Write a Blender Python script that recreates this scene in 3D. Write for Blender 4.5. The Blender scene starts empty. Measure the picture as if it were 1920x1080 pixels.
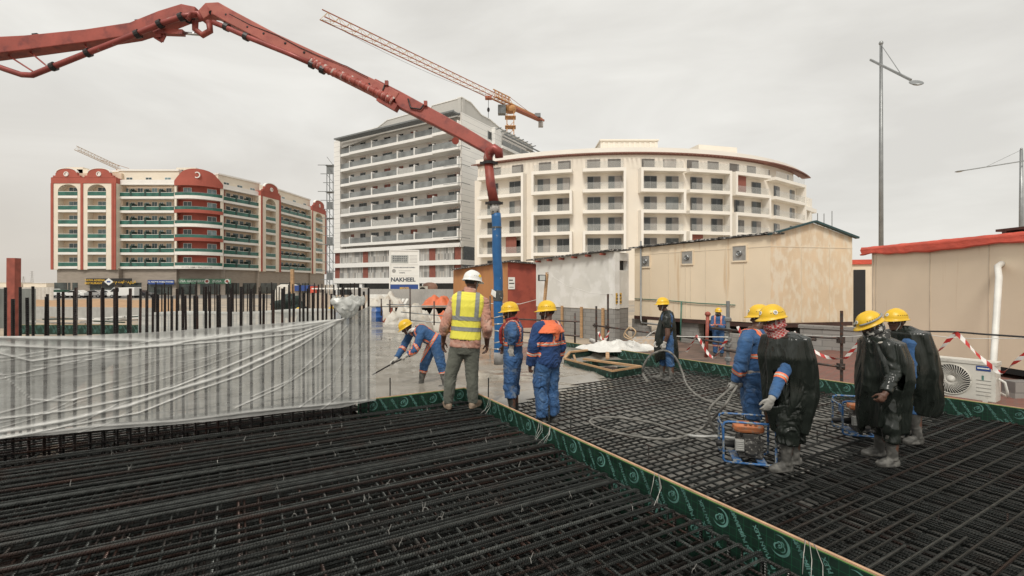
import bpy, bmesh, math, random
from mathutils import Vector, Matrix, Euler, noise
V = Vector
PI = math.pi
RAD = math.radians
rnd = random.Random(11)
SC = bpy.context.scene
COL = SC.collection

# ---------------------------------------------------------------- camera, sky, sun, exposure
FPX, CX, HY, EYE = 895.0, 960.0, 533.0, 2.0
cam_d = bpy.data.cameras.new("camera")
cam = bpy.data.objects.new("camera", cam_d)
COL.objects.link(cam)
cam.location = (0, 0, EYE)
cam.rotation_euler = (RAD(90), 0, 0)
cam_d.sensor_width = 36.0
cam_d.lens = 36.0 * FPX / 1920.0
cam_d.shift_y = -(540 - HY) / 1920.0
cam_d.clip_start = 0.05
cam_d.clip_end = 6000
SC.camera = cam

SUN_EL, SUN_AZ = RAD(50), RAD(196)      # azimuth of the sun seen from above, clockwise from +Y
world = bpy.data.worlds.new("World")
SC.world = world
world.use_nodes = True
wn, wl = world.node_tree.nodes, world.node_tree.links
wn.clear()
wout = wn.new("ShaderNodeOutputWorld")
sky = wn.new("ShaderNodeTexSky")
sky.sky_type = 'NISHITA'
sky.sun_disc = False
sky.sun_elevation = SUN_EL
sky.sun_rotation = SUN_AZ
sky.dust_density = 4.0
bg1 = wn.new("ShaderNodeBackground")
bg1.inputs[1].default_value = 0.1
wl.new(sky.outputs[0], bg1.inputs[0])
tc = wn.new("ShaderNodeTexCoord")
mp = wn.new("ShaderNodeMapping")
mp.inputs['Scale'].default_value = (1.0, 1.0, 3.2)
wl.new(tc.outputs['Generated'], mp.inputs[0])
nz = wn.new("ShaderNodeTexNoise")
nz.inputs['Scale'].default_value = 2.3
nz.inputs['Detail'].default_value = 6
nz.inputs['Roughness'].default_value = 0.52
nz.inputs['Distortion'].default_value = 0.5
wl.new(mp.outputs[0], nz.inputs['Vector'])
cr = wn.new("ShaderNodeValToRGB")
cr.color_ramp.elements[0].position = 0.33
cr.color_ramp.elements[0].color = (0.69, 0.67, 0.625, 1)
cr.color_ramp.elements[1].position = 0.66
cr.color_ramp.elements[1].color = (0.86, 0.842, 0.79, 1)
wl.new(nz.outputs['Fac'], cr.inputs[0])
# the cloud deck is thicker and dustier low in the west (left of the view)
sep = wn.new("ShaderNodeSeparateXYZ")
wl.new(tc.outputs['Generated'], sep.inputs[0])
mr = wn.new("ShaderNodeMapRange")
mr.inputs['From Min'].default_value = -0.15
mr.inputs['From Max'].default_value = 0.30
wl.new(sep.outputs['Z'], mr.inputs['Value'])
mrx = wn.new("ShaderNodeMapRange")
mrx.inputs['From Min'].default_value = -0.75
mrx.inputs['From Max'].default_value = -0.25
wl.new(sep.outputs['X'], mrx.inputs['Value'])
mxm = wn.new("ShaderNodeMath")
mxm.operation = 'MAXIMUM'
wl.new(mr.outputs[0], mxm.inputs[0])
wl.new(mrx.outputs[0], mxm.inputs[1])
mixc = wn.new("ShaderNodeMixRGB")
mixc.inputs[1].default_value = (0.56, 0.50, 0.43, 1)
wl.new(mxm.outputs[0], mixc.inputs[0])
wl.new(cr.outputs[0], mixc.inputs[2])
bg2 = wn.new("ShaderNodeBackground")
bg2.inputs[1].default_value = 1.0
wl.new(mixc.outputs[0], bg2.inputs[0])
mxs = wn.new("ShaderNodeMixShader")
mxs.inputs[0].default_value = 0.94
wl.new(bg1.outputs[0], mxs.inputs[1])
wl.new(bg2.outputs[0], mxs.inputs[2])
wl.new(mxs.outputs[0], wout.inputs[0])

sun_d = bpy.data.lights.new("sun", 'SUN')
sun_d.energy = 2.0
sun_d.angle = RAD(15)
sun_d.color = (1.0, 0.95, 0.87)
sun = bpy.data.objects.new("sun", sun_d)
COL.objects.link(sun)
sdir = V((math.sin(SUN_AZ) * math.cos(SUN_EL), math.cos(SUN_AZ) * math.cos(SUN_EL), math.sin(SUN_EL)))
sun.rotation_euler = sdir.to_track_quat('Z', 'Y').to_euler()
sun.location = sdir * 50
SC.view_settings.view_transform = 'Standard'
SC.view_settings.look = 'None'
SC.view_settings.exposure = 0.12
SC.view_settings.gamma = 1.0

# ---------------------------------------------------------------- helpers
def P(px, py, Y):
    return V(((px - CX) / FPX * Y, Y, EYE - (py - HY) / FPX * Y))

def G(px, py, z):
    Y = (EYE - z) * FPX / (py - HY)
    return V(((px - CX) / FPX * Y, Y, z))

WM = {}
def wm(o):
    return WM.get(o.name, Matrix.Identity(4)) if o else Matrix.Identity(4)

def tag(o, label=None, cat=None, group=None, kind=None):
    if label: o['label'] = label
    if cat: o['category'] = cat
    if group: o['group'] = group
    if kind: o['kind'] = kind
    return o

def thing(name, label, cat, loc=(0, 0, 0), rotz=0.0, group=None):
    o = bpy.data.objects.new(name, None)
    COL.objects.link(o)
    o.empty_display_size = 0.2
    o.location = loc
    o.rotation_euler = (0, 0, rotz)
    WM[o.name] = Matrix.Translation(V(loc)) @ Matrix.Rotation(rotz, 4, 'Z')
    return tag(o, label, cat, group)

def link_mesh(name, me, mats, parent=None, smooth=False):
    o = bpy.data.objects.new(name, me)
    COL.objects.link(o)
    for m in (mats if isinstance(mats, (list, tuple)) else [mats]):
        me.materials.append(m)
    if parent:
        o.parent = parent
        WM[o.name] = wm(parent)
    if smooth:
        me.polygons.foreach_set('use_smooth', [True] * len(me.polygons))
    return o

def copy_tree(o, parent=None):
    c = o.copy()
    COL.objects.link(c)
    c.parent = parent
    for ch in list(o.children):
        copy_tree(ch, c)
    return c

class MB:
    """collects faces of one mesh"""
    def __init__(self):
        self.v, self.f, self.m, self.uv = [], [], [], {}
    def quad(self, a, b, c, d, m=0):
        i = len(self.v)
        self.v += [a, b, c, d]
        self.f.append((i, i + 1, i + 2, i + 3)); self.m.append(m)
    def poly(self, pts, m=0):
        i = len(self.v)
        self.v += list(pts)
        self.f.append(tuple(range(i, i + len(pts)))); self.m.append(m)
    def hexa(self, p, m=0):
        """8 corners: bottom 4 then top 4"""
        i = len(self.v)
        self.v += [V(q) for q in p]
        for f in ((3, 2, 1, 0), (4, 5, 6, 7), (0, 1, 5, 4), (1, 2, 6, 5), (2, 3, 7, 6), (3, 0, 4, 7)):
            self.f.append(tuple(i + k for k in f)); self.m.append(m)
    def box(self, c, s, m=0, rotz=0.0, mat=None):
        c = V(c); s = V(s) / 2
        M = mat if mat else Matrix.Rotation(rotz, 3, 'Z')
        pts = []
        for z in (-1, 1):
            for x, y in ((-1, -1), (1, -1), (1, 1), (-1, 1)):
                pts.append(c + M @ V((x * s.x, y * s.y, z * s.z)))
        self.hexa(pts, m)
    def beam(self, a, b, w, h, m=0, up=V((0, 0, 1))):
        a, b = V(a), V(b)
        d = (b - a).normalized()
        s = d.cross(up)
        if s.length < 1e-4: s = d.cross(V((1, 0, 0)))
        s.normalize()
        u = s.cross(d).normalized()
        s, u = s * w / 2, u * h / 2
        self.hexa([a - s - u, b - s - u, b + s - u, a + s - u, a - s + u, b - s + u, b + s + u, a + s + u], m)
    def tube(self, pts, r, seg=8, m=0, cap=True, uv=False):
        pts = [V(p) for p in pts]
        n = len(pts)
        rs = r if isinstance(r, (list, tuple)) else [r] * n
        i0 = len(self.v)
        d = (pts[1] - pts[0]).normalized()
        ref = d.cross(V((0, 0, 1)))
        if ref.length < 1e-3: ref = d.cross(V((1, 0, 0)))
        ref.normalize()
        L = 0.0
        for k in range(n):
            if k == 0: d = pts[1] - pts[0]
            elif k == n - 1: d = pts[-1] - pts[-2]
            else: d = (pts[k + 1] - pts[k]).normalized() + (pts[k] - pts[k - 1]).normalized()
            d.normalize()
            ref = ref - d * ref.dot(d)
            ref.normalize()
            s2 = d.cross(ref)
            if k: L += (pts[k] - pts[k - 1]).length
            for j in range(seg):
                a = 2 * PI * j / seg
                self.v.append(pts[k] + (ref * math.cos(a) + s2 * math.sin(a)) * rs[k])
                if uv: self.uv[len(self.v) - 1] = (L, j / seg)
        for k in range(n - 1):
            for j in range(seg):
                a = i0 + k * seg + j; b = i0 + k * seg + (j + 1) % seg
                self.f.append((a, b, b + seg, a + seg)); self.m.append(m)
        if cap:
            self.f.append(tuple(i0 + j for j in reversed(range(seg)))); self.m.append(m)
            self.f.append(tuple(i0 + (n - 1) * seg + j for j in range(seg))); self.m.append(m)
    def lathe(self, c, prof, seg=20, m=0, axis=None, capb=True, capt=True):
        """prof: list of (r, h) along axis"""
        c = V(c)
        M = Matrix.Identity(3) if axis is None else V(axis).to_track_quat('Z', 'Y').to_matrix()
        i0 = len(self.v)
        for r, h in prof:
            for j in range(seg):
                a = 2 * PI * j / seg
                self.v.append(c + M @ V((r * math.cos(a), r * math.sin(a), h)))
        n = len(prof)
        for k in range(n - 1):
            for j in range(seg):
                a = i0 + k * seg + j; b = i0 + k * seg + (j + 1) % seg
                self.f.append((a, b, b + seg, a + seg)); self.m.append(m)
        if capb: self.f.append(tuple(i0 + j for j in reversed(range(seg)))); self.m.append(m)
        if capt: self.f.append(tuple(i0 + (n - 1) * seg + j for j in range(seg))); self.m.append(m)
    def ell(self, c, r, seg=14, m=0, M=None):
        c = V(c)
        M = M or Matrix.Identity(3)
        i0 = len(self.v)
        nr = max(5, seg // 2)
        for k in range(1, nr):
            t = PI * k / nr
            for j in range(seg):
                a = 2 * PI * j / seg
                self.v.append(c + M @ V((r[0] * math.sin(t) * math.cos(a), r[1] * math.sin(t) * math.sin(a), -r[2] * math.cos(t))))
        b = len(self.v); self.v.append(c + M @ V((0, 0, -r[2])))
        t_ = len(self.v); self.v.append(c + M @ V((0, 0, r[2])))
        for k in range(nr - 2):
            for j in range(seg):
                a = i0 + k * seg + j; e = i0 + k * seg + (j + 1) % seg
                self.f.append((a, e, e + seg, a + seg)); self.m.append(m)
        for j in range(seg):
            self.f.append((i0 + (j + 1) % seg, i0 + j, b)); self.m.append(m)
            q = i0 + (nr - 2) * seg
            self.f.append((q + j, q + (j + 1) % seg, t_)); self.m.append(m)
    def fbox(self, fr, s0, s1, d0, d1, z0, z1, m=0):
        self.hexa([fr.at(s0, d1, z0), fr.at(s1, d1, z0), fr.at(s1, d0, z0), fr.at(s0, d0, z0),
                   fr.at(s0, d1, z1), fr.at(s1, d1, z1), fr.at(s1, d0, z1), fr.at(s0, d0, z1)], m)
    def fprism(self, fr, pts, d0, d1, m=0):
        """pts: outline (s, z) counter-clockwise seen from outside"""
        n = len(pts); i = len(self.v)
        self.v += [fr.at(s, d1, z) for s, z in pts] + [fr.at(s, d0, z) for s, z in pts]
        self.f.append(tuple(range(i, i + n))); self.m.append(m)
        self.f.append(tuple(reversed(range(i + n, i + 2 * n)))); self.m.append(m)
        for k in range(n):
            k2 = (k + 1) % n
            self.f.append((i + k, i + n + k, i + n + k2, i + k2)); self.m.append(m)
    def build(self, name, mats, parent=None, smooth=False, local=False, fix=False):
        me = bpy.data.meshes.new(name)
        inv = Matrix.Identity(4) if (local or not parent) else wm(parent).inverted()
        me.from_pydata([inv @ V(v) for v in self.v], [], self.f)
        me.polygons.foreach_set('material_index', self.m)
        if self.uv:
            ul = me.uv_layers.new(name="UVMap")
            d = ul.data
            for lp in me.loops:
                u = self.uv.get(lp.vertex_index)
                if u: d[lp.index].uv = u
        if fix:
            bm = bmesh.new(); bm.from_mesh(me)
            bmesh.ops.recalc_face_normals(bm, faces=bm.faces)
            bm.to_mesh(me); bm.free()
        me.update()
        return link_mesh(name, me, mats, parent, smooth)

class FR:
    """vertical facade frame from plan point a to plan point b; d is outward"""
    def __init__(self, a, b, toward=(0, 0)):
        self.a = V((a[0], a[1])); self.b = V((b[0], b[1]))
        self.t = (self.b - self.a); self.L = self.t.length; self.t.normalize()
        self.n = V((self.t.y, -self.t.x))
        if self.n.dot(V(toward) - self.a) < 0: self.n = -self.n
    def at(self, s, d, z):
        p = self.a + self.t * s + self.n * d
        return V((p.x, p.y, z))
    def s_px(self, px, d=0.0):
        k = (px - CX) / FPX
        a = self.a + self.n * d
        return (k * a.y - a.x) / (self.t.x - k * self.t.y)
    def z_py(self, s, py, d=0.0):
        p = self.at(s, d, 0)
        return EYE - (py - HY) / FPX * p.y

def text_obj(name, body, size, mat, M, parent=None, depth=0.002, align='CENTER', bold=0.0, xscale=1.0):
    cu = bpy.data.curves.new("lettering", 'FONT')
    cu.body = body; cu.size = size; cu.extrude = depth
    cu.align_x = align; cu.align_y = 'CENTER'
    cu.offset = bold
    cu.resolution_u = 2
    to = bpy.data.objects.new("lettering", cu)
    COL.objects.link(to)
    dg = bpy.context.evaluated_depsgraph_get()
    me = bpy.data.meshes.new_from_object(to.evaluated_get(dg))
    bpy.data.objects.remove(to)
    me.materials.clear()
    inv = wm(parent).inverted() if parent else Matrix.Identity(4)
    me.transform(inv @ M @ Matrix.Diagonal((xscale, 1, 1, 1)))
    return link_mesh(name, me, mat, parent)

def basis(o, x, y):
    x = V(x).normalized(); y = V(y); y = (y - x * y.dot(x)).normalized(); z = x.cross(y)
    return Matrix(((x.x, y.x, z.x, o[0]), (x.y, y.y, z.y, o[1]), (x.z, y.z, z.z, o[2]), (0, 0, 0, 1)))

# ---------------------------------------------------------------- materials
def mat(name, col, rough=0.7, metal=0.0, var=0.12, scale=3.0, col2=None, c2=(0.5, 0.7), bump=0.0, bscale=40.0,
        coords='Object', stretch=(1, 1, 1), spec=0.5, coat=0.0, rvar=0.0, sheen=0.0, detail=5.0, streak=None, orand=0.0, bstretch=(1, 1, 1)):
    m = bpy.data.materials.new(name)
    m.use_nodes = True
    nt = m.node_tree; n = nt.nodes; l = nt.links
    b = n['Principled BSDF']
    b.inputs['Roughness'].default_value = rough
    b.inputs['Metallic'].default_value = metal
    b.inputs['Specular IOR Level'].default_value = spec
    b.inputs['Coat Weight'].default_value = coat
    b.inputs['Sheen Weight'].default_value = sheen
    t = n.new("ShaderNodeTexCoord")
    mpn = n.new("ShaderNodeMapping"); mpn.inputs['Scale'].default_value = stretch
    l.new(t.outputs[coords], mpn.inputs[0])
    nz = n.new("ShaderNodeTexNoise"); nz.inputs['Scale'].default_value = scale; nz.inputs['Detail'].default_value = detail
    l.new(mpn.outputs[0], nz.inputs['Vector'])
    r = n.new("ShaderNodeValToRGB")
    c = V(col)
    r.color_ramp.elements[0].position = 0.3; r.color_ramp.elements[1].position = 0.7
    r.color_ramp.elements[0].color = (*(c * (1 - var)), 1)
    r.color_ramp.elements[1].color = (*[min(x, 1) for x in c * (1 + var)], 1)
    l.new(nz.outputs['Fac'], r.inputs[0])
    outc = r.outputs[0]
    if col2:
        nz2 = n.new("ShaderNodeTexNoise"); nz2.inputs['Scale'].default_value = scale * 1.7 if not streak else streak[0]
        nz2.inputs['Detail'].default_value = 6
        if streak:
            mp2 = n.new("ShaderNodeMapping"); mp2.inputs['Scale'].default_value = streak[1]
            l.new(t.outputs[coords], mp2.inputs[0]); l.new(mp2.outputs[0], nz2.inputs['Vector'])
        else:
            l.new(mpn.outputs[0], nz2.inputs['Vector'])
        mr = n.new("ShaderNodeMapRange")
        mr.inputs['From Min'].default_value = c2[0]; mr.inputs['From Max'].default_value = c2[1]
        l.new(nz2.outputs['Fac'], mr.inputs['Value'])
        mx = n.new("ShaderNodeMixRGB"); mx.inputs[2].default_value = (*col2, 1)
        l.new(mr.outputs[0], mx.inputs[0]); l.new(outc, mx.inputs[1])
        outc = mx.outputs[0]
    if orand:
        oi = n.new("ShaderNodeObjectInfo"); mo_ = n.new("ShaderNodeMapRange"); mo_.inputs['To Min'].default_value = 1 - orand * .6; mo_.inputs['To Max'].default_value = 1 + orand * 2.2
        pw = n.new("ShaderNodeMath"); pw.operation = 'POWER'; pw.inputs[1].default_value = 3.0; l.new(oi.outputs['Random'], pw.inputs[0]); l.new(pw.outputs[0], mo_.inputs['Value'])
        vm = n.new("ShaderNodeVectorMath"); vm.operation = 'SCALE'; l.new(outc, vm.inputs[0]); l.new(mo_.outputs[0], vm.inputs['Scale']); outc = vm.outputs[0]
    l.new(outc, b.inputs['Base Color'])
    if rvar:
        ra = n.new("ShaderNodeMapRange")
        ra.inputs['To Min'].default_value = max(0.02, rough - rvar); ra.inputs['To Max'].default_value = min(1, rough + rvar)
        ra.inputs['From Min'].default_value = 0.35; ra.inputs['From Max'].default_value = 0.65
        l.new(nz.outputs['Fac'], ra.inputs['Value']); l.new(ra.outputs[0], b.inputs['Roughness'])
    if bump:
        nb = n.new("ShaderNodeTexNoise"); nb.inputs['Scale'].default_value = bscale; nb.inputs['Detail'].default_value = 4
        mpb = n.new("ShaderNodeMapping"); mpb.inputs['Scale'].default_value = bstretch
        l.new(t.outputs[coords], mpb.inputs[0]); l.new(mpb.outputs[0], nb.inputs['Vector'])
        bp = n.new("ShaderNodeBump"); bp.inputs['Strength'].default_value = bump; bp.inputs['Distance'].default_value = 0.02
        l.new(nb.outputs['Fac'], bp.inputs['Height']); l.new(bp.outputs[0], b.inputs['Normal'])
    return m

def glassy(name, col, alpha=0.45, rough=0.05):
    m = mat(name, col, rough, var=0.05)
    m.node_tree.nodes['Principled BSDF'].inputs['Alpha'].default_value = alpha
    return m

def brick_mat(name, c1, c2, mortar, bw, bh, ms=0.02, rough=0.8, rot=None, var=0.3, bump=0.3):
    m = bpy.data.materials.new(name); m.use_nodes = True
    n, l = m.node_tree.nodes, m.node_tree.links
    b = n['Principled BSDF']; b.inputs['Roughness'].default_value = rough
    t = n.new("ShaderNodeTexCoord"); mp_ = n.new("ShaderNodeMapping")
    if rot: mp_.inputs['Rotation'].default_value = rot
    l.new(t.outputs['UV' if rot == 'UV' else 'Object'], mp_.inputs[0])
    br = n.new("ShaderNodeTexBrick")
    br.inputs['Color1'].default_value = (*c1, 1); br.inputs['Color2'].default_value = (*c2, 1); br.inputs['Mortar'].default_value = (*mortar, 1)
    br.inputs['Scale'].default_value = 1.0
    br.inputs['Brick Width'].default_value = bw; br.inputs['Row Height'].default_value = bh; br.inputs['Mortar Size'].default_value = ms
    l.new(mp_.outputs[0], br.inputs['Vector'])
    nz = n.new("ShaderNodeTexNoise"); nz.inputs['Scale'].default_value = 2.5; nz.inputs['Detail'].default_value = 6
    l.new(t.outputs['Object'], nz.inputs['Vector'])
    mx = n.new("ShaderNodeMixRGB"); mx.blend_type = 'MULTIPLY'; mx.inputs[0].default_value = var
    l.new(br.outputs['Color'], mx.inputs[1]); l.new(nz.outputs['Fac'], mx.inputs[2])
    l.new(mx.outputs[0], b.inputs['Base Color'])
    bp = n.new("ShaderNodeBump"); bp.inputs['Strength'].default_value = bump; bp.inputs['Distance'].default_value = 0.01; bp.invert = True
    l.new(br.outputs['Fac'], bp.inputs['Height']); l.new(bp.outputs[0], b.inputs['Normal'])
    return m

def rebar_mat(name, col, rust, amount):
    m = mat(name, col, 0.30, 0.45, orand=0.35, var=0.40, scale=14, col2=rust, c2=amount, streak=(2.6, (1, 1, 1)))
    n, l = m.node_tree.nodes, m.node_tree.links
    uv = n.new("ShaderNodeTexCoord")
    mp_ = n.new("ShaderNodeMapping"); mp_.inputs['Scale'].default_value = (1, 1, 1)
    l.new(uv.outputs['UV'], mp_.inputs[0])
    sp = n.new("ShaderNodeSeparateXYZ"); l.new(mp_.outputs[0], sp.inputs[0])
    a = n.new("ShaderNodeMath"); a.operation = 'MULTIPLY'; a.inputs[1].default_value = 2 * PI / 0.020
    l.new(sp.outputs['X'], a.inputs[0])
    c = n.new("ShaderNodeMath"); c.operation = 'MULTIPLY_ADD'; c.inputs[1].default_value = 4 * PI
    l.new(sp.outputs['Y'], c.inputs[0]); l.new(a.outputs[0], c.inputs[2])
    s = n.new("ShaderNodeMath"); s.operation = 'SINE'; l.new(c.outputs[0], s.inputs[0])
    bp = n.new("ShaderNodeBump"); bp.inputs['Strength'].default_value = 1.0; bp.inputs['Distance'].default_value = 0.009
    l.new(s.outputs[0], bp.inputs['Height']); l.new(bp.outputs[0], n['Principled BSDF'].inputs['Normal'])
    return m

M = {}
M['rebar'] = rebar_mat('weathered_rebar_steel', (0.066, 0.071, 0.067), (0.066, 0.045, 0.037), (0.55, 0.75))
M['rebar_rust'] = rebar_mat('rusty_rebar_steel', (0.050, 0.039, 0.035), (0.072, 0.040, 0.031), (0.45, 0.65))
M['rebar_wall'] = rebar_mat('starter_bar_steel', (0.022, 0.018, 0.017), (0.06, 0.028, 0.020), (0.5, 0.75))
M['wire'] = mat('tie_wire', (0.42, 0.41, 0.38), 0.4, 0.6)
M['steel_tube'] = mat('scaffold_tube_steel', (0.085, 0.072, 0.066), 0.5, 0.6, var=0.3, scale=9, col2=(0.13, 0.06, 0.04), c2=(0.5, 0.65))
M['galv'] = mat('galvanised_steel', (0.30, 0.31, 0.31), 0.45, 0.7, var=0.15)
M['wood'] = mat('raw_timber', (0.44, 0.27, 0.14), 0.75, var=0.22, scale=4, stretch=(1, 1, 6), bump=0.1)
M['wood_pale'] = mat('plywood_edge', (0.50, 0.31, 0.19), 0.7, var=0.2, scale=9)
M['wood_dirty'] = mat('cement_stained_timber', (0.36, 0.27, 0.19), 0.8, var=0.25, scale=5, col2=(0.34, 0.32, 0.29), c2=(0.45, 0.6))
M['rust_paint'] = mat('oxide_red_paint', (0.30, 0.075, 0.05), 0.6, var=0.25, scale=8)
M['white_plastic'] = mat('white_plastic_sheet', (0.70, 0.69, 0.65), 0.4, var=0.1, bump=0.5, bscale=9)
M['black'] = mat('black_rubber', (0.02, 0.02, 0.02), 0.5, var=0.2)
M['dark'] = mat('dark_opening', (0.018, 0.018, 0.018), 0.6, var=0.1)
M['white_paint'] = mat('white_paint', (0.78, 0.77, 0.73), 0.55, var=0.04, scale=2)
# ---------------------------------------------------------------- ground and far setting
M['sand'] = mat('dusty_sand', (0.40, 0.33, 0.25), 0.9, var=0.2, scale=0.35, col2=(0.26, 0.24, 0.21), c2=(0.5, 0.65), bump=0.3, bscale=3)
M['asphalt'] = mat('worn_asphalt', (0.14, 0.135, 0.13), 0.85, var=0.2, scale=0.6)
g = MB(); g.quad(V((-3000, -60, -0.5)), V((3000, -60, -0.5)), V((3000, 3500, -0.5)), V((-3000, 3500, -0.5)))
tag(g.build('ground', M['sand']), kind='structure')
g = MB(); g.quad(V((-140, 84, -0.49)), V((60, 84, -0.49)), V((60, 112, -0.49)), V((-140, 112, -0.49)))
tag(g.build('car_park', M['asphalt']), kind='structure')

# ---- left apartment building
M['l_cream'] = mat('cream_render', (0.72, 0.58, 0.44), 0.85, var=0.05, scale=0.4)
M['l_pale'] = mat('pale_cream_render', (0.78, 0.70, 0.58), 0.85, var=0.05, scale=0.4)
M['l_red'] = mat('brick_red_render', (0.385, 0.095, 0.066), 0.8, var=0.10, scale=0.5)
M['l_white'] = mat('white_render', (0.82, 0.79, 0.74), 0.8, var=0.04, scale=0.6)
M['l_green'] = mat('green_tinted_glass', (0.035, 0.13, 0.10), 0.12, var=0.35, scale=0.8)
M['l_greendark'] = mat('dark_green_panel', (0.02, 0.05, 0.04), 0.3, var=0.2)
M['l_glass'] = mat('blue_grey_window_glass', (0.10, 0.15, 0.16), 0.10, var=0.35, scale=1.1, orand=.7)
M['l_stone'] = mat('brown_stone_cladding', (0.33, 0.28, 0.23), 0.75, var=0.12, scale=0.9, stretch=(1, 1, 5))
M['shop_glass'] = mat('shop_window_glass', (0.06, 0.07, 0.065), 0.1, var=0.5, scale=0.8)

apt = thing('apartment_building', 'cream and red seven storey apartment block with arched parapets and green glass balconies', 'building', (-76, 104, -0.5))
ZB, ZT, NF = 5.5, 24.05, 6
FH = (ZT - ZB) / NF
def plan(px, Y): return ((px - CX) / FPX * Y, Y)
s1 = FR(plan(96, 104.3), plan(218, 104.3))
s2 = FR(plan(218, 105.3), plan(327, 105.3))
s4 = FR(plan(417, 109.6), plan(490, 119.5))
s5 = FR(plan(489, 118.6), plan(526, 126.0))
s6 = FR(plan(526, 127.2), plan(586, 143.0))
s7 = FR(plan(585, 142.0), plan(611, 152.5))
wall = MB()
for fr, dep in ((s1, 1.4), (s2, 1.5), (s4, 1.5), (s5, 1.3), (s6, 1.5), (s7, 1.3)):
    wall.fbox(fr, -0.2, fr.L + 0.2, -9.0, -dep, ZB, ZT + 0.3)
wall.fbox(s1, 0, s1.L, -10, -1.4, ZT, 26.6)
wall.build('wall', M['l_cream'], apt)
# attic and roof edge
att = MB()
for fr in (s2, s4, s6):
    att.fbox(fr, -0.3, fr.L + 0.3, -9.0, -1.0, ZT + 0.3, 27.2, 0)
    att.fbox(fr, -0.4, fr.L + 0.4, -9.2, -0.75, 27.2, 27.55, 1)
    att.fbox(fr, 0, fr.L, -0.95, 0.05, ZT - 0.1, ZT + 0.15, 1)
    att.fbox(fr, 0, fr.L, -0.1, 0.0, ZT + 0.15, ZT + 1.0, 1)
att.fbox(s1, 6, s1.L + 0.5, -9, -3.0, 26.4, 27.2, 0)
att.fbox(s1, 6, s1.L + 0.5, -9.2, -2.8, 27.2, 27.55, 1)
mid = FR(plan(326, 106.8), plan(418, 110.5))
att.fbox(mid, -1, mid.L + 1, -9, -1.6, ZT + 0.3, 27.2, 0)
att.fbox(mid, -1, mid.L + 1, -9.2, -1.4, 27.2, 27.55, 1)
att.build('attic', [M['l_pale'], M['l_white']], apt)
podm = MB()
for fr in (s1, s2, s4, s5, s6, s7):
    podm.fbox(fr, 0.8 if fr is s1 else -0.1, fr.L + 0.1, -9, -0.5, -0.5, ZB)
podm.fbox(mid, -0.5, mid.L + 0.5, -9, 0.6, -0.5, ZB)
podm.build('ground_floor', M['l_stone'], apt)

win_me = {}
def apt_window(fr, s, d, z, w, h, name='window', mats=None):
    m = MB()
    m.fbox(fr, s - w / 2 - 0.07, s + w / 2 + 0.07, d - 0.02, d + 0.05, z, z + h + 0.08, 0)
    m.fbox(fr, s - w / 2, s - 0.03, d + 0.05, d + 0.056, z + 0.06, z + h, 1)
    m.fbox(fr, s + 0.03, s + w / 2, d + 0.05, d + 0.056, z + 0.06, z + h, 1)
    return m.build(name, mats or [M['l_white'], M['l_glass']], apt)

def balcony(fr, s0, s1_, d0, d1, z, glass, slab, par, dividers=()):
    m = MB()
    m.fbox(fr, s0, s1_, d0, d1, z - 0.10, z + 0.42)
    b = m.build('balcony', slab, par)
    r = MB()
    r.fbox(fr, s0 + 0.05, s1_ - 0.05, d1 - 0.10, d1 - 0.06, z + 0.45, z + 1.28, 0)
    r.fbox(fr, s0 + 0.05, s1_ - 0.05, d1 - 0.11, d1 - 0.05, z + 1.28, z + 1.35, 1)
    for q in dividers:
        r.fbox(fr, q - 0.22, q + 0.22, d0 + 0.02, d1 - 0.02, z + 0.42, z + 1.95, 2)
    r.build('railing', [glass, M['l_white'], M['l_greendark']], b)

def arch_panel(m, fr, sa, sb, z0, z1, zs, d0, d1, mi=0):
    """wall piece between rectangle top z1 and an arch springing at zs over [sa, sb]"""
    c = (sa + sb) / 2; r = (sb - sa) / 2
    N = 12
    for k in range(N):
        a0, a1 = PI - PI * k / N, PI - PI * (k + 1) / N
        x0, x1 = c + r * math.cos(a0), c + r * math.cos(a1)
        h0, h1 = zs + min(r, z1 - zs - 0.2) * math.sin(a0), zs + min(r, z1 - zs - 0.2) * math.sin(a1)
        m.fprism(fr, [(x0, h0), (x1, h1), (x1, z1), (x0, z1)], d0, d1, mi)

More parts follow.
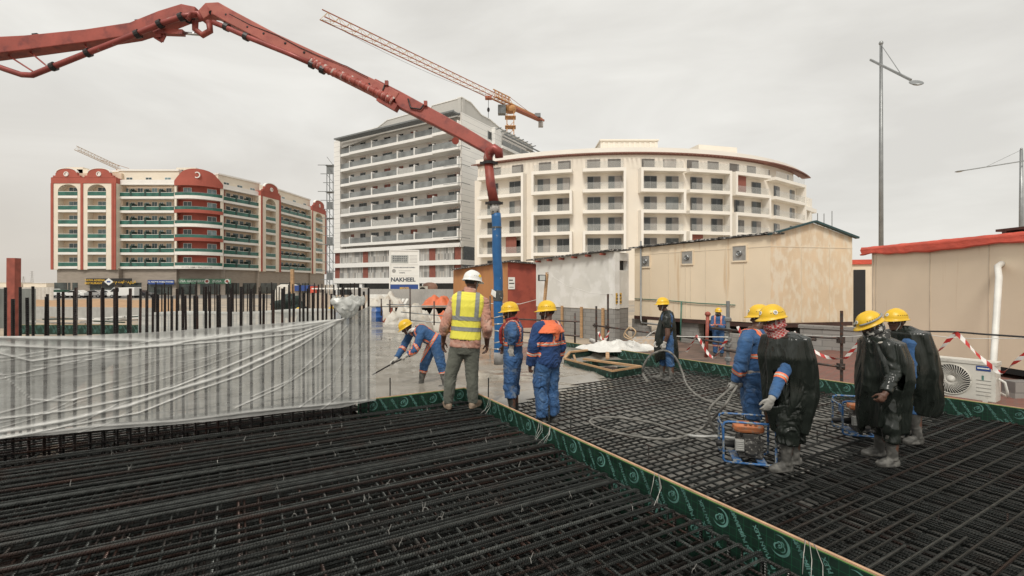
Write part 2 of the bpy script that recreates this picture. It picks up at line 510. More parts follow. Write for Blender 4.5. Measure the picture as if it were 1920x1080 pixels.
def step_parapet(fr, sa, sb, z0, z1, rise, name='parapet', med=True):
    m = MB()
    W = sb - sa; c = (sa + sb) / 2
    pts = [(sa, z0), (sb, z0), (sb, z1), (sb - 0.07 * W, z1), (sb - 0.07 * W, z1 + 0.18 * rise), (sb - 0.15 * W, z1 + 0.18 * rise), (sb - 0.15 * W, z1 + 0.42 * rise)]
    N = 14
    for k in range(N + 1):
        a = PI * k / N
        pts.append((c + 0.33 * W * math.cos(a), z1 + 0.5 * rise + 0.5 * rise * math.sin(a)))
    pts += [(sa + 0.15 * W, z1 + 0.42 * rise), (sa + 0.15 * W, z1 + 0.18 * rise), (sa + 0.07 * W, z1 + 0.18 * rise), (sa + 0.07 * W, z1)]
    m.fprism(fr, pts, -0.35, 0.12, 0)
    # pale coping following the curve, and the round medallion
    for k in range(N):
        a0, a1 = PI * k / N, PI * (k + 1) / N
        p0 = (c + 0.33 * W * math.cos(a0), z1 + 0.5 * rise + 0.5 * rise * math.sin(a0)); p1 = (c + 0.33 * W * math.cos(a1), z1 + 0.5 * rise + 0.5 * rise * math.sin(a1))
        m.beam(fr.at(p0[0], -0.1, p0[1] + 0.05), fr.at(p1[0], -0.1, p1[1] + 0.05), 0.6, 0.16, 1)
    if med:
        zc = z1 + 0.35 * rise; ri = 0.45
        for k in range(14):
            a0, a1 = 2 * PI * k / 14, 2 * PI * (k + 1) / 14
            m.beam(fr.at(c + ri * math.cos(a0), 0.16, zc + ri * math.sin(a0)), fr.at(c + ri * math.cos(a1), 0.16, zc + ri * math.sin(a1)), 0.16, 0.22, 1, up=V((fr.n.x, fr.n.y, 0)))
        m.fprism(fr, [(c - 0.2, zc - 0.3), (c + 0.2, zc - 0.3), (c + 0.2, zc + 0.3), (c - 0.2, zc + 0.3)], 0.12, 0.15, 1)
    m.build(name, [M['l_red'], M['l_white']], apt)

def arch_tower(fr, bays, pil):
    m = MB(); edge = 0
    # cream piers between bays
    cuts = [0.0]
    for a, b in bays: cuts += [a, b]
    cuts.append(fr.L)
    for k in range(0, len(cuts), 2):
        m.fbox(fr, cuts[k], cuts[k + 1], -1.5, 0, ZB - 0.3, ZT, 0)
    for a, b in bays:
        arch_panel(m, fr, a, b, 0, ZT, ZT - 0.95 - min((b - a) / 2, 1.2) * 0.6, -1.5, 0, 0)
    m.fbox(fr, 0, fr.L, -1.5, 0.08, ZT, ZT + 1.25, 1)
    for s in pil:
        m.fbox(fr, s - 0.25, s + 0.25, 0.0, 0.16, ZB - 0.3, ZT, 1)
    m.build('tower_front', [M['l_pale'], M['l_red']], apt)
    for a, b in bays:
        for f in range(NF):
            balcony(fr, a, b, -1.38, 0.06, ZB + f * FH, M['l_green'], M['l_white'], apt)
            apt_window(fr, (a + b) / 2, -1.4, ZB + f * FH + 0.45, (b - a) * 0.42, 1.95)

b1 = [(s1.s_px(108.5), s1.s_px(145.5)), (s1.s_px(164), s1.s_px(199))]
arch_tower(s1, b1, [0.25, s1.s_px(154), s1.L - 0.7, s1.L - 0.25])
h = s1.s_px(155)
step_parapet(s1, 0.0, h, ZT + 1.25, ZT + 1.35, 1.9)
step_parapet(s1, h, s1.L, ZT + 1.25, ZT + 1.35, 1.9)
w5 = s5.L
arch_tower(s5, [(w5 * 0.25, w5 * 0.75)], [0.25, w5 - 0.25])
step_parapet(s5, 0, w5, ZT + 1.25, ZT + 1.35, 2.3)
w7 = s7.L
arch_tower(s7, [(w7 * 0.25, w7 * 0.75)], [0.25, w7 - 0.25])
step_parapet(s7, 0, w7, ZT + 1.25, ZT + 1.35, 2.3)
far_win = MB()
for fr, nu in ((s2, 4), (s4, 3), (s6, 4)):
    u = fr.L / nu
    for f in range(NF):
        z = ZB + f * FH
        balcony(fr, 0.05, fr.L - 0.05, -1.48, 0.1, z, M['l_green'], M['l_white'], apt, [u * k for k in range(1, nu)])
        if fr is s2:
            for k in range(nu):
                apt_window(fr, u * (k + 0.3), -1.5, z + 0.45, 1.1, 2.05)
                apt_window(fr, u * (k + 0.78), -1.5, z + 1.2, 0.8, 1.2)
        else:
            m = far_win
            for k in range(nu):
                for q, ww in ((0.3, 1.4), (0.75, 1.0)):
                    s = u * (k + q)
                    m.fbox(fr, s - ww / 2 - 0.08, s + ww / 2 + 0.08, -1.52, -1.45, z + 0.45, z + 2.55, 0)
                    m.fbox(fr, s - ww / 2, s + ww / 2, -1.45, -1.44, z + 0.5, z + 2.47, 1)
tag(far_win.build('window_rows', [M['l_white'], M['l_glass']], apt), kind='stuff')
for fr, n in ((s2, 3), (s4, 3), (s6, 3)):
    for k in range(n):
        apt_window(fr, fr.L * (k + 0.5) / n, -1.0, ZT + 1.2, 1.3, 0.5)
# curved centre bay
c0, c1 = V(plan(327, 105.2)), V(plan(418, 108.9))
cd = (c1 - c0); cn = V((cd.y, -cd.x)).normalized()
if cn.y > 0: cn = -cn
def arc_pt(t, off):
    b = 4 * t * (1 - t) * 1.9
    return c0 + cd * t + cn * (b + off)
NSEG = 12
def arc_band(m, t0, t1, o0, o1, z0, z1, mi=0):
    n = max(2, int(NSEG * (t1 - t0)))
    for k in range(n):
        a, b = t0 + (t1 - t0) * k / n, t0 + (t1 - t0) * (k + 1) / n
        p = [arc_pt(a, o1), arc_pt(b, o1), arc_pt(b, o0), arc_pt(a, o0)]
        m.hexa([V((q.x, q.y, z0)) for q in p] + [V((q.x, q.y, z1)) for q in p], mi)
m = MB()
arc_band(m, 0.0, 1.0, -4.0, -1.5, ZB, ZT + 0.2, 0)
m.build('bay_wall', M['l_red'], apt)
m = MB()
arc_band(m, 0.0, 0.05, -2.0, 0.0, ZB, ZT, 0); arc_band(m, 0.95, 1.0, -2.0, 0.0, ZB, ZT, 0)
m.build('bay_pier', M['l_pale'], apt)
for f in range(NF):
    z = ZB + f * FH
    m = MB(); arc_band(m, 0, 1, -1.6, 0.12, z - 0.1, z + 0.62)
    sl = m.build('balcony', M['l_red'] if f in (2, 4) else M['l_white'], apt)
    m = MB(); arc_band(m, 0.01, 0.99, 0.02, 0.06, z + 0.62, z + 1.25, 0); arc_band(m, 0.01, 0.99, 0.0, 0.08, z + 1.25, z + 1.33, 1)
    m.build('railing', [M['l_green'], M['galv']], sl)
    for t in (0.17, 0.66):
        p, q = arc_pt(t, -1.5), arc_pt(t + 0.2, -1.5)
        fr = FR(p, q)
        apt_window(fr, fr.L / 2, 0.12, z + 0.6, fr.L * 0.85, 1.85)
m = MB(); N = 16
for k in range(N):
    a, b = k / N, (k + 1) / N
    def top(t):
        if t < 0.06 or t > 0.94: return 0.7
        if t < 0.12 or t > 0.88: return 1.5
        return 1.9 + 1.5 * math.sqrt(max(0, 1 - ((t - 0.5) / 0.38) ** 2))
    p = [arc_pt(a, 0.25), arc_pt(b, 0.25), arc_pt(b, -0.4), arc_pt(a, -0.4)]
    zt = [top(a + 1e-3), top(b - 1e-3)]
    za, zb_ = ZT - 0.3, ZT + 0.25
    m.hexa([V((q.x, q.y, za)) for q in p] + [V((p[0].x, p[0].y, ZT + zt[0])), V((p[1].x, p[1].y, ZT + zt[1])), V((p[2].x, p[2].y, ZT + zt[1])), V((p[3].x, p[3].y, ZT + zt[0]))], 0)
mc = arc_pt(0.5, 0.3)
for k in range(16):
    a0, a1 = 2 * PI * k / 16, 2 * PI * (k + 1) / 16
    m.beam(V((mc.x + 0.6 * math.cos(a0), mc.y, ZT + 2.0 + 0.6 * math.sin(a0))), V((mc.x + 0.6 * math.cos(a1), mc.y, ZT + 2.0 + 0.6 * math.sin(a1))), 0.2, 0.2, 1, up=V((0, 1, 0)))
m.build('parapet', [M['l_red'], M['l_white']], apt)
m = MB()
for px, w, hgt in ((150, 4, 1.6), (165, 2.5, 1.1), (340, 3, 1.0), (357, 4.5, 1.5), (447, 3, 0.9), (462, 2, 1.2), (480, 3.5, 1.3), (505, 2.2, 0.9)):
    Y = 112 if px < 400 else 112 + (px - 417) * 0.28
    p = P(px, 300, Y)
    m.box((p.x, Y, 27.5 + hgt / 2), (w, 3, hgt))
m.build('roof_plant', M['l_pale'], apt)
# shopfronts
for px0, px1 in ((98, 122), (124, 128), (132, 142), (165, 186), (188, 210), (225, 262), (275, 320)):
    sh = s1 if px0 < 218 else s2
    a, b = sh.s_px(px0), sh.s_px(px1)
    shop = MB(); shop.fbox(sh, a, b, -0.49, -0.44, -0.3, 2.35); shop.build('shop_window', M['shop_glass'], apt)
for fr in (mid, s4, s5, s6):
    n = max(1, int(fr.L / 4))
    for k in range(n):
        shop2 = MB(); shop2.fbox(fr, fr.L * (k + 0.08) / n, fr.L * (k + 0.9) / n, 0.61 if fr is mid else -0.49, 0.66 if fr is mid else -0.44, -0.3, 2.3); shop2.build('shop_window', M['shop_glass'], apt)
M['yellow_print'] = mat('yellow_lettering', (0.75, 0.45, 0.04), 0.5, var=0.03)
M['white_print'] = mat('white_lettering', (0.8, 0.8, 0.76), 0.5, var=0.03)
M['sign_black'] = mat('black_sign_board', (0.02, 0.02, 0.02), 0.4, var=0.05)
M['sign_blue'] = mat('blue_sign_board', (0.03, 0.07, 0.25), 0.4, var=0.05)
M['sign_green'] = mat('green_sign_board', (0.10, 0.24, 0.15), 0.5, var=0.08)
M['navy_print'] = mat('dark_lettering', (0.045, 0.055, 0.075), 0.5, var=0.03)
def shop_sign(fr, px0, px1, py0, py1, mboard, label, texts, dd=0.0, extra=None):
    a, b = fr.s_px(px0, dd), fr.s_px(px1, dd)
    z1_, z0_ = fr.z_py(a, py0, dd), fr.z_py(a, py1, dd)
    o = fr.at((a + b) / 2, dd, z0_)
    t = thing('shop_sign', label, 'sign', o)
    m = MB(); m.fbox(fr, a, b, dd, dd + 0.18, z0_, z1_); m.build('sign_board', mboard, t)
    for (tx, fs, fz, size, mt) in texts:
        Mx = basis(fr.at(a + (b - a) * fs, dd + 0.185, z0_ + (z1_ - z0_) * fz), V((fr.t.x, fr.t.y, 0)), V((0, 0, 1)))
        text_obj('lettering', tx, size, mt, Mx, t, 0.004, bold=0.01)
    if extra: extra(t, fr, a, b, z0_, z1_, dd)
def diamond(t, fr, a, b, z0, z1, dd):
    m = MB(); c = (a + b) / 2; zc = (z0 + z1) / 2; r = (z1 - z0) * 0.55
    m.fprism(fr, [(c - r * 1.25, zc), (c, zc - r), (c + r * 1.25, zc), (c, zc + r)], dd + 0.182, dd + 0.21, 0)
    m.fprism(fr, [(c - r * .5, zc - r * .22), (c + r * .5, zc - r * .22), (c + r * .5, zc + r * .22), (c - r * .5, zc + r * .22)], dd + 0.21, dd + 0.22, 1)
    m.build('emblem', [M['white_print'], M['sign_blue']], t)
shop_sign(s1, 163, 247.5, 522, 534.5, M['sign_black'], 'black restaurant sign with yellow lettering and a white diamond on the cream apartment block', [
    ('TAWA ADEENA', 0.19, 0.72, 0.62, M['yellow_print']), ('RESTAURANT', 0.16, 0.27, 0.62, M['yellow_print']), ('مطعم توا عدينة', 0.80, 0.5, 0.8, M['yellow_print'])], 0.0, diamond)
shop_sign(s2, 278, 327, 525, 533, M['sign_blue'], 'narrow blue shop sign with white lettering between the black sign and the green sign', [('AL MADINA MOBILE PHONES', 0.5, 0.55, 0.42, M['white_print'])], 0.0)
def discs(t, fr, a, b, z0, z1, dd):
    m = MB(); zc = (z0 + z1) / 2
    for q in (0.56, 0.93):
        m.lathe(fr.at(a + (b - a) * q, dd + 0.18, zc), [(0.52, 0), (0.52, 0.03)], 16, 0, axis=V((fr.n.x, fr.n.y, 0)))
        m.lathe(fr.at(a + (b - a) * q, dd + 0.212, zc), [(0.3, 0), (0.3, 0.01)], 14, 1, axis=V((fr.n.x, fr.n.y, 0)))
    m.build('emblem', [M['white_print'], M['l_red']], t)
shop_sign(mid, 329, 433, 522.5, 532, M['sign_green'], 'long pale green grocery sign with white lettering on the cream apartment block', [('ZUSA GROCERY', 0.26, 0.5, 0.72, M['white_print']), ('ZUSA', 0.74, 0.5, 0.75, M['white_print'])], 0.62, discs)
pf = arc_pt(0.5, 0.16)
frp = FR(arc_pt(0.42, 0.16), arc_pt(0.58, 0.16))
Mx = basis(frp.at(frp.L / 2, 0.03, ZB + 0.24), V((frp.t.x, frp.t.y, 0)), V((0, 0, 1)))
text_obj('lettering', '04-222 2888 / 056-228 8788', 0.5, mat('grey_lettering', (0.3, 0.28, 0.26), 0.6), Mx, apt, 0.01)

# ---- grey and white tower under construction
M['t_white'] = None
def cladding(name, col, line, pitch):
    m = mat(name, col, 0.6, var=0.03, scale=0.3)
    n, l = m.node_tree.nodes, m.node_tree.links
    t = n.new("ShaderNodeTexCoord"); sp = n.new("ShaderNodeSeparateXYZ"); l.new(t.outputs['Object'], sp.inputs[0])
    a = n.new("ShaderNodeMath"); a.operation = 'MULTIPLY'; a.inputs[1].default_value = 1.0 / pitch; l.new(sp.outputs['Z'], a.inputs[0])
    fr_ = n.new("ShaderNodeMath"); fr_.operation = 'FRACT'; l.new(a.outputs[0], fr_.inputs[0])
    lt = n.new("ShaderNodeMath"); lt.operation = 'LESS_THAN'; lt.inputs[1].default_value = 0.06; l.new(fr_.outputs[0], lt.inputs[0])
    b = n['Principled BSDF']; src = b.inputs['Base Color'].links[0].from_socket
    mx = n.new("ShaderNodeMixRGB"); mx.inputs[2].default_value = (*line, 1)
    l.new(lt.outputs[0], mx.inputs[0]); l.new(src, mx.inputs[1]); l.new(mx.outputs[0], b.inputs['Base Color'])
    return m
M['t_white'] = cladding('white_panel_cladding', (0.78, 0.77, 0.74), (0.46, 0.46, 0.45), 1.05)
M['t_plain'] = mat('unpainted_white_render', (0.62, 0.59, 0.55), 0.8, var=0.07, scale=0.5)
M['t_slab'] = mat('white_slab_edge', (0.80, 0.79, 0.76), 0.6, var=0.04)
M['t_grey'] = mat('grey_parapet_cladding', (0.50, 0.49, 0.46), 0.6, var=0.03)
M['t_glass'] = mat('grey_smoked_balustrade', (0.19, 0.20, 0.197), 0.14, var=0.4, scale=0.5)
M['t_film'] = mat('pale_protective_film', (0.42, 0.42, 0.40), 0.4, var=0.15)
M['t_dark'] = mat('dark_window_glass', (0.03, 0.035, 0.036), 0.1, var=0.5, scale=0.7, orand=1.2)
M['t_brown'] = mat('brown_panel', (0.22, 0.07, 0.05), 0.7, var=0.15)
M['t_pergola'] = mat('grey_steel_pergola', (0.20, 0.21, 0.21), 0.5, 0.3)
M['spray'] = mat('red_setting_out_paint', (0.45, 0.12, 0.07), 0.7)
def louvre_mat():
    m = bpy.data.materials.new('vertical_louvre_cladding'); m.use_nodes = True
    n, l = m.node_tree.nodes, m.node_tree.links
    t = n.new("ShaderNodeTexCoord"); sp = n.new("ShaderNodeSeparateXYZ"); l.new(t.outputs['UV'], sp.inputs[0])
    a = n.new("ShaderNodeMath"); a.operation = 'MULTIPLY'; a.inputs[1].default_value = 2.6; l.new(sp.outputs['X'], a.inputs[0])
    fl = n.new("ShaderNodeMath"); fl.operation = 'FLOOR'; l.new(a.outputs[0], fl.inputs[0])
    a2 = n.new("ShaderNodeMath"); a2.operation = 'MULTIPLY'; a2.inputs[1].default_value = 0.9; l.new(sp.outputs['Y'], a2.inputs[0])
    fl2 = n.new("ShaderNodeMath"); fl2.operation = 'FLOOR'; l.new(a2.outputs[0], fl2.inputs[0])
    cb = n.new("ShaderNodeCombineXYZ"); l.new(fl.outputs[0], cb.inputs[0]); l.new(fl2.outputs[0], cb.inputs[1])
    wn_ = n.new("ShaderNodeTexWhiteNoise"); wn_.noise_dimensions = '2D'; l.new(cb.outputs[0], wn_.inputs['Vector'])
    r = n.new("ShaderNodeValToRGB"); r.color_ramp.interpolation = 'CONSTANT'
    e = r.color_ramp.elements
    e[0].position = 0; e[0].color = (0.40, 0.39, 0.37, 1); e[1].position = 0.28; e[1].color = (0.52, 0.51, 0.48, 1)
    x = e.new(0.55); x.color = (0.44, 0.41, 0.37, 1); x = e.new(0.75); x.color = (0.24, 0.235, 0.225, 1)
    l.new(wn_.outputs['Value'], r.inputs[0])
    f = n.new("ShaderNodeMath"); f.operation = 'FRACT'; l.new(a.outputs[0], f.inputs[0])
    lt = n.new("ShaderNodeMath"); lt.operation = 'LESS_THAN'; lt.inputs[1].default_value = 0.18; l.new(f.outputs[0], lt.inputs[0])
    mx = n.new("ShaderNodeMixRGB"); mx.inputs[2].default_value = (0.12, 0.12, 0.115, 1)
    l.new(lt.outputs[0], mx.inputs[0]); l.new(r.outputs[0], mx.inputs[1]); l.new(mx.outputs[0], n['Principled BSDF'].inputs['Base Color'])
    n['Principled BSDF'].inputs['Roughness'].default_value = 0.6
    return m
M['louvre'] = louvre_mat()
TC = V((-9.2, 87.0)); TD = V((-0.855, 0.5186)).normalized(); TS = V((0.519, 0.855)).normalized()
TL = TC + TD * 35.0; TBk = TC + TS * 27.5
ft = FR(TL, TC)
fs = FR(TC, TBk, toward=(60, 60))
tower = thing('residential_tower', 'tall white and grey tower block still under construction with smoked glass balconies', 'building', (-24, 96, -0.5))
m = MB()
m.fbox(ft, 0, ft.L, -24, -1.7, 9.0, 33.4, 0)
m.fbox(ft, 0, 1.9, -1.7, 0, 9.0, 33.4, 0)
m.fbox(ft, ft.L - 0.25, ft.L, -1.7, 0, 9.9, 33.4, 0)
m.build('wall', M['t_plain'], tower)
m = MB()
m.fbox(fs, 0.0, 12.5, -0.3, 0.0, 9.0, 33.4, 0)
m.fbox(fs, 10.0, 12.5, 0.0, 0.7, 9.0, 33.4, 0)
m.fbox(fs, 12.5, fs.L, -6, -1.6, 9.0, 33.4, 0)
m.build('cladding', M['t_white'], tower)
m = MB()
m.fbox(ft, -0.05, 1.95, 0.0, 0.06, 9.2, 33.4, 0)
m.build('cladding', M['t_white'], tower)
# roof parapet, stepped
m = MB()
pz = [(0, 34.4), (14.0, 34.4), (16.2, 35.3), (26.5, 35.3), (26.8, 35.6), (35.0, 35.9)]
pz = [(0, 33.9), (13.2, 34.35), (15.8, 35.35), (27.5, 35.65), (27.7, 36.0), (35.0, 36.1)]
for (a, za), (b, zb_) in zip(pz[:-1], pz[1:]):
    m.fprism(ft, [(a, 31.6 if a < 2 else 32.9), (b, 32.9), (b, zb_), (a, za)], -1.0, -0.35, 0)
    m.beam(ft.at(a, -0.7, za + 0.08), ft.at(b, -0.7, zb_ + 0.08), 0.9, 0.16, 1)
ps = [(0, 36.1), (3.0, 36.1), (6.5, 34.8), (9.5, 34.8), (13.5, 34.1), (17.5, 34.1), (27.5, 33.8)]
for (a, za), (b, zb_) in zip(ps[:-1], ps[1:]):
    m.fprism(fs, [(a, 32.6), (b, 32.6), (b, zb_), (a, za)], -0.9, -0.2, 0)
    m.beam(fs.at(a, -0.5, za + 0.08), fs.at(b, -0.5, zb_ + 0.08), 0.9, 0.16, 1)
m.build('parapet', [M['t_grey'], M['t_slab']], tower)
m = MB()
m.fbox(ft, 2.2, ft.L - 0.3, 1.75, 1.9, 33.0, 33.3); m.fbox(ft, 2.2, ft.L - 0.3, 0.0, 0.15, 33.0, 33.3)
k = 2.3
while k < ft.L - 0.4:
    m.fbox(ft, k, k + 0.16, 0.15, 1.75, 33.02, 33.28); k += 0.42
m.build('pergola', M['t_pergola'], tower)
sZ = [10.17 + 3.27 * i for i in range(7)]
units = [(2.0, 5.0, 0.0), (5.0, 12.0, 0.25), (12.0, 19.3, 0.25), (19.3, 23.8, 0.25), (23.8, 28.6, 0.3), (28.6, 34.75, 0.75)]
rr = random.Random(5)
for i, z in enumerate(sZ):
    for (a, b, e) in units:
        m = MB(); m.fbox(ft, a, b, -1.7, e, z, z + 0.55); sl = m.build('balcony', M['t_slab'], tower)
        r = MB()
        r.fbox(ft, a + 0.15, b - 0.3, e - 0.12, e - 0.07, z + 0.58, z + 1.65, 1 if rr.random() < 0.08 else 0)
        r.fbox(ft, b - 0.28, b - 0.02, -1.2, e - 0.03, z + 0.55, z + 2.0, 2)
        if b > 34: r.fbox(ft, b - 0.1, b - 0.06, -1.2, e - 0.1, z + 0.58, z + 1.65, 0)
        r.build('railing', [M['t_glass'], M['t_film'], M['t_slab']], sl)
    wn_list = [(3.9, 0.9), (7.2, 1.5), (10.9, 1.4), (14.5, 1.7), (18.4, 1.1), (21.9, 1.7), (26.6, 1.7), (31.4, 1.3), (33.1, 1.5)]
    for s, w in wn_list:
        brown = rr.random() < 0.10
        if rr.random() < 0.2: w *= 1.5
        m = MB()
        m.fbox(ft, s - w / 2, s + w / 2, -1.75, -1.66, z + 0.55, z + 2.75, 1 if brown else 0)
        m.fbox(ft, s - w / 2 - 0.05, s - w / 2 + 0.05, -1.66, -1.60, z + 0.55, z + 2.8, 2)
        m.fbox(ft, s + w * 0.05, s + w * 0.05 + 0.07, -1.66, -1.63, z + 0.55, z + 2.75, 2)
        m.build('window', [M['t_dark'], M['t_brown'], M['t_pergola']], tower)
m = MB()
for i, z in enumerate(sZ[:-1]):
    for s, w in ((8, 3), (15.5, 4), (26, 1.6), (32.2, 3.4)):
        n = int(w / 0.45)
        for q in range(n):
            if rr.random() < 0.7:
                s_ = s - w / 2 + q * 0.45; zz = z + 2.82 + rr.uniform(0, 0.12)
                m.fbox(ft, s_, s_ + 0.20, -1.69, -1.67, zz, zz + 0.05)
                m.fbox(ft, s_ + 0.02, s_ + 0.06, -1.69, -1.665, zz, zz + 0.18)
m.build('paint_marks', M['spray'], tower)
# side windows and rear balconies
for i, z in enumerate(sZ + [33.0]):
    if i < 7:
        m = MB(); m.fbox(fs, 8.6, 9.7, -0.05, 0.03, z + 1.0, z + 2.5, 0)
        m.fbox(fs, 8.5, 8.6, -0.05, 0.08, z + 0.9, z + 2.6, 1); m.fbox(fs, 9.7, 9.8, -0.05, 0.08, z + 0.9, z + 2.6, 1)
        m.build('window', [M['t_dark'], M['t_pergola']], tower)
        m = MB(); m.fbox(fs, 12.5, 24, -1.6, 0.9, z, z + 0.55); sl = m.build('balcony', M['t_slab'], tower)
        m = MB()
        for a in (12.7, 16.5, 20.3): m.fbox(fs, a, a + 3.5, 0.78, 0.83, z + 0.58, z + 1.7)
        m.build('railing', M['t_glass'], sl)
m = MB()
for k in range(9):
    s = 10.5 + k * 1.8
    m.beam(fs.at(s, 0.2, 33.0), fs.at(s, 1.9, 33.15), 0.14, 0.18)
m.beam(fs.at(12.0, 1.7, 32.3), fs.at(27.5, 1.7, 32.3), 0.2, 0.25); m.beam(fs.at(12.0, 1.2, 31.9), fs.at(28.5, 1.2, 31.9), 0.15, 0.2)
m.build('outrigger', M['t_pergola'], tower)
# podium
def uv_panel(mb, fr, s0, s1_, d, z0, z1):
    i = len(mb.v)
    mb.fbox(fr, s0, s1_, d - 0.15, d, z0, z1)
    for j in range(8):
        ss = (s0, s1_, s1_, s0)[j % 4]; zz = z0 if j < 4 else z1
        mb.uv[i + j] = (ss, zz)
m = MB()
m.fbox(ft, 0, ft.L, -24, -0.6, -0.5, 9.0, 0); m.fbox(fs, 0.7, fs.L, -4, -0.3, -0.5, 9.0, 0)
m.fbox(ft, 0, ft.L + 0.06, -0.6, 0.3, 8.85, 9.6, 1)
m.fbox(ft, 0, ft.L + 0.06, -0.6, 0.3, 5.6, 6.5, 1); m.fbox(fs, 0, fs.L, -0.3, 0.06, 5.6, 6.5, 1)
m.fbox(ft, 0, ft.L + 0.06, -0.6, 0.3, 2.2, 3.3, 1); m.fbox(fs, 0, fs.L, -0.3, 0.06, 2.2, 3.3, 1)
for s in (0.5, 8.5, 18, 26, 34):
    m.fbox(ft, s - 0.4, s + 0.4, -0.6, 0.1, -0.5, 2.2, 1)
m.build('podium', [M['t_dark'], M['t_slab']], tower)
m = MB()
for z0, z1 in ((3.3, 5.6), (6.5, 8.85)):
    prev = 1.4
    for c in (9.6, 19.2, 27.9, 33.8):
        uv_panel(m, ft, prev, c - 0.75, -0.25, z0, z1); prev = c + 0.75
    uv_panel(m, fs, 0.1, fs.L, -0.05, z0, z1)
m.build('louvre_panel', M['louvre'], tower)
m = MB()
for z0, z1 in ((3.3, 5.6), (6.5, 8.85)):
    for c in (0.7, 9.6, 19.2, 27.9, 34.0):
        m.fbox(ft, c - 0.75, min(c + 0.75, ft.L), -0.6, -0.2, z0, z1)
m.build('brown_column', M['t_brown'], tower)
# hoist and scaffold on the left of the tower
sca = thing('scaffold_tower', 'slender steel scaffold standing against the left side of the white and grey tower', 'scaffold', (TL.x - 1.2, TL.y + 0.5, -0.5))
m = MB()
o = TL + V((-0.35, 0.2))
for dx, dy in ((0, 0), (-1.5, 0.3), (0, 1.6), (-1.5, 1.9)):
    m.beam(V((o.x + dx, o.y + dy, -0.5)), V((o.x + dx, o.y + dy, 28.5)), 0.14, 0.14)
m.build('standard', M['t_pergola'], sca)
m = MB()
for k in range(15):
    z = 1 + k * 1.95
    m.beam(V((o.x + 0.8, o.y, z)), V((o.x - 2.3 - 0.6 * (k % 3), o.y + 0.3, z + 0.1)), 0.12, 0.12)
    m.beam(V((o.x, o.y, z)), V((o.x - 1.5, o.y + 0.3, z + 1.9)), 0.08, 0.08)
    if k % 3 == 2: m.box((o.x - 0.8, o.y + 0.9, z), (2.0, 1.8, 0.12))
    if k % 4 == 1: m.box((o.x - 0.9, o.y + 0.3, z + 0.9), (1.3, 0.1, 1.6))
m.build('ledger', M['t_pergola'], sca)
sca2 = thing('access_scaffold', 'light scaffold brackets hanging at the right corner of the smoked glass balconies', 'scaffold', (TC.x, TC.y - 1, 10))
m = MB()
for z in sZ[:6]:
    m.beam(ft.at(32, 1.5, z + 0.2), ft.at(36.2, 1.5, z + 0.2), 0.08, 0.08); m.beam(ft.at(36.2, 1.5, z + 0.2), ft.at(36.2, -1, z + 0.2), 0.08, 0.08)
    m.beam(ft.at(36.2, 1.5, z + 0.2), ft.at(35.1, 0.8, z - 1.6), 0.06, 0.06); m.beam(ft.at(36.2, 1.5, z + 0.2), ft.at(36.2, 1.5, z + 1.4), 0.06, 0.06)
    m.beam(ft.at(35.0, 1.5, z + 1.4), ft.at(36.2, 1.5, z + 1.4), 0.06, 0.06)
m.build('bracket', M['t_pergola'], sca2)

# ---- cream curved hotel
M['h_cream'] = mat('warm_cream_render', (0.80, 0.738, 0.645), 0.85, var=0.03, scale=0.4)
M['h_white'] = mat('off_white_render', (0.84, 0.80, 0.73), 0.8, var=0.03, scale=0.4)
M['h_brown'] = mat('red_brown_slat_screen', (0.26, 0.085, 0.06), 0.7, var=0.2, scale=6, stretch=(8, 8, 0.1))
M['h_glass'] = mat('dark_door_glass', (0.04, 0.045, 0.045), 0.08, var=0.6, scale=0.6, orand=1.0)
M['h_curt'] = mat('curtained_glass', (0.20, 0.18, 0.16), 0.15, var=0.25, scale=0.8, orand=.5)
M['h_frame'] = mat('grey_aluminium_frame', (0.18, 0.18, 0.18), 0.4, 0.5)
M['h_bal'] = glassy('clear_glass_balustrade', (0.55, 0.55, 0.52), 0.22)
M['h_perg'] = mat('brown_pergola', (0.20, 0.085, 0.06), 0.6, var=0.1)
A, B, C = V((-1.77, 79.0)), V((22.3, 74.0)), V((53.1, 88.0))
def circ3(a, b, c):
    d = 2 * (a.x * (b.y - c.y) + b.x * (c.y - a.y) + c.x * (a.y - b.y))
    ux = ((a.length_squared) * (b.y - c.y) + b.length_squared * (c.y - a.y) + c.length_squared * (a.y - b.y)) / d
    uy = ((a.length_squared) * (c.x - b.x) + b.length_squared * (a.x - c.x) + c.length_squared * (b.x - a.x)) / d
    return V((ux, uy)), (a - V((ux, uy))).length
HC, HR = circ3(A, B, C)
def hang(px):
    """angle on the circle where the ray through px meets it (near side)"""
    k = (px - CX) / FPX
    d = V((k, 1)).normalized()
    b_ = d.dot(HC); disc = b_ * b_ - HC.length_squared + HR * HR
    t = b_ - math.sqrt(max(disc, 0)); p = d * t - HC
    return math.atan2(p.x, -p.y)
def hpt(a, off=0.0):
    r = HR + off
    return V((HC.x + r * math.sin(a), HC.y - r * math.cos(a)))
hotel = thing('curved_hotel', 'cream curved hotel building with boxed balconies and a brown rooftop pergola', 'building', (22, 80, -0.5))
def hband(mb, a0, a1, o0, o1, z0, z1, n, mi=0):
    for k in range(n):
        x, y = a0 + (a1 - a0) * k / n, a0 + (a1 - a0) * (k + 1) / n
        p = [hpt(x, o1), hpt(y, o1), hpt(y, o0), hpt(x, o0)]
        mb.hexa([V((q.x, q.y, z0)) for q in p] + [V((q.x, q.y, z1)) for q in p], mi)
HZ = [3.7, 6.9, 10.1, 13.3, 16.5, 19.7]
aL, aR = hang(890), hang(1498)
m = MB()
hband(m, aL, aR, -9, 0, -0.5, 19.7, 34)
hband(m, aL, aR, -9, -0.9, 19.7, 22.6, 34)
m.build('wall', M['h_cream'], hotel)
m = MB(); hband(m, aL, aR + 0.04, -9, -0.3, 22.62, 23.3, 36); m.build('roof', M['h_white'], hotel)
m = MB()
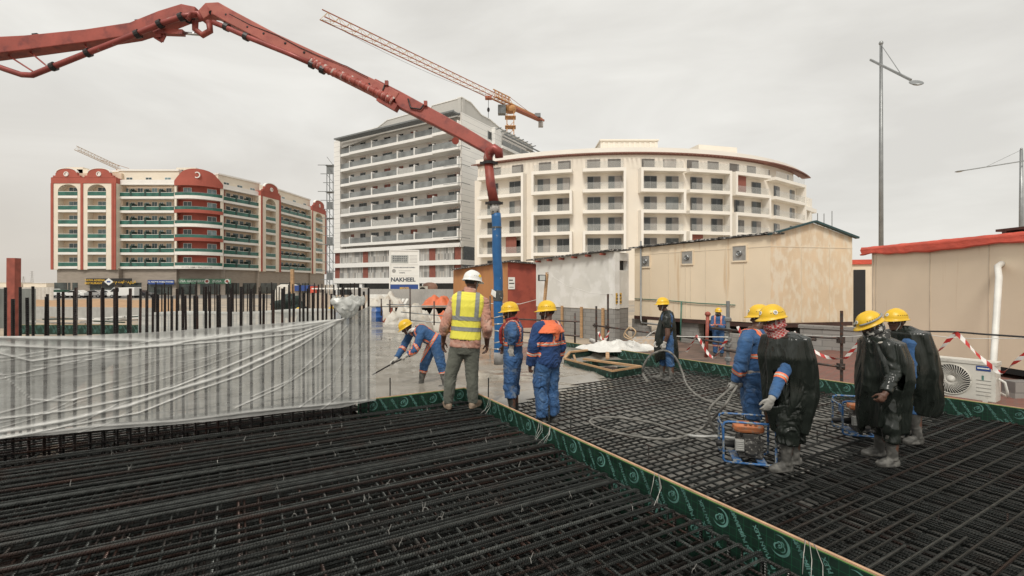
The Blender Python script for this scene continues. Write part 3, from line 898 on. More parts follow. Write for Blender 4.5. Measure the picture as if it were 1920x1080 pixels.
hband(m, aL, aR + 0.1, 0.9, 1.0, 22.07, 22.22, 40); hband(m, aL, aR + 0.08, -0.85, -0.7, 22.3, 22.5, 40)
N = 95
for k in range(N):
    a = aL + (aR + 0.085 - aL) * k / N
    p, q = hpt(a, 0.95), hpt(a, -0.8)
    m.beam(V((q.x, q.y, 22.42)), V((p.x, p.y, 22.17)), 0.12, 0.10)
m.build('pergola', M['h_perg'], hotel)
m = MB(); hband(m, aR - 0.26, aR + 0.12, -0.6, 0.9, 22.26, 22.3, 12); m.build('canopy', M['h_perg'], hotel)
mods = [(903, 988), (1000, 1075), (1092, 1172), (1196, 1279), (1283, 1361), (1366, 1431), (1437, 1495)]
rr = random.Random(3)
for mi_, (x0, x1) in enumerate(mods):
    a0, a1 = hang(x0), hang(x1)
    p0, p1 = hpt(a0), hpt(a1)
    fr = FR(p0, p1)
    L = fr.L
    sag = 0.25
    dep = 1.5
    for f in range(6):
        z = HZ[f]
        m = MB(); m.fbox(fr, 0, L, -0.6, dep, z - 0.42, z + 0.08)
        if f < 5:
            right_side = (mi_ % 2 == 0) or f % 2 == 1
            left_side = (mi_ % 2 == 1) or f % 2 == 1
            if left_side and f not in (3,): m.fbox(fr, 0, 0.38, -0.3, dep, z + 0.08, HZ[f + 1] - 0.42)
            if right_side: m.fbox(fr, L - 0.38, L, -0.3, dep, z + 0.08, HZ[f + 1] - 0.42)
        bal = m.build('balcony', M['h_white'], hotel)
        r = MB()
        r.fbox(fr, 0.4, L - 0.4, dep - 0.12, dep - 0.08, z + 0.1, z + 1.12)
        r.build('railing', M['h_bal'], bal)
        for q in (0.27, 0.76):
            s = L * q; w = 2.0
            brown = rr.random() < 0.10 and f < 5
            if f == 5:
                m = MB(); d = -0.9
                m.fbox(fr, s - 1.0, s + 1.0, d + 0.0, d + 0.22, z + 0.7, z + 1.95, 0)
                m.fbox(fr, s - 0.95, s + 0.95, d + 0.22, d + 0.235, z + 0.75, z + 1.9, 1)
                m.build('window', [M['h_frame'], M['h_curt']], hotel)
                continue
            m = MB()
            m.fbox(fr, s - w / 2, s + w / 2, 0.02, 0.30, z + 0.1, z + 2.25, 0)
            m.fbox(fr, s - w / 2 + 0.06, s - 0.1, 0.30, 0.315, z + 0.15, z + 2.2, 1)
            m.fbox(fr, s - 0.02, s + w / 2 - 0.06, 0.30, 0.315, z + 0.15, z + 2.2, 2)
            m.build('balcony_door', [M['h_frame'], M['h_glass'], M['h_curt'] if rr.random() < 0.6 else M['h_glass']], hotel)
            if brown:
                m = MB(); m.fbox(fr, s - 1.3, s + 0.6, dep - 0.6, dep - 0.5, z + 0.08, HZ[f + 1] - 0.42)
                m.build('slat_screen', M['h_brown'], bal)
# rooftop rooms and right wing
m = MB(); f1 = FR(plan(1126, 84), plan(1233, 84))
m.fbox(f1, 0, f1.L, -5, 0, 22, 27.2)
for k in range(11): m.fbox(f1, f1.L * k / 11 + 0.35, f1.L * k / 11 + 0.75, 0, 0.12, 22, 27.0)
m.fbox(f1, -0.15, f1.L + 0.15, -5, 0.3, 27.2, 27.45)
m.build('rooftop_room', M['h_cream'], hotel); m = MB()
f2 = FR(plan(1310, 86), plan(1382, 88)); m.fbox(f2, 0, f2.L, -5, 0, 22, 27.2)
m.build('rooftop_room', M['h_cream'], hotel)
m = MB()
f3 = FR(plan(1497, 88.5), plan(1527, 95), toward=(60, 40))
for f in range(5):
    z = HZ[f]
    m.fbox(f3, 0, f3.L, -6, 1.2 if f < 3 else 0.4, z - 0.4, z + 0.35, 0)
m.fbox(f3, 0, f3.L, -6, -0.4, -0.5, 19, 0)
for s in (0.2, 3.3, 6.3): m.fbox(f3, s - 0.4, s + 0.5, -0.4, 0.3, -0.5, 18.5, 0)
f4 = FR(plan(1515, 95.0), plan(1555, 97.0)); m.fbox(f4, 0, f4.L, -3, 0, 13.2, 13.9, 0)
m.build('wing', M['h_white'], hotel)
m = MB()
for f in range(5):
    for s in (1.7, 4.8): m.fbox(f3, s - 0.6, s + 0.6, -0.4, -0.35, HZ[f] + 0.4, HZ[f] + 2.5)
m.build('window', M['h_glass'], hotel)
sc3 = thing('hotel_scaffold', 'thin pole scaffold standing at the right end of the cream hotel', 'scaffold', P(1550, 430, 95) * V((1, 1, 0)) if False else (P(1550, 430, 95).x, 95, -0.5))
m = MB()
for px in (1533, 1545, 1560):
    b_ = P(px, 400, 94 + (px - 1533) * .1); t_ = 15.5 + (px - 1533) * 0.05 if px != 1533 else 16.0
    m.beam(V((b_.x, b_.y, -0.5)), V((b_.x, b_.y, t_)), 0.1, 0.1)
for z in (6, 8, 10, 11.5, 13):
    a, b_ = P(1526, 400, 94), P(1566, 400, 97); m.beam(V((a.x, a.y, z)), V((b_.x, b_.y, z + 0.3)), 0.09, 0.09)
m.build('pole', M['t_pergola'], sc3)
# ---------------------------------------------------------------- site: decks, mats, boards
UA, VA = V((math.cos(RAD(30)), math.sin(RAD(30)))), V((-math.sin(RAD(30)), math.cos(RAD(30))))
def UV(u, v, z=0.0):
    p = UA * u + VA * v
    return V((p.x, p.y, z))
UC, VC, ZL = 3.05, 6.73, 0.275
def ub(v):
    if v <= 12.26: return 8.88 + (12.26 - v) * 0.0992
    if v <= 17.05: return 8.88 + (7.46 - 8.88) * (v - 12.26) / 4.79
    return 7.46 + (6.2 - 7.46) * (v - 17.05) / 9.25
def vt(u):
    pts = [(-9, 5.0), (3.0, 5.7), (3.4, 6.25), (3.82, 6.7), (4.6, 7.0), (5.57, 7.5), (6.5, 7.62), (6.93, 7.7), (7.0, 9.8), (8.0, 10.4), (8.6, 10.6), (8.7, 9.9), (12, 9.6)]
    for (a, x), (b, y) in zip(pts[:-1], pts[1:]):
        if u <= b: return x + (y - x) * (u - a) / (b - a)
    return pts[-1][1]
M['deck_dark'] = mat('dark_deck_plywood', (0.030, 0.031, 0.029), 0.8, var=0.4, scale=2.5, col2=(0.10, 0.095, 0.085), c2=(0.56, 0.7))  # near-black deck with paler patches
M['deck_wet'] = mat('slurry_covered_deck', (0.20, 0.193, 0.175), 0.5, var=0.25, scale=1.6, col2=(0.10, 0.098, 0.09), c2=(0.5, 0.72), rvar=0.15, bump=0.15, bscale=18)
M['deck_mid'] = mat('darker_deck', (0.060, 0.058, 0.053), 0.6, var=0.35, scale=2.2, col2=(0.13, 0.125, 0.115), c2=(0.55, 0.7))  # darker tone for the front rows of the right deck
g = MB(); g.poly([UV(-7, -4, -0.10), UV(UC - 0.03, -4, -0.10), UV(UC - 0.03, VC + 0.0, -0.10), UV(UC - 1.6, VC, -0.10), UV(UC - 1.6, VC + 1.05, -0.10), UV(-7, VC + 1.05, -0.10)])
tag(g.build('left_deck', M['deck_dark']), kind='structure')
g = MB()
for k in range(13):
    v0, v1 = -4 + k, -3 + k
    t0, t1 = v0, v1
    g.poly([UV(UC + 0.05, v0, -0.12), UV(ub(v0) - 0.03, v0, -0.12), UV(ub(v1) - 0.03, v1, -0.12), UV(UC + 0.05, v1, -0.12)], 0 if v0 >= 3 else 1)
tag(g.build('right_deck', [M['deck_wet'], M['deck_mid']]), kind='structure')
# poured concrete, its front edge sagging into the mat
def concrete_mat():
    m = mat('wet_concrete', (0.255, 0.235, 0.20), 0.34, var=0.14, scale=0.9, col2=(0.31, 0.29, 0.255), c2=(0.47, 0.60), bump=0.25, bscale=9)
    n, l = m.node_tree.nodes, m.node_tree.links
    t = n.new("ShaderNodeTexCoord"); z = n.new("ShaderNodeTexNoise"); z.inputs['Scale'].default_value = 0.42; z.inputs['Detail'].default_value = 3
    l.new(t.outputs['Object'], z.inputs['Vector'])
    mr_ = n.new("ShaderNodeMapRange"); mr_.inputs['From Min'].default_value = 0.46; mr_.inputs['From Max'].default_value = 0.64
    mr_.inputs['To Min'].default_value = 0.06; mr_.inputs['To Max'].default_value = 0.45
    l.new(z.outputs['Fac'], mr_.inputs['Value']); l.new(mr_.outputs[0], n['Principled BSDF'].inputs['Roughness'])
    bp = [q for q in n if q.type == 'BUMP'][0]
    mr2 = n.new("ShaderNodeMapRange"); mr2.inputs['From Min'].default_value = 0.46; mr2.inputs['From Max'].default_value = 0.66
    mr2.inputs['To Min'].default_value = 0.02; mr2.inputs['To Max'].default_value = 0.55
    l.new(z.outputs['Fac'], mr2.inputs['Value']); l.new(mr2.outputs[0], bp.inputs['Strength'])
    return m
M['concrete'] = concrete_mat()
g = MB(); st = 0.11; idx = {}
def cz(u, v):
    d = v - vt(u) + 0.22 * noise.noise(V((u * 1.7, v * 1.7, 0))) + 0.07 * noise.noise(V((u * 7, v * 7, 3)))
    return -0.17 + 0.23 * max(0, min(1, (d + 0.35) / 0.75)) ** 0.8 + 0.006 * noise.noise(V((u * 5, v * 5, 9))) + max(0, 1 - abs(d - .6) / 1.6) * 0.022 * noise.noise(V((u * 9, v * 9, 2)))
nu, nv = int((9.6 + 2.6) / st), int((26.2 - 5.3) / st)
def cvert(i, j):
    if (i, j) not in idx:
        u, v = -2.6 + i * st, 5.3 + j * st
        u = min(u, ub(v) - 0.02)
        idx[(i, j)] = len(g.v); g.v.append(UV(u, v, cz(u, v)))
    return idx[(i, j)]
for i in range(nu):
    for j in range(nv):
        u, v = -2.6 + (i + 1) * st, 5.3 + j * st
        if u < UC + 0.19 and v < VC + 0.03: continue
        if u < 1.6 and v < VC + 1.05: continue
        if -2.6 + i * st > ub(v) - 0.02 or v < vt(u) - 0.9: continue
        g.f.append((cvert(i, j), cvert(i + 1, j), cvert(i + 1, j + 1), cvert(i, j + 1))); g.m.append(0)
tag(g.build('wet_concrete', M['concrete'], smooth=True), kind='structure')

def rebar_part(par, name, a, b, r, m, hook=0.0, seg=8):
    mb = MB()
    pts = [a, b]
    if hook:
        d = (b - a).normalized()
        pts = [a, b - d * 0.05, b - d * 0.012 - V((0, 0, 0.012)), b - V((0, 0, 0.06)), b - V((0, 0, hook))]
    mb.tube(pts, r, seg, 0, uv=True)
    return mb.build(name, m, par, smooth=True)
rr = random.Random(21)
lm = thing('rebar_mat', 'dense dark mat of ribbed rebar left of the green printed board', 'rebar mat', UV(0, 3, ZL))
stuff = MB()
v = -0.6; k = 0; np_ = 0
while v < VC - 0.12:
    r = (0.0130 if k % 2 == 0 else 0.0085) * rr.uniform(0.95, 1.05)
    dv = rr.uniform(-0.018, 0.018)
    zz = ZL - r - (0.0 if k % 2 == 0 else 0.012)
    u0 = -6.0
    if k % 2 and rr.random() < 0.3: u0 = rr.uniform(-1.5, 0.8)
    e = UC - rr.uniform(0.05, 0.12)
    a, b = UV(u0, v + dv, zz), UV(e, v + dv + rr.uniform(-0.02, 0.02), zz)
    rebar_part(lm, 'rebar', a, b, r, M['rebar_rust'] if rr.random() < 0.12 else M['rebar'], 0.30, 10); np_ += 1
    if v > 2.55 + 0.0 and rr.random() < 0.34 and np_ < 99:
        r2 = rr.choice((0.010, 0.0125, 0.014))
        rebar_part(lm, 'rebar', UV(-6, v + 0.036 + dv, zz - 0.008), UV(e - 0.05, v + 0.036 + dv, zz - 0.006), r2, M['rebar'], 0.25, 8); np_ += 1
    v += (0.098 if v > 2.3 else 0.112) + rr.uniform(-0.016, 0.016); k += 1
# transverse bars and the lower layers, too many to part
u = -3.2
while u < UC - 0.06:
    w = rr.choice((0.012, 0.009, 0.013))
    stuff.tube([UV(u + rr.uniform(-.02, .02), -1.2, ZL - 0.044), UV(u, VC - 0.06, ZL - 0.044)], w, 7, 0 if rr.random() < 0.7 else 1, uv=True)
    if rr.random() < 0.45: stuff.tube([UV(u + 0.05, -1.2, ZL - 0.05), UV(u + 0.045, VC - 0.06, ZL - 0.05)], 0.009, 6, 1, uv=True)
    u += 0.155 + rr.uniform(-.02, .02)
for zz, sp_ in ((ZL - 0.14, 0.13), (0.0, 0.15), (-0.06, 0.13)):
    v = -0.8
    while v < VC - 0.1:
        stuff.tube([UV(-5, v + rr.uniform(-.02, .02), zz), UV(UC - 0.1, v, zz)], 0.011, 6, rr.choice((0, 0, 1)), uv=True); v += sp_
    u = -4
    while u < UC - 0.1:
        stuff.tube([UV(u + rr.uniform(-.02, .02), -1, zz - 0.022), UV(u, VC - 0.1, zz - 0.022)], 0.010, 6, rr.choice((0, 0, 1)), uv=True); u += sp_ * 1.15
for q in range(9):
    for zz in (0.02, ZL - .02): stuff.tube([UV(-5, VC + .08 + q * .105, zz), UV(1.5, VC + .08 + q * .105, zz)], .012, 6, q % 2, uv=True)
u = -4.5
while u < 1.5:
    stuff.tube([UV(u, VC, ZL - .05), UV(u, VC + 1.0, ZL - .05)], .011, 6, 0, uv=True); u += .15
for k in range(60):
    u, v = rr.uniform(-2, UC - 0.2), rr.uniform(0, VC - 0.3)
    stuff.tube([UV(u, v, -0.08), UV(u, v, ZL - 0.03)], 0.008, 6, 1, uv=True)
tag(stuff.build('lower_rebar', [M['rebar'], M['rebar_rust']], lm, smooth=True), kind='stuff')
def tie(par, p, s=1.0):
    mb = MB()
    a = rr.uniform(0, 3)
    d = V((math.cos(a), math.sin(a), 0)) * 0.022 * s
    mb.tube([p - d - V((0, 0, 0.016)), p - d * 0.4 + V((0, 0, 0.008)), p + d * 0.5 + V((0, 0, 0.004)), p + d * 1.2 - V((0, 0, 0.02))], 0.0017, 5)
    mb.tube([p - d * 0.2, p + V((rr.uniform(-.02, .02), rr.uniform(-.02, .02), 0.035))], 0.0015, 5)
    return mb.build('tie_wire', M['wire'], par)
for k in range(98):
    v = -0.6 + 0.098 * 2 * rr.randint(4, 36); u = rr.uniform(-2.2, UC - 0.3)
    if v < VC - 0.2: tie(lm, UV(u, v, ZL + 0.002), rr.uniform(0.5, 1.0))

rm = thing('rebar_mat', 'thinner open rebar grid right of the green printed board with workers standing on it', 'rebar mat', UV(6, 4, 0))
v = -0.9; k = 0
while v < 8.4:
    r = 0.0105
    u0 = UC + 0.06
    rebar_part(rm, 'rebar', UV(u0, v + rr.uniform(-.015, .015), -r), UV(ub(v) - 0.08, v + rr.uniform(-.015, .015), -r), r, M['rebar_rust'] if rr.random() < .3 else M['rebar'], 0.10, 7)
    if v < 5.2:
        r2 = 0.0135
        ln = rr.uniform(1.2, 1.5) if k % 2 else rr.uniform(1.7, 2.1)
        rebar_part(rm, 'rebar', UV(u0, v + 0.095, -r2 + 0.004), UV(u0 + ln, v + 0.097, -r2 + 0.004), r2, M['rebar'], 0, 9)
    if v < 6 and k % 2: rebar_part(rm, 'rebar', UV(ub(v) - rr.uniform(1.4, 2.0), v + 0.06, -r), UV(ub(v) - 0.08, v + 0.06, -r), r, M['rebar_rust'], 0.1, 7)
    v += 0.19; k += 1
stuff = MB()
u = UC + 0.14
while u < 10.0:
    vend = 8.6 if u < 8.9 else 8.6
    while ub(vend) < u + 0.08 and vend > 0: vend -= 0.3
    stuff.tube([UV(u + rr.uniform(-.015, .015), -1.2, -0.031), UV(u, vend, -0.031)], 0.0095, 6, rr.choice((0, 0, 0, 1)), uv=True)
    u += 0.145 + rr.uniform(-.012, .012)
for zz, sp in ((-0.085, 0.24),):
    v = -0.9
    while v < 3.6:
        stuff.tube([UV(UC + 0.1, v, zz), UV(ub(v) - .1, v, zz)], 0.010, 6, 0, uv=True); v += sp
    u = UC + 0.18
    while u < 10:
        vend = 3.4 + 0.9 * noise.noise(V((u, 0, 0))) - (u - 3) * 0.05
        stuff.tube([UV(u, -1.2, zz + 0.02), UV(u, vend, zz + 0.02)], 0.010, 6, 0, uv=True)
        stuff.tube([UV(u + .05, -1.2, zz + 0.03), UV(u + 0.05, vend - 0.6, zz + 0.03)], 0.009, 6, 0, uv=True)
        u += 0.105
for k in range(40):
    u, v = rr.uniform(UC + 0.4, 9), rr.uniform(0, 6.5)
    stuff.tube([UV(u, v, -0.11), UV(u, v, rr.choice((-0.01, -0.01, 0.04)))], 0.007, 5, 1, uv=True)
tag(stuff.build('lower_rebar', [M['rebar'], M['rebar_rust']], rm, smooth=True), kind='stuff')
for (px, py0, py1) in ((772, 753, 705), (938, 738, 733), (1058, 783, 747), (1076, 795, 773), (1124, 826, 800)):
    pass
for nme, (u, v), hgt in (('short', (3.35, 4.9), 0.62), ('short', (3.42, 4.55), 0.55), ('tall', (3.25, 6.35), 0.72), ('low', (3.6, 3.6), 0.25)):
    b = UV(u, v, -0.12)
    mb = MB(); mb.tube([b, b + V((0.01, 0, hgt))], 0.009, 8, 0, uv=True)
    tag(mb.build('dowel_bar', M['rebar'], smooth=True), {0.62: 'upright dark bar behind the green board beside the worker with the orange hood', 0.55: 'single upright dark bar behind the green board just past the bundled white ties',
        0.72: 'upright dark bar beside the boots of the worker with the red scarf', 0.25: 'short upright dark stub sticking out of the open rebar grid under the looped hose'}[hgt], 'dowel', 'upright bars behind the green board')
b = UV(1.95, 6.95, 0.0)
mb = MB(); mb.tube([b, b + V((0, 0, 0.63))], 0.009, 8, 0, uv=True)
tag(mb.build('dowel_bar', M['rebar'], smooth=True), 'upright dark bar behind the short green board in front of the bending worker', 'dowel', 'upright bars behind the green board')

# ---- printed formwork boards
def film_face_mat():
    m = mat('green_film_faced_plywood', (0.012, 0.030, 0.022), 0.35, var=0.4, scale=3, col2=(0.018, 0.045, 0.032), c2=(0.5, 0.75))
    n, l = m.node_tree.nodes, m.node_tree.links
    b = n['Principled BSDF']; src = b.inputs['Base Color'].links[0].from_socket
    t = n.new("ShaderNodeTexCoord"); sp = n.new("ShaderNodeSeparateXYZ"); l.new(t.outputs['UV'], sp.inputs[0])
    acc = None
    for ax in ('X', 'Y'):
        a = n.new("ShaderNodeMath"); a.operation = 'MULTIPLY'; a.inputs[1].default_value = 1 / 0.055; l.new(sp.outputs[ax], a.inputs[0])
        f = n.new("ShaderNodeMath"); f.operation = 'FRACT'; l.new(a.outputs[0], f.inputs[0])
        q = n.new("ShaderNodeMath"); q.operation = 'LESS_THAN'; q.inputs[1].default_value = 0.045; l.new(f.outputs[0], q.inputs[0])
        if acc is None: acc = q
        else:
            mx_ = n.new("ShaderNodeMath"); mx_.operation = 'MAXIMUM'; l.new(acc.outputs[0], mx_.inputs[0]); l.new(q.outputs[0], mx_.inputs[1]); acc = mx_
    mx = n.new("ShaderNodeMixRGB"); mx.inputs[2].default_value = (0.018, 0.10, 0.05, 1)
    l.new(acc.outputs[0], mx.inputs[0]); l.new(src, mx.inputs[1]); l.new(mx.outputs[0], b.inputs['Base Color'])
    return m
M['board'] = film_face_mat()
M['board_plain'] = mat('plain_green_film_plywood', (0.014, 0.036, 0.026), 0.4, var=0.5, scale=9, col2=(0.09, 0.2, 0.16), c2=(0.6, 0.7))
M['board_print'] = mat('pale_green_print', (0.10, 0.225, 0.195), 0.4, var=0.45, scale=9)
M['board_green_edge'] = mat('bright_green_film_edge', (0.16, 0.34, 0.10), 0.5, var=0.15)

def emblem_polys(r=0.068):
    """ring crescent and a curled bird-like swirl"""
    out = []
    N = 22
    for k in range(N):
        a0, a1 = RAD(-150 + 265 * k / N), RAD(-150 + 265 * (k + 1) / N)
        w0, w1 = 0.26 * math.sin(PI * (k + .25) / (N + .5)), 0.26 * math.sin(PI * (k + 1.25) / (N + .5))
        out.append([(r * (1 - w0) * math.cos(a0), r * (1 - w0) * math.sin(a0)), (r * math.cos(a0), r * math.sin(a0)), (r * math.cos(a1), r * math.sin(a1)), (r * (1 - w1) * math.cos(a1), r * (1 - w1) * math.sin(a1))])
    def stroke(pts, w):
        n = len(pts)
        for k in range(n - 1):
            (x0, y0), (x1, y1) = pts[k], pts[k + 1]
            dx, dy = x1 - x0, y1 - y0; L = math.hypot(dx, dy) or 1
            nx, ny = -dy / L, dx / L
            wa, wb = w * math.sin(PI * (k + .3) / (n - .4)), w * math.sin(PI * (k + 1.3) / (n - .4))
            out.append([(x0 + nx * wa, y0 + ny * wa), (x0 - nx * wa, y0 - ny * wa), (x1 - nx * wb, y1 - ny * wb), (x1 + nx * wb, y1 + ny * wb)])
    def spiral(cx, cy, r0, r1, a0, a1, w, n=12):
        stroke([(cx + (r0 + (r1 - r0) * k / n) * math.cos(RAD(a0 + (a1 - a0) * k / n)), cy + (r0 + (r1 - r0) * k / n) * math.sin(RAD(a0 + (a1 - a0) * k / n))) for k in range(n + 1)], w * r)
    spiral(-0.1 * r, 0.15 * r, 0.42 * r, 0.10 * r, -120, 190, 0.075)
    spiral(-0.25 * r, -0.2 * r, 0.40 * r, 0.22 * r, 60, 260, 0.085)
    spiral(0.2 * r, -0.1 * r, 0.46 * r, 0.2 * r, -110, 60, 0.065)
    spiral(0.12 * r, 0.25 * r, 0.32 * r, 0.1 * r, -60, 150, 0.06)
    spiral(0.0, -0.05 * r, 0.14 * r, 0.08 * r, 0, 300, 0.06)
    return out
EMB = emblem_polys()
def print_mesh(length, z0, z1, s_start=0.1, period=0.44, lower=True):
    """print laid out in board coordinates: x along, y up"""
    bm = bmesh.new()
    def add(polys, ox, oy):
        for pl in polys:
            vs = [bm.verts.new((ox + x, oy + y, 0)) for x, y in pl]
            try: bm.faces.new(vs)
            except ValueError: pass
    cu = bpy.data.curves.new("lettering", 'FONT'); cu.body = "JIN FU YUAN PLEX"; cu.size = 0.040; cu.align_x = 'LEFT'; cu.align_y = 'CENTER'; cu.offset = 0.0012; cu.resolution_u = 1
    to = bpy.data.objects.new("lettering", cu); COL.objects.link(to)
    tme = bpy.data.meshes.new_from_object(to.evaluated_get(bpy.context.evaluated_depsgraph_get()))
    bpy.data.objects.remove(to)
    s = s_start; k = 0
    while s < length:
        add(EMB, s, z1 - 0.095)
        add(EMB, s + period / 2, z1 - 0.27)
        for q, zc in ((0.185, z1 - 0.15), (0.235, z1 - 0.24), (0.435, z1 - 0.32), (0.465, z1 - 0.47)):
            nb = bmesh.new(); nb.from_mesh(tme)
            bmesh.ops.transform(nb, matrix=Matrix.Translation((s + q, zc, 0)) @ Matrix.Rotation(RAD(121), 4, 'Z'), verts=nb.verts)
            t2 = bpy.data.meshes.new('t'); nb.to_mesh(t2); nb.free(); bm.from_mesh(t2); bpy.data.meshes.remove(t2)
        s += period; k += 1
    for co, no in (((0, z1 - 0.004, 0), (0, 1, 0)), ((0, z0 + 0.004, 0), (0, -1, 0)), ((0.01, 0, 0), (-1, 0, 0)), ((length - 0.01, 0, 0), (1, 0, 0))):
        bmesh.ops.bisect_plane(bm, geom=bm.verts[:] + bm.edges[:] + bm.faces[:], plane_co=co, plane_no=no, clear_outer=True)
    return bm
def form_board(label, a, b, z0, z1, facing, s_start=0.1, period=0.44, thick=0.018, edge=True, group='green printed formwork boards'):
    """a, b: plan points; facing: plan point the printed face looks to; x runs so that x cross up = facing"""
    a, b = V((a[0], a[1])), V((b[0], b[1]))
    fr = FR(a, b, toward=facing)
    t = thing('formwork_board', label, 'formwork board', fr.at(fr.L / 2, 0, z0), group=group)
    mb = MB(); i = len(mb.v)
    mb.fbox(fr, 0, fr.L, -thick, 0, z0, z1 - (0.004 if edge else 0))
    for j in range(8):
        mb.uv[i + j] = ((0, fr.L, fr.L, 0)[j % 4], z0 if j < 4 else z1)
    mb.build('panel', M['board'], t)
    if edge:
        mb = MB(); mb.fbox(fr, 0, fr.L, -thick - 0.002, 0.0015, z1 - 0.0035, z1 + 0.006, 0)
        mb.fbox(fr, 0, fr.L, 0.0, 0.0025, z1 - 0.010, z1 - 0.004, 1)
        mb.build('top_edge', [M['wood_pale'], M['board_green_edge']], t)
    x = V((fr.t.x, fr.t.y, 0)); up = V((0, 0, 1))
    Mx = basis(fr.at(0, 0.0022, 0), x, up)
    if V((Mx[0][2], Mx[1][2])).dot(fr.n) < 0:
        Mx = basis(fr.at(fr.L, 0.0022, 0), -x, up)
    bm = print_mesh(fr.L, z0, z1, s_start, period)
    bmesh.ops.transform(bm, matrix=wm(t).inverted() @ Mx, verts=bm.verts)
    me = bpy.data.meshes.new('print'); bm.to_mesh(me); bm.free()
    link_mesh('print', me, M['board_print'], t)
    return t, fr
ptC = UV(UC, VC + 0.02)
form_board('long green printed board from the man in the yellow vest towards the lower right', (UV(UC, -2.5).x, UV(UC, -2.5).y), (UV(UC, VC + .04).x, UV(UC, VC + .04).y), -0.12, 0.40, (UV(0, 2).x, UV(0, 2).y), 0.12)
a_, b_ = UV(1.45, VC + 0.02), UV(UC - 0.003, VC + 0.02)
form_board('short green printed board behind the legs of the man in the yellow vest', (a_.x, a_.y), (b_.x, b_.y), -0.12, 0.40, (UV(2, 0).x, UV(2, 0).y), 0.2)
a_, b_ = UV(ub(-2), -2), UV(ub(3.4), 3.4)
form_board('green printed board under the air conditioner at the right edge of the rebar grid', (a_.x, a_.y), (b_.x, b_.y), -0.2, 0.2, (0, 2), 0.2)
a_, b_ = UV(ub(3.402), 3.402), UV(ub(8.2), 8.2)
form_board('green printed board along the right grid edge below the red brick paving', (a_.x, a_.y), (b_.x, b_.y), -0.2, 0.2, (0, 2), 0.2)
a_, b_ = UV(ub(8.202), 8.202), UV(ub(12.2), 12.2)
form_board('farthest green printed board behind the box of timber formwork and the white sheeting', (a_.x, a_.y), (b_.x, b_.y), -0.2, 0.2, (0, 2), 0.2)
# wire ties over the board
for k, (v, label) in enumerate(((5.9, 'pale wire ties looped over the green board nearest the man in the vest'), (4.62, 'pale wire ties looped over the green board below the orange hooded worker'), (4.4, 'pale wire tie bundle over the green board beside the looped grey hose'),
                                (2.85, 'pale wire ties over the middle of the green board where it crosses hooked bars'), (1.62, 'pale wire ties over the green board nearest the bottom edge'))):
    mb = MB()
    for q in range(3):
        o = rr.uniform(-0.03, 0.03)
        mb.tube([UV(UC + 0.06, v + o + 0.05, 0.02), UV(UC + 0.03, v + o + 0.03, 0.40), UV(UC - 0.005, v + o, 0.415), UV(UC - 0.03, v + o * 2 - 0.03, 0.33), UV(UC - 0.10 - 0.05 * q, v + o * 3 - 0.09, ZL - 0.02)], 0.0023, 6)
    tag(mb.build('wire_tie', M['wire'], smooth=True), label, 'wire tie', 'wire ties on the green board')
# timber void former
vf = thing('timber_void_former', 'low timber and plywood box frame set in the wet concrete near the far edge', 'formwork', UV(8, 9, 0))
mb = MB()
for a, b in (((6.95, 7.75), (7.06, 9.6)), ((7.06, 9.6), (7.89, 10.5)), ((7.89, 10.5), (8.8, 10.6)), ((6.95, 7.75), (7.9, 7.85)), ((7.5, 8.2), (7.86, 7.86)), ((7.28, 9.15), (8.1, 9.0)), ((8.1, 9.0), (8.85, 8.5))):
    mb.beam(UV(*a, 0.06), UV(*b, 0.06), 0.05, 0.14)
mb.build('side', M['board_plain'], vf)
mb = MB()
for a, b, w in (((6.95, 7.75), (7.06, 9.6), 0.03), ((7.06, 9.62), (7.89, 10.5), 0.07), ((7.89, 10.5), (8.8, 10.6), 0.10), ((6.95, 7.75), (7.9, 7.85), 0.03), ((7.45, 9.35), (7.86, 7.86), 0.10), ((7.15, 9.3), (7.6, 9.95), 0.05), ((8.0, 9.1), (8.7, 9.9), 0.09)):
    mb.beam(UV(*a, 0.15), UV(*b, 0.15), w, 0.04)
mb.build('timber', M['wood'], vf)

# ---- starter bar wall and its plastic film
cage = thing('rebar_cage', 'row of tall dark starter bars wrapped in clear plastic along the left mat', 'rebar cage', UV(-1, 6.9, 0))
WV = VC - 0.02
for row in (0, 1):
    u = 1.58; k = 0
    while u > -4.6:
        vv = WV + 0.52 * row
        top = 1.90 + rr.uniform(-0.06, 0.08)
        rebar_part(cage, 'starter_bar', UV(u + rr.uniform(-.012, .012), vv + rr.uniform(-.02, .02), -0.1), UV(u + rr.uniform(-.015, .015), vv + rr.uniform(-.03, .03), top), 0.0152 if row == 0 else 0.0135, M['rebar_wall'], 0, 8)
        u -= 0.118 + rr.uniform(-0.006, 0.006); k += 1
for q in range(3):
    rebar_part(cage, 'starter_bar', UV(1.56, WV + 0.13 * (q + 1), -0.1), UV(1.56 + rr.uniform(-.02, .02), WV + 0.13 * (q + 1), 1.9 + rr.uniform(-.1, .05)), 0.0155, M['rebar_wall'], 0, 8)
mb = MB()
for z in (0.30, 0.42):
    for vv in (WV - 0.03, WV + 0.55):
        mb.tube([UV(-4.8, vv, z + rr.uniform(-.02, .02)), UV(1.6, vv, z)], 0.008, 6, uv=True)
mb.build('tie_bar', M['rebar_wall'], cage, smooth=True)
for q in range(7):
    mb = MB(); k = UV(-2.65 - rr.uniform(0, 1.2), WV - 0.35 - rr.uniform(0, .3), -0.1)
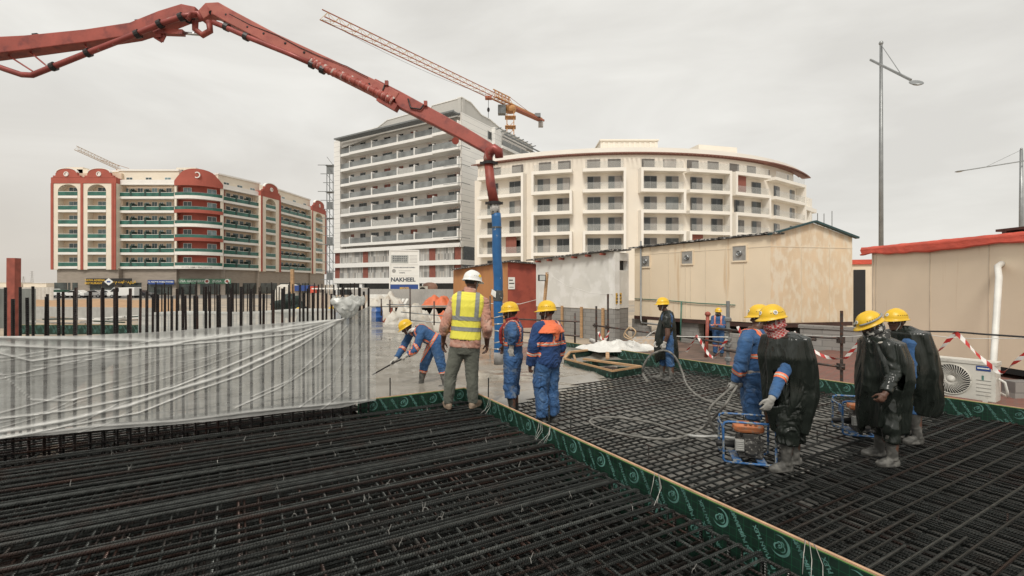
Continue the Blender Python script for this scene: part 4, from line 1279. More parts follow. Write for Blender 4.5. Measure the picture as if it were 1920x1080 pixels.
# clear film: thickness (number of layers) follows the gathers that run to the knot
def film_mat(name, base_a, col, trans=0.25):
    m = bpy.data.materials.new(name); m.use_nodes = True
    n, l = m.node_tree.nodes, m.node_tree.links
    n.clear()
    out = n.new("ShaderNodeOutputMaterial")
    at = n.new("ShaderNodeAttribute"); at.attribute_name = 'layers'
    nz_ = n.new("ShaderNodeTexNoise"); t = n.new("ShaderNodeTexCoord"); mp_ = n.new("ShaderNodeMapping"); mp_.inputs['Scale'].default_value = (1.0, 7.0, 1.0)
    l.new(t.outputs['UV'], mp_.inputs[0]); l.new(mp_.outputs[0], nz_.inputs['Vector']); nz_.inputs['Scale'].default_value = 2.4; nz_.inputs['Detail'].default_value = 7; nz_.inputs['Roughness'].default_value = 0.65
    mr_ = n.new("ShaderNodeMapRange"); mr_.inputs['From Min'].default_value = 0.35; mr_.inputs['From Max'].default_value = 0.75; mr_.inputs['To Min'].default_value = base_a - 0.05; mr_.inputs['To Max'].default_value = base_a + 0.14
    l.new(nz_.outputs['Fac'], mr_.inputs['Value'])
    ad = n.new("ShaderNodeMath"); ad.operation = 'ADD'; ad.use_clamp = True
    l.new(mr_.outputs[0], ad.inputs[0]); l.new(at.outputs['Fac'], ad.inputs[1])
    tr = n.new("ShaderNodeBsdfTransparent"); tr.inputs[0].default_value = (0.97, 0.97, 0.96, 1)
    pr = n.new("ShaderNodeBsdfPrincipled"); pr.inputs['Base Color'].default_value = (*col, 1); pr.inputs['Roughness'].default_value = 0.28
    tl = n.new("ShaderNodeBsdfTranslucent"); tl.inputs[0].default_value = (*col, 1)
    m1 = n.new("ShaderNodeMixShader"); m1.inputs[0].default_value = trans
    l.new(pr.outputs[0], m1.inputs[1]); l.new(tl.outputs[0], m1.inputs[2])
    m2 = n.new("ShaderNodeMixShader"); l.new(ad.outputs[0], m2.inputs[0]); l.new(tr.outputs[0], m2.inputs[1]); l.new(m1.outputs[0], m2.inputs[2])
    l.new(m2.outputs[0], out.inputs[0])
    bp = n.new("ShaderNodeBump"); bp.inputs['Strength'].default_value = 0.5; bp.inputs['Distance'].default_value = 0.03
    l.new(ad.outputs[0], bp.inputs['Height']); l.new(bp.outputs[0], pr.inputs['Normal'])
    return m
M['film'] = film_mat('clear_plastic_film', 0.31, (0.74, 0.74, 0.71))
M['film_inner'] = film_mat('inner_plastic_film', 0.64, (0.70, 0.71, 0.68))
def film_sheet(name, label, fr, s0, s1, ztop, zbot, folds, nx=260, nz_=90, wav=0.02, d0=0.05, uvk=1.0, m='film'):
    mb = MB(); lay = []
    for i in range(nx + 1):
        s = s0 + (s1 - s0) * i / nx
        a, b = ztop(s), zbot(s)
        for j in range(nz_ + 1):
            z = b + (a - b) * j / nz_
            L = 0.0
            for pts, w, st_ in folds:
                for (x0, y0), (x1, y1) in zip(pts[:-1], pts[1:]):
                    if min(x0, x1) <= s <= max(x0, x1) and abs(x1 - x0) > 1e-4:
                        yy = y0 + (y1 - y0) * (s - x0) / (x1 - x0)
                        q = (z - yy) / w
                        if abs(q) < 3: L += 1.6 * st_ * math.exp(-q * q)
                        break
            e = min((a - z), (z - b)) / 0.03
            L += 0.18 * math.exp(-e * e)
            d = d0 + wav * noise.noise(V((s * 1.3, z * 3.0, 1.7))) + 0.010 * noise.noise(V((s * 6, z * 9, 5))) + 0.02 * L
            mb.v.append(fr.at(s, d, z)); lay.append(L)
            mb.uv[len(mb.v) - 1] = (s * uvk, z * uvk + 0.35 * s * uvk * 0.0)
    for i in range(nx):
        for j in range(nz_):
            a = i * (nz_ + 1) + j
            mb.f.append((a, a + nz_ + 1, a + nz_ + 2, a + 1)); mb.m.append(0)
    o = mb.build(name, M[m], smooth=True)
    at = o.data.attributes.new('layers', 'FLOAT', 'POINT')
    at.data.foreach_set('value', lay)
    return tag(o, label, 'plastic sheet')
fw = FR((UV(-5.2, WV - 0.03).x, UV(-5.2, WV - 0.03).y), (UV(1.66, WV - 0.03).x, UV(1.66, WV - 0.03).y))
def sp(px, py, d=0.05):
    s = fw.s_px(px, d); return (s, fw.z_py(s, py, d))
def interp(pts):
    def f(s):
        if s <= pts[0][0]: return pts[0][1]
        for (a, x), (b, y) in zip(pts[:-1], pts[1:]):
            if s <= b: return x + (y - x) * (s - a) / (b - a)
        return pts[-1][1]
    return f
def ext(pts):
    (a, x), (b, y) = pts[0], pts[1]
    return [(-0.2, x)] + pts
ztop = interp(ext([sp(2, 630), sp(150, 629), sp(300, 622), sp(450, 611), sp(560, 603), sp(636, 598), sp(655, 592), sp(672, 583), sp(693, 574)]))
zbot = interp(ext([sp(2, 822), sp(100, 815), sp(210, 805), sp(330, 796), sp(480, 780), sp(560, 771), sp(640, 764), sp(693, 752)]))
knot = (645, 596)
folds = []
def fold(pxs, w, st_): folds.append(([sp(*p) for p in pxs], w, st_))
fold([(-300, 640), (0, 633), (150, 636), (300, 640), (450, 628), (560, 616), knot], 0.022, 0.30)
fold([(-300, 655), (0, 647), (100, 652), (230, 655), (400, 635), knot], 0.014, 0.30)
fold([(-300, 690), (0, 662), (60, 677), (140, 665), (260, 652), (420, 640), (560, 625), knot], 0.010, 0.35)
fold([(-400, 830), (0, 810), (120, 790), (240, 762), (330, 732), (420, 705), (520, 660), (600, 620), knot], 0.022, 0.34)
fold([(-400, 815), (0, 785), (130, 770), (260, 745), (330, 725), (420, 690), (510, 652), knot], 0.012, 0.30)
fold([(0, 822), (150, 795), (260, 775), (360, 735), (450, 705), (560, 650), knot], 0.010, 0.30)
fold([(0, 700), (60, 750), (130, 752), (200, 735), (290, 715)], 0.010, 0.22)
fold([(0, 820), (180, 800), (330, 790), (470, 772), (600, 760), (690, 750)], 0.016, 0.25)
fold([(440, 765), (520, 730), (600, 680), (650, 620), knot[:1] + (600,)], 0.008, 0.25)
fold([(470, 745), (540, 715), (610, 655), (650, 610)], 0.006, 0.25)
fold([(560, 765), (620, 720), (660, 650), (690, 590)], 0.008, 0.22)
fold([(600, 770), (650, 730), (675, 660), (690, 600)], 0.006, 0.2)
rf = random.Random(8)
for k in range(26):
    y0 = rf.uniform(640, 815); x0 = rf.uniform(-150, 350); x1 = x0 + rf.uniform(90, 280)
    sl = (knot[1] - y0) / (knot[0] - x0)
    fold([(x0, y0), ((x0 + x1) / 2, y0 + sl * (x1 - x0) / 2 + rf.uniform(2, 8)), (min(x1, 640), y0 + sl * (min(x1, 640) - x0))], rf.uniform(0.003, 0.008), rf.uniform(0.08, 0.22))
film_sheet('plastic_film', 'wide translucent plastic film stretched over the near row of starter bars', fw, -0.2, fw.L - 0.0, ztop, zbot, folds, 420, 110)
film_sheet('plastic_film', 'inner layer of plastic film hanging behind the near starter bars', fw, -0.2, fw.L - 0.05, lambda s: ztop(s) - .02, lambda s: zbot(s) + .03, folds[:3], 160, 40, d0=-0.10, m='film_inner')
# knot of gathered film
mb = MB()
kc = fw.at(fw.s_px(648), 0.10, fw.z_py(fw.s_px(648), 582, 0.1))
N1, N2 = 40, 26
for i in range(N2 + 1):
    t = i / N2
    for j in range(N1):
        a = 2 * PI * j / N1
        r = 0.03 + 0.17 * math.sin(min(1, t * 1.15) * PI * 0.62) * (1 + 0.28 * noise.noise(V((math.cos(a) * 2.2, math.sin(a) * 2.2, t * 3)))) + 0.035 * math.sin(a * 7 + 6 * t) * t
        mb.v.append(kc + V((r * math.cos(a) * 0.95, r * math.sin(a) * 0.55, -0.10 + 0.28 * t + 0.05 * noise.noise(V((math.cos(a) * 3, math.sin(a) * 3, t * 5))))))
for i in range(N2):
    for j in range(N1):
        a = i * N1 + j; b = i * N1 + (j + 1) % N1
        mb.f.append((a, b, b + N1, a + N1)); mb.m.append(0)
o = mb.build('film_knot', M['film_inner'], smooth=True)
at = o.data.attributes.new('layers', 'FLOAT', 'POINT')
at.data.foreach_set('value', [max(0, 0.1 + 0.9 * (0.5 - abs(noise.noise(q * 13)) * 1.6) + 0.3 * noise.noise(q * 40)) for q in mb.v])
tag(o, 'bunched white knot of plastic film tied at the corner of the starter bars', 'plastic sheet')

# back core, further away
cage2 = thing('rebar_cage', 'farther row of thin starter bars behind the near wrapped row, before the apartment block', 'rebar cage', (-7.5, 14.3, 0))
f2c = FR((-10.0, 13.1), (-5.0, 15.6))
s = 0.0; k = 0
while s < f2c.L:
    for d in (0.0, -1.2):
        if rr.random() < 0.93:
            mb = MB(); q = f2c.at(s + rr.uniform(-.04, .04), d, -0.1); h_ = 1.95 + rr.uniform(-.06, .12)
            mb.tube([q, V((q.x + rr.uniform(-.03, .03), q.y, h_))], 0.016, 6, uv=True); mb.build('starter_bar', M['rebar_wall'], cage2)
    s += 0.16
film2 = film_sheet('plastic_film', 'grey plastic film around the farther row of thin starter bars', f2c, -0.2, f2c.L * 0.93, lambda s: 1.22 + 0.03 * math.sin(s * 2), lambda s: -0.05, [([(-0.2, 1.2), (2.5, 1.17), (5.6, 1.21)], 0.03, 0.5)], 90, 30, m='film_inner')
# ---------------------------------------------------------------- paving, cabins and sheds
M['paver'] = brick_mat('red_brick_paving', (0.26, 0.10, 0.075), (0.20, 0.085, 0.065), (0.17, 0.13, 0.11), 0.21, 0.105, 0.012)
M['kerb'] = mat('rough_concrete', (0.30, 0.285, 0.26), 0.85, var=0.2, scale=3, col2=(0.20, 0.16, 0.13), c2=(0.55, 0.7), bump=0.3, bscale=25)
M['block'] = brick_mat('grey_concrete_block', (0.33, 0.32, 0.30), (0.28, 0.27, 0.25), (0.22, 0.21, 0.20), 0.4, 0.2, 0.012, rot=(RAD(90), 0, 0), var=0.25)
g = MB(); g.poly([UV(ub(-4) + 0.4, -4, -0.1), UV(ub(-4) + 9, -4, -0.1), UV(ub(6) + 7, 8.2, -0.1), UV(ub(8.2) + 0.4, 8.2, -0.1)])
tag(g.build('brick_paving', M['paver']), kind='structure')
g = MB()
for v0, v1 in ((-4, -0.5), (-0.47, 2.2), (2.23, 5.2), (5.23, 8.2)):
    g.hexa([UV(ub(v0) + .06, v0, -.5), UV(ub(v0) + .42, v0, -.5), UV(ub(v1) + .42, v1, -.5), UV(ub(v1) + .06, v1, -.5), UV(ub(v0) + .06, v0, 0.12), UV(ub(v0) + .42, v0, 0.12), UV(ub(v1) + .42, v1, 0.12), UV(ub(v1) + .06, v1, 0.12)])
tag(g.build('kerb', M['kerb']), kind='structure')
g = MB(); g.poly([UV(ub(8.3) + .1, 8.3, -0.46), UV(16.5, 8.3, -0.46), UV(16.5, 16, -0.46), UV(ub(15) + .1, 15, -0.46)])
tag(g.build('lower_paving', mat('muddy_brown_ground', (0.15, 0.10, 0.08), 0.8, var=0.3, scale=1.5, col2=(0.08, 0.065, 0.055), c2=(0.5, 0.65), bump=0.3, bscale=8)), kind='structure')

def stained(name, col, stain, **k):
    return mat(name, col, 0.6, var=0.05, scale=0.8, col2=stain, streak=(k.get('s', 1.0), k.get('st', (2.6, 2.6, 0.16))), c2=k.get('c2', (0.56, 0.66)), bump=0.08, bscale=5)
M['cab_cream'] = stained('cream_cabin_panel', (0.80, 0.675, 0.505), (0.62, 0.44, 0.26), c2=(0.60, 0.70), s=1.4)
M['cab_gable'] = mat('peeling_cream_panel', (0.71, 0.555, 0.385), 0.65, var=0.08, scale=1.2, col2=(0.76, 0.66, 0.52), c2=(0.45, 0.6), bump=0.15, bscale=12, streak=(4.2, (1.4, 1.4, 0.55)))
M['cab_right'] = stained('beige_cabin_panel', (0.80, 0.68, 0.52), (0.60, 0.44, 0.28), c2=(0.62, 0.72), s=1.5)
M['dark_steel'] = mat('rusty_dark_beam', (0.07, 0.035, 0.028), 0.6, 0.2, var=0.3, scale=5)
M['roof_dark'] = mat('dark_green_roof_sheet', (0.02, 0.06, 0.065), 0.5, var=0.2)
M['roof_worn'] = mat('worn_dark_roof_edge', (0.05, 0.05, 0.05), 0.7, var=0.4, scale=5, col2=(0.45, 0.43, 0.40), c2=(0.52, 0.6))
def solid_quadwalls(mb, pts, zb, zt, m=0):
    n = len(pts)
    i = len(mb.v)
    for q, z0, z1 in zip(pts, zb, zt):
        mb.v += [V((q[0], q[1], z0)), V((q[0], q[1], z1))]
    for k in range(n):
        a, b = i + 2 * k, i + 2 * ((k + 1) % n)
        mb.f.append((a, b, b + 1, a + 1)); mb.m.append(m)
    mb.f.append(tuple(i + 2 * k + 1 for k in range(n))); mb.m.append(m)
    mb.f.append(tuple(i + 2 * k for k in reversed(range(n)))); mb.m.append(m)

# cream cabin
cl, cc, cr_ = V((5.78, 22.5)), V((9.37, 17.3)), V((13.0, 18.25))
cb = cl + (cr_ - cc)
cabin = thing('site_cabin', 'long cream site cabin with three square wall fans and a peeling gable end', 'cabin', (9.5, 19, 0.5))
fl, fg = FR(cl, cc), FR(cc, cr_)
mb = MB(); solid_quadwalls(mb, [cl, cc, cr_, cb], [0.5, 0.58, 0.55, 0.5], [3.68, 3.80, 3.80, 3.68]); mb.build('wall', M['cab_cream'], cabin)
mb = MB()
mb.fprism(fg, [(0.004, 0.60), (fg.L - 0.004, 0.57), (fg.L - 0.004, 3.78), (fg.L / 2, 4.28), (0.004, 3.80)], -0.02, 0.012, 0)
mb.build('gable', M['cab_gable'], cabin)
mb = MB()
for f_, ss in ((fl, [0.9, 1.9, 2.75, 3.0, 3.7, 4.6, 5.3]), (fg, [1.35, 2.65])):
    for s in ss: mb.fbox(f_, s, s + 0.03, 0.0, 0.014 if f_ is fl else 0.024, 0.62, 3.5)
    mb.fbox(f_, 0, f_.L, 0, 0.010 if f_ is fl else 0.022, 3.36, 3.39)
mb.build('panel_joint', mat('cream_cover_strip', (0.70, 0.60, 0.46), 0.6, var=0.06), cabin)
mb = MB()
rr = random.Random(4)
s = -0.25
while s < fl.L + 0.1:
    w = 0.20
    j = rr.uniform(-0.025, 0.02)
    mb.hexa([fl.at(s, 0.16 + rr.uniform(-.03, .05), 3.70 + 0.02 * s + j), fl.at(s + w - 0.01, 0.16, 3.70 + 0.02 * s + j), fl.at(s + w - 0.01, -1.9, 3.86), fl.at(s, -1.9, 3.86),
             fl.at(s, 0.16, 3.76 + 0.02 * s + j), fl.at(s + w - 0.01, 0.16, 3.76 + 0.02 * s + j), fl.at(s + w - 0.01, -1.9, 3.92), fl.at(s, -1.9, 3.92)], 0)
    s += w
mb.beam(fg.at(-0.15, 0.10, 3.80), fg.at(fg.L / 2, 0.10, 4.33), 0.16, 0.07, 1); mb.beam(fg.at(fg.L / 2, 0.10, 4.33), fg.at(fg.L + 0.15, 0.10, 3.77), 0.16, 0.07, 1)
mb.build('roof', [M['roof_worn'], M['roof_dark']], cabin)
mb = MB(); mb.fbox(fl, 0, fl.L, -0.1, 0.03, 0.38, 0.53); mb.fbox(fg, 0, fg.L, -0.1, 0.03, 0.42, 0.57); mb.fbox(fl, 0, fl.L, -2.5, -2.4, 0.38, 0.5); mb.build('base_beam_or_shade', M['dark_steel'], cabin)
M['fan_grey'] = mat('weathered_grey_metal', (0.36, 0.35, 0.33), 0.5, 0.4, var=0.2, scale=6)
for px, py, w, h_ in ((1211, 490, 15, 20), (1289, 483, 20, 23), (1387, 475, 25, 27)):
    s0, s1_ = fl.s_px(px - w / 2), fl.s_px(px + w / 2); sm = (s0 + s1_) / 2
    z1, z0 = fl.z_py(sm, py - h_ / 2), fl.z_py(sm, py + h_ / 2)
    mb = MB()
    mb.fbox(fl, s0, s1_, 0.0, 0.03, z0, z1, 1)
    for (a, b, c, d) in ((s0 - .04, s1_ + .04, z1, z1 + .05), (s0 - .04, s1_ + .04, z0 - .06, z0), (s0 - .04, s0, z0, z1), (s1_, s1_ + .04, z0, z1)):
        mb.fbox(fl, a, b, 0, 0.05, c, d, 0)
    o = mb.build('wall_fan', [M['cab_cream'], M['fan_grey']], cabin)
    mb = MB(); n3 = V((fl.n.x, fl.n.y, 0))
    mb.lathe(fl.at(sm, 0.03, (z0 + z1) / 2), [(0.11, 0), (0.11, 0.05), (0.09, 0.07), (0.04, 0.04), (0.03, 0.08), (0.01, 0.09)], 16, 0, axis=n3)
    mb.build('fan_hood', M['galv'], o, smooth=False)
mb = MB(); mb.tube([fl.at(0.45, 0.09, 4.0), fl.at(0.45, 0.09, 0.35), fl.at(0.6, 0.2, 0.22), fl.at(2.2, 0.3, 0.22)], 0.04, 8); mb.build('drain_pipe', M['galv'], cabin, smooth=True)
mb = MB(); mb.tube([fl.at(0.05, 0.05, 1.32), fl.at(1.6, 0.05, 1.30), fl.at(3.4, 0.06, 1.22), fl.at(5.0, 0.05, 1.20)], 0.022, 6); mb.tube([fl.at(2.6, 0.05, 1.28), fl.at(2.6, 0.12, -0.4)], 0.03, 6)
mb.build('cable', mat('green_hose_cable', (0.05, 0.16, 0.12), 0.5), cabin, smooth=True)
M['void'] = mat('painted_gap_shade', (0.012, 0.012, 0.012), 0.9, var=0.2)  # near-black colour that paints the shade in gaps
mb = MB(); solid_quadwalls(mb, [cl + (cb - cl) * 0.5, cc + (cr_ - cc) * 0.35 + V((0, .3)), cr_ + V((0, .6)), cb], [-0.5] * 4, [0.36] * 4); mb.build('gap_shade_block', M['void'], cabin)  # near-black block standing in for the shade below the cabin
# piers under the cabin
for k, (px, w, zt, Yo, lab) in enumerate(((1190, 20, .36, 0.0, 'grey block pier under the left corner of the long cream cabin'), (1213, 16, 0.1, -.5, 'short stack of pale blocks standing before the left end of the cream cabin'), (1288, 34, .36, 0.0, 'wide stained block pier under the middle of the long cream cabin'), (1385, 26, .12, -0.6, 'pale block stack behind the barrier post beside the blue worker'), (1440, 20, .38, 0, 'block pier hidden mostly behind the helmets at the cabin corner'))):
    s_ = fl.s_px(px)
    p = fl.at(min(s_, fl.L - 0.2), -0.35 - Yo, 0)
    W = w / FPX * p.y * 1.15
    pr_ = MB(); pr_.box((0, 0, (zt - 0.5) / 2), (W, 0.4, zt + 0.5))
    o = pr_.build('block_pier', M['block']); o.location = (p.x, p.y, 0); o.rotation_euler = (0, 0, math.atan2(fl.t.y, fl.t.x))
    tag(o, lab, 'block pier', 'block piers under the cabins')
b_ = FR((P(1500, 600, 15.8).x, 15.8), (P(1628, 600, 14.6).x, 14.6))
mb = MB(); mb.fbox(b_, 0, b_.L, -0.2, 0, -0.5, 0.55); mb.fbox(b_, -0.05, b_.L + .05, -0.25, 0.04, 0.56, 0.66)
o = mb.build('block_wall', M['block']); tag(o, 'low grey block wall under the peeling gable behind the striped tape', 'wall')

# white shed on block base
M['shed_white'] = mat('whitewashed_plywood', (0.66, 0.65, 0.61), 0.75, var=0.07, scale=1.1, col2=(0.74, 0.73, 0.70), c2=(0.48, 0.6))
sl_, sr_ = V(((1006 - CX) / FPX * 25, 25)), V(((1153 - CX) / FPX * 20.6, 20.6))
sh = thing('white_shed', 'whitewashed plywood shed on a grey block base with a sloping roof', 'shed', (4, 23, -0.5))
fs_ = FR(sl_, sr_)
mb = MB(); mb.fprism(fs_, [(0, 0.85), (fs_.L, 0.93), (fs_.L, 3.42), (0, 3.28)], -0.3, 0.03); mb.build('wall', M['shed_white'], sh)
mb = MB(); mb.fbox(fs_, -0.0, fs_.L, -0.3, 0.0, -0.5, 0.85); 
e1 = V(((1178 - CX) / FPX * 21.6, 21.6)); fe = FR(sr_, e1); mb.fbox(fe, 0.002, fe.L, -0.3, 0.0, -0.5, 0.95)
mb.build('block_base', M['block'], sh)
mb = MB(); mb.fbox(fe, 0.0, fe.L, -0.3, 0.02, 0.95, 2.62); mb.fbox(fe, 0, 0.12, -.3, 0.02, 2.62, 3.05); mb.fbox(fe, fe.L - 0.1, fe.L, -.3, 0.02, 2.62, 3.05); mb.fbox(fe, 0, fe.L, -.3, 0.02, 3.05, 3.4); mb.build('end_panel', M['shed_white'], sh)
mb = MB(); mb.fbox(fe, 0.1, fe.L - 0.1, -.28, -.2, 2.62, 3.05, 0)
mb.build('opening', M['dark'], sh)
mb = MB()
mb.hexa([fs_.at(-0.5, 0.3, 3.24), fs_.at(fs_.L + 0.05, 0.3, 3.44), fs_.at(fs_.L + .05, -1, 3.5), fs_.at(-.5, -1, 3.3), fs_.at(-0.5, 0.3, 3.30), fs_.at(fs_.L + 0.05, 0.3, 3.50), fs_.at(fs_.L + .05, -1, 3.56), fs_.at(-.5, -1, 3.36)], 0)
for k in range(6): mb.fbox(fs_, 0.3 + k * fs_.L / 6, 0.4 + k * fs_.L / 6, 0.0, 0.32, 3.13 + k * .03, 3.22 + k * .03, 1)
mb.build('roof', [M['roof_worn'], M['rust_paint']], sh)
mb = MB()
for k in range(4): mb.fbox(fs_, fs_.L * (0.12 + k * 0.25), fs_.L * (0.12 + k * 0.25) + 0.13, 0.035, 0.10, -0.5, 0.95)
mb.build('timber_stud', M['wood'], sh)
t = thing('warning_sign', 'small yellow warning sign fixed beside the white shed', 'sign', fe.at(0.2, 0.02, 1.1))
mb = MB(); mb.fbox(fe, 0.02, 0.55, 0.03, 0.045, 1.15, 1.62); mb.build('plate', mat('yellow_sign_plate', (0.72, 0.42, 0.05), 0.5), t)
for k, tx in enumerate(('DANGER', 'KEEP OUT', 'DEEP HOLE')):
    text_obj('lettering', tx, 0.11, M['sign_black'], basis(fe.at(0.285, 0.048, 1.51 - k * 0.14), V((fe.t.x, fe.t.y, 0)), V((0, 0, 1))), t, 0.001, bold=0.004)

# rust coloured shed
M['shed_orange'] = mat('ochre_rust_sheet', (0.46, 0.22, 0.085), 0.7, var=0.12, scale=1.0, col2=(0.36, 0.15, 0.07), c2=(0.5, 0.7), stretch=(1, 1, .4))
M['shed_red'] = mat('faded_red_sheet', (0.33, 0.07, 0.045), 0.7, var=0.15, scale=1.2, col2=(0.24, 0.05, 0.035), c2=(0.5, 0.65))
ra, rb, rc = V(((850 - CX) / FPX * 33, 33)), V(((952 - CX) / FPX * 27, 27)), V(((1006 - CX) / FPX * 27.6, 27.6))
rs = thing('rust_shed', 'ochre and red sheet metal shed with a low sloping roof beside the blue hose', 'shed', (-1.5, 29, -0.5))
fa, fb = FR(ra, rb), FR(rb, rc)
mb = MB(); mb.fprism(fa, [(0, -0.5), (fa.L, -0.5), (fa.L, 3.24), (0, 2.95)], -0.1, 0); mb.build('ochre_wall', M['shed_orange'], rs)
mb = MB(); mb.fprism(fb, [(0, -0.5), (fb.L, -0.5), (fb.L, 3.14), (0, 3.24)], -0.1, 0); mb.build('red_wall', M['shed_red'], rs)
mb = MB(); q = rc + (ra - rb)
mb.hexa([V((ra.x - .2, ra.y - .3, 2.97)), V((rb.x, rb.y - .3, 3.26)), V((rc.x + .3, rc.y - .2, 3.16)), V((q.x, q.y, 3.1)), V((ra.x - .2, ra.y - .3, 3.04)), V((rb.x, rb.y - .3, 3.33)), V((rc.x + .3, rc.y - .2, 3.23)), V((q.x, q.y, 3.2))])
mb.build('roof', M['roof_worn'], rs)
t = thing('notice_board', 'white paper notice on the red wall of the rust coloured shed', 'sign', fb.at(0.05, 0.02, 1.6))
mb = MB(); mb.fbox(fb, 0.02, 0.42, 0.02, 0.04, 1.72, 2.4, 0); mb.fbox(fb, 0.06, 0.38, 0.04, 0.043, 2.02, 2.08, 1); mb.fbox(fb, 0.06, 0.30, 0.04, 0.043, 2.2, 2.26, 1); mb.fbox(fb, 0.08, 0.34, 0.04, 0.043, 1.82, 1.85, 1); mb.build('sheet', [M['white_paint'], M['sign_black']], t)
t = thing('site_floodlight', 'small floodlight on a leaning timber post before the white shed', 'floodlight', P(1020, 610, 20))
a, b = P(1018, 600, 20), P(1026, 511, 20.2)
mb = MB(); mb.beam(a, b, 0.10, 0.10); mb.build('post', M['wood'], t)
mb = MB(); c = P(1016, 521, 19.9); mb.box(c, (0.30, 0.12, 0.26), 0, 0.3); mb.build('lamp_housing', M['black'], t)
mb = MB(); mb.box(c + V((0.018, -0.063, 0)), (0.24, 0.012, 0.20), 0, 0.3); mb.build('lamp_glass', mat('pale_lamp_glass', (0.5, 0.52, 0.5), 0.15), t)
mb = MB(); mb.tube([P(1026, 512, 20.1), P(1060, 535, 20), P(1110, 550, 19.8), P(1150, 552, 19.5)], 0.012, 5); tag(mb.build('cable', M['white_plastic'], smooth=True), 'thin white cable sagging from the floodlight post across the white shed', 'cable')
mb = MB(); mb.tube([P(846, 566, 23), P(905, 569, 23), P(975, 570, 23), P(1005, 562, 24)], 0.015, 5); tag(mb.build('rope', M['white_plastic'], smooth=True), 'pale rope strung across the front of the rust coloured shed', 'rope')

# right cabin with tarp
ka, kb_ = V((10.95, 14.5)), V((11.35, 4.0))
kf = FR(ka, kb_, toward=(0, 8))
kc_ = thing('site_cabin', 'beige streaked site cabin with a red tarpaulin over its roof edge', 'cabin', (12, 9, 0.1))
mb = MB(); solid_quadwalls(mb, [ka, kb_, kb_ + V((3, 0)), ka + V((3, 0.4))], [.13, .13, .13, .13], [3.1, 3.1, 3.1, 3.1]); mb.build('wall', M['cab_right'], kc_)
mb = MB()
for s in (0.12, 1.9, 3.4, 5.1, 6.7): mb.fbox(kf, s, s + 0.03, 0, 0.008, 0.14, 3.0)
mb.fbox(kf, 0, 0.06, 0, 0.02, .13, 3.05); mb.build('panel_joint', mat('beige_cover_strip', (0.62, 0.53, 0.41), 0.6), kc_)
mb = MB(); mb.fbox(kf, 0, kf.L, -0.12, 0.0, 0.0, 0.13); mb.fbox(kf, 0, kf.L, -2.2, -2.0, -0.5, 0.1); mb.build('base_beam_or_shade', M['void'], kc_)  # near-black strips paint the shaded gap below the wall
M['tarp_red'] = mat('red_tarpaulin', (0.58, 0.085, 0.05), 0.5, var=0.2, scale=2.0, bump=0.7, bscale=5, bstretch=(1, 1.5, 4))
mb = MB(); n = 120
for i in range(n + 1):
    s = -0.35 + (kf.L + 0.35) * i / n
    b = 2.92 - 0.07 * abs(math.sin(s * 0.85)) + 0.04 * noise.noise(V((s * 2.3, 0, 0)))
    prof = [(-0.9, 3.20), (-0.2, 3.155), (0.07, 3.14 + .015 * noise.noise(V((s * 4, 5, 0)))), (0.11 + .03 * noise.noise(V((s * 3, 2, 1))), 3.05), (0.08 + .035 * noise.noise(V((s * 5, 7, 1))), 2.95), (0.13 + .02 * noise.noise(V((s * 4, 2, 8))), b + 0.03), (0.10, b)]
    for d, z in prof: mb.v.append(kf.at(s, d, z))
for i in range(n):
    for j in range(6):
        a = i * 7 + j; mb.f.append((a, a + 7, a + 8, a + 1)); mb.m.append(0)
o = mb.build('tarpaulin', M['tarp_red'], smooth=True, fix=True); tag(o, 'red tarpaulin strip folded over the roof edge of the beige cabin', 'tarpaulin')
mb = MB(); mb.box((12.2, 10.9, 3.3), (0.9, 1.4, 0.06), 0); mb.box((12.2, 10.35, 3.22), (0.9, 0.1, 0.1), 0); mb.box((12.2, 11.4, 3.22), (0.9, 0.1, 0.1), 0)
tag(mb.build('pallet', M['dark_steel']), 'dark wooden pallet lying on the tarpaulin roof of the beige cabin', 'pallet')
mb = MB(); p0 = [kf.at(kf.s_px(1880), d, kf.z_py(kf.s_px(1880), y)) for d, y in ((0.0, 493), (0.12, 500))]
mb.tube([p0[0], p0[1], P(1873, 520, 10.2), P(1868, 600, 10.0), P(1862, 690, 9.4), P(1859, 730, 8.6)], [0.06, 0.065, 0.06, 0.058, 0.055, 0.05], 12)
tag(mb.build('insulated_pipe', M['white_plastic'], smooth=True), 'white wrapped pipe running down the beige cabin wall to the air conditioner', 'pipe')
# narrow cabin seen between
kd = FR((P(1598, 500, 20.5).x, 20.5), (P(1636, 500, 20.2).x, 20.2))
t = thing('site_cabin', 'narrow glimpse of a cabin with a dark door between the two larger cabins', 'cabin', (15, 20.5, 0))
mb = MB(); mb.fbox(kd, -0.2, kd.L + .4, -2, 0, -0.5, 2.95); mb.build('wall', M['cab_right'], t)
mb = MB(); mb.fbox(kd, 0.04, 0.46, 0.0, 0.03, -.3, 2.62); mb.build('door', M['dark'], t)
mb = MB(); mb.fbox(kd, -.2, kd.L + .3, -0.3, 0.08, 2.85, 3.05); mb.build('roof_edge', M['tarp_red'], t)

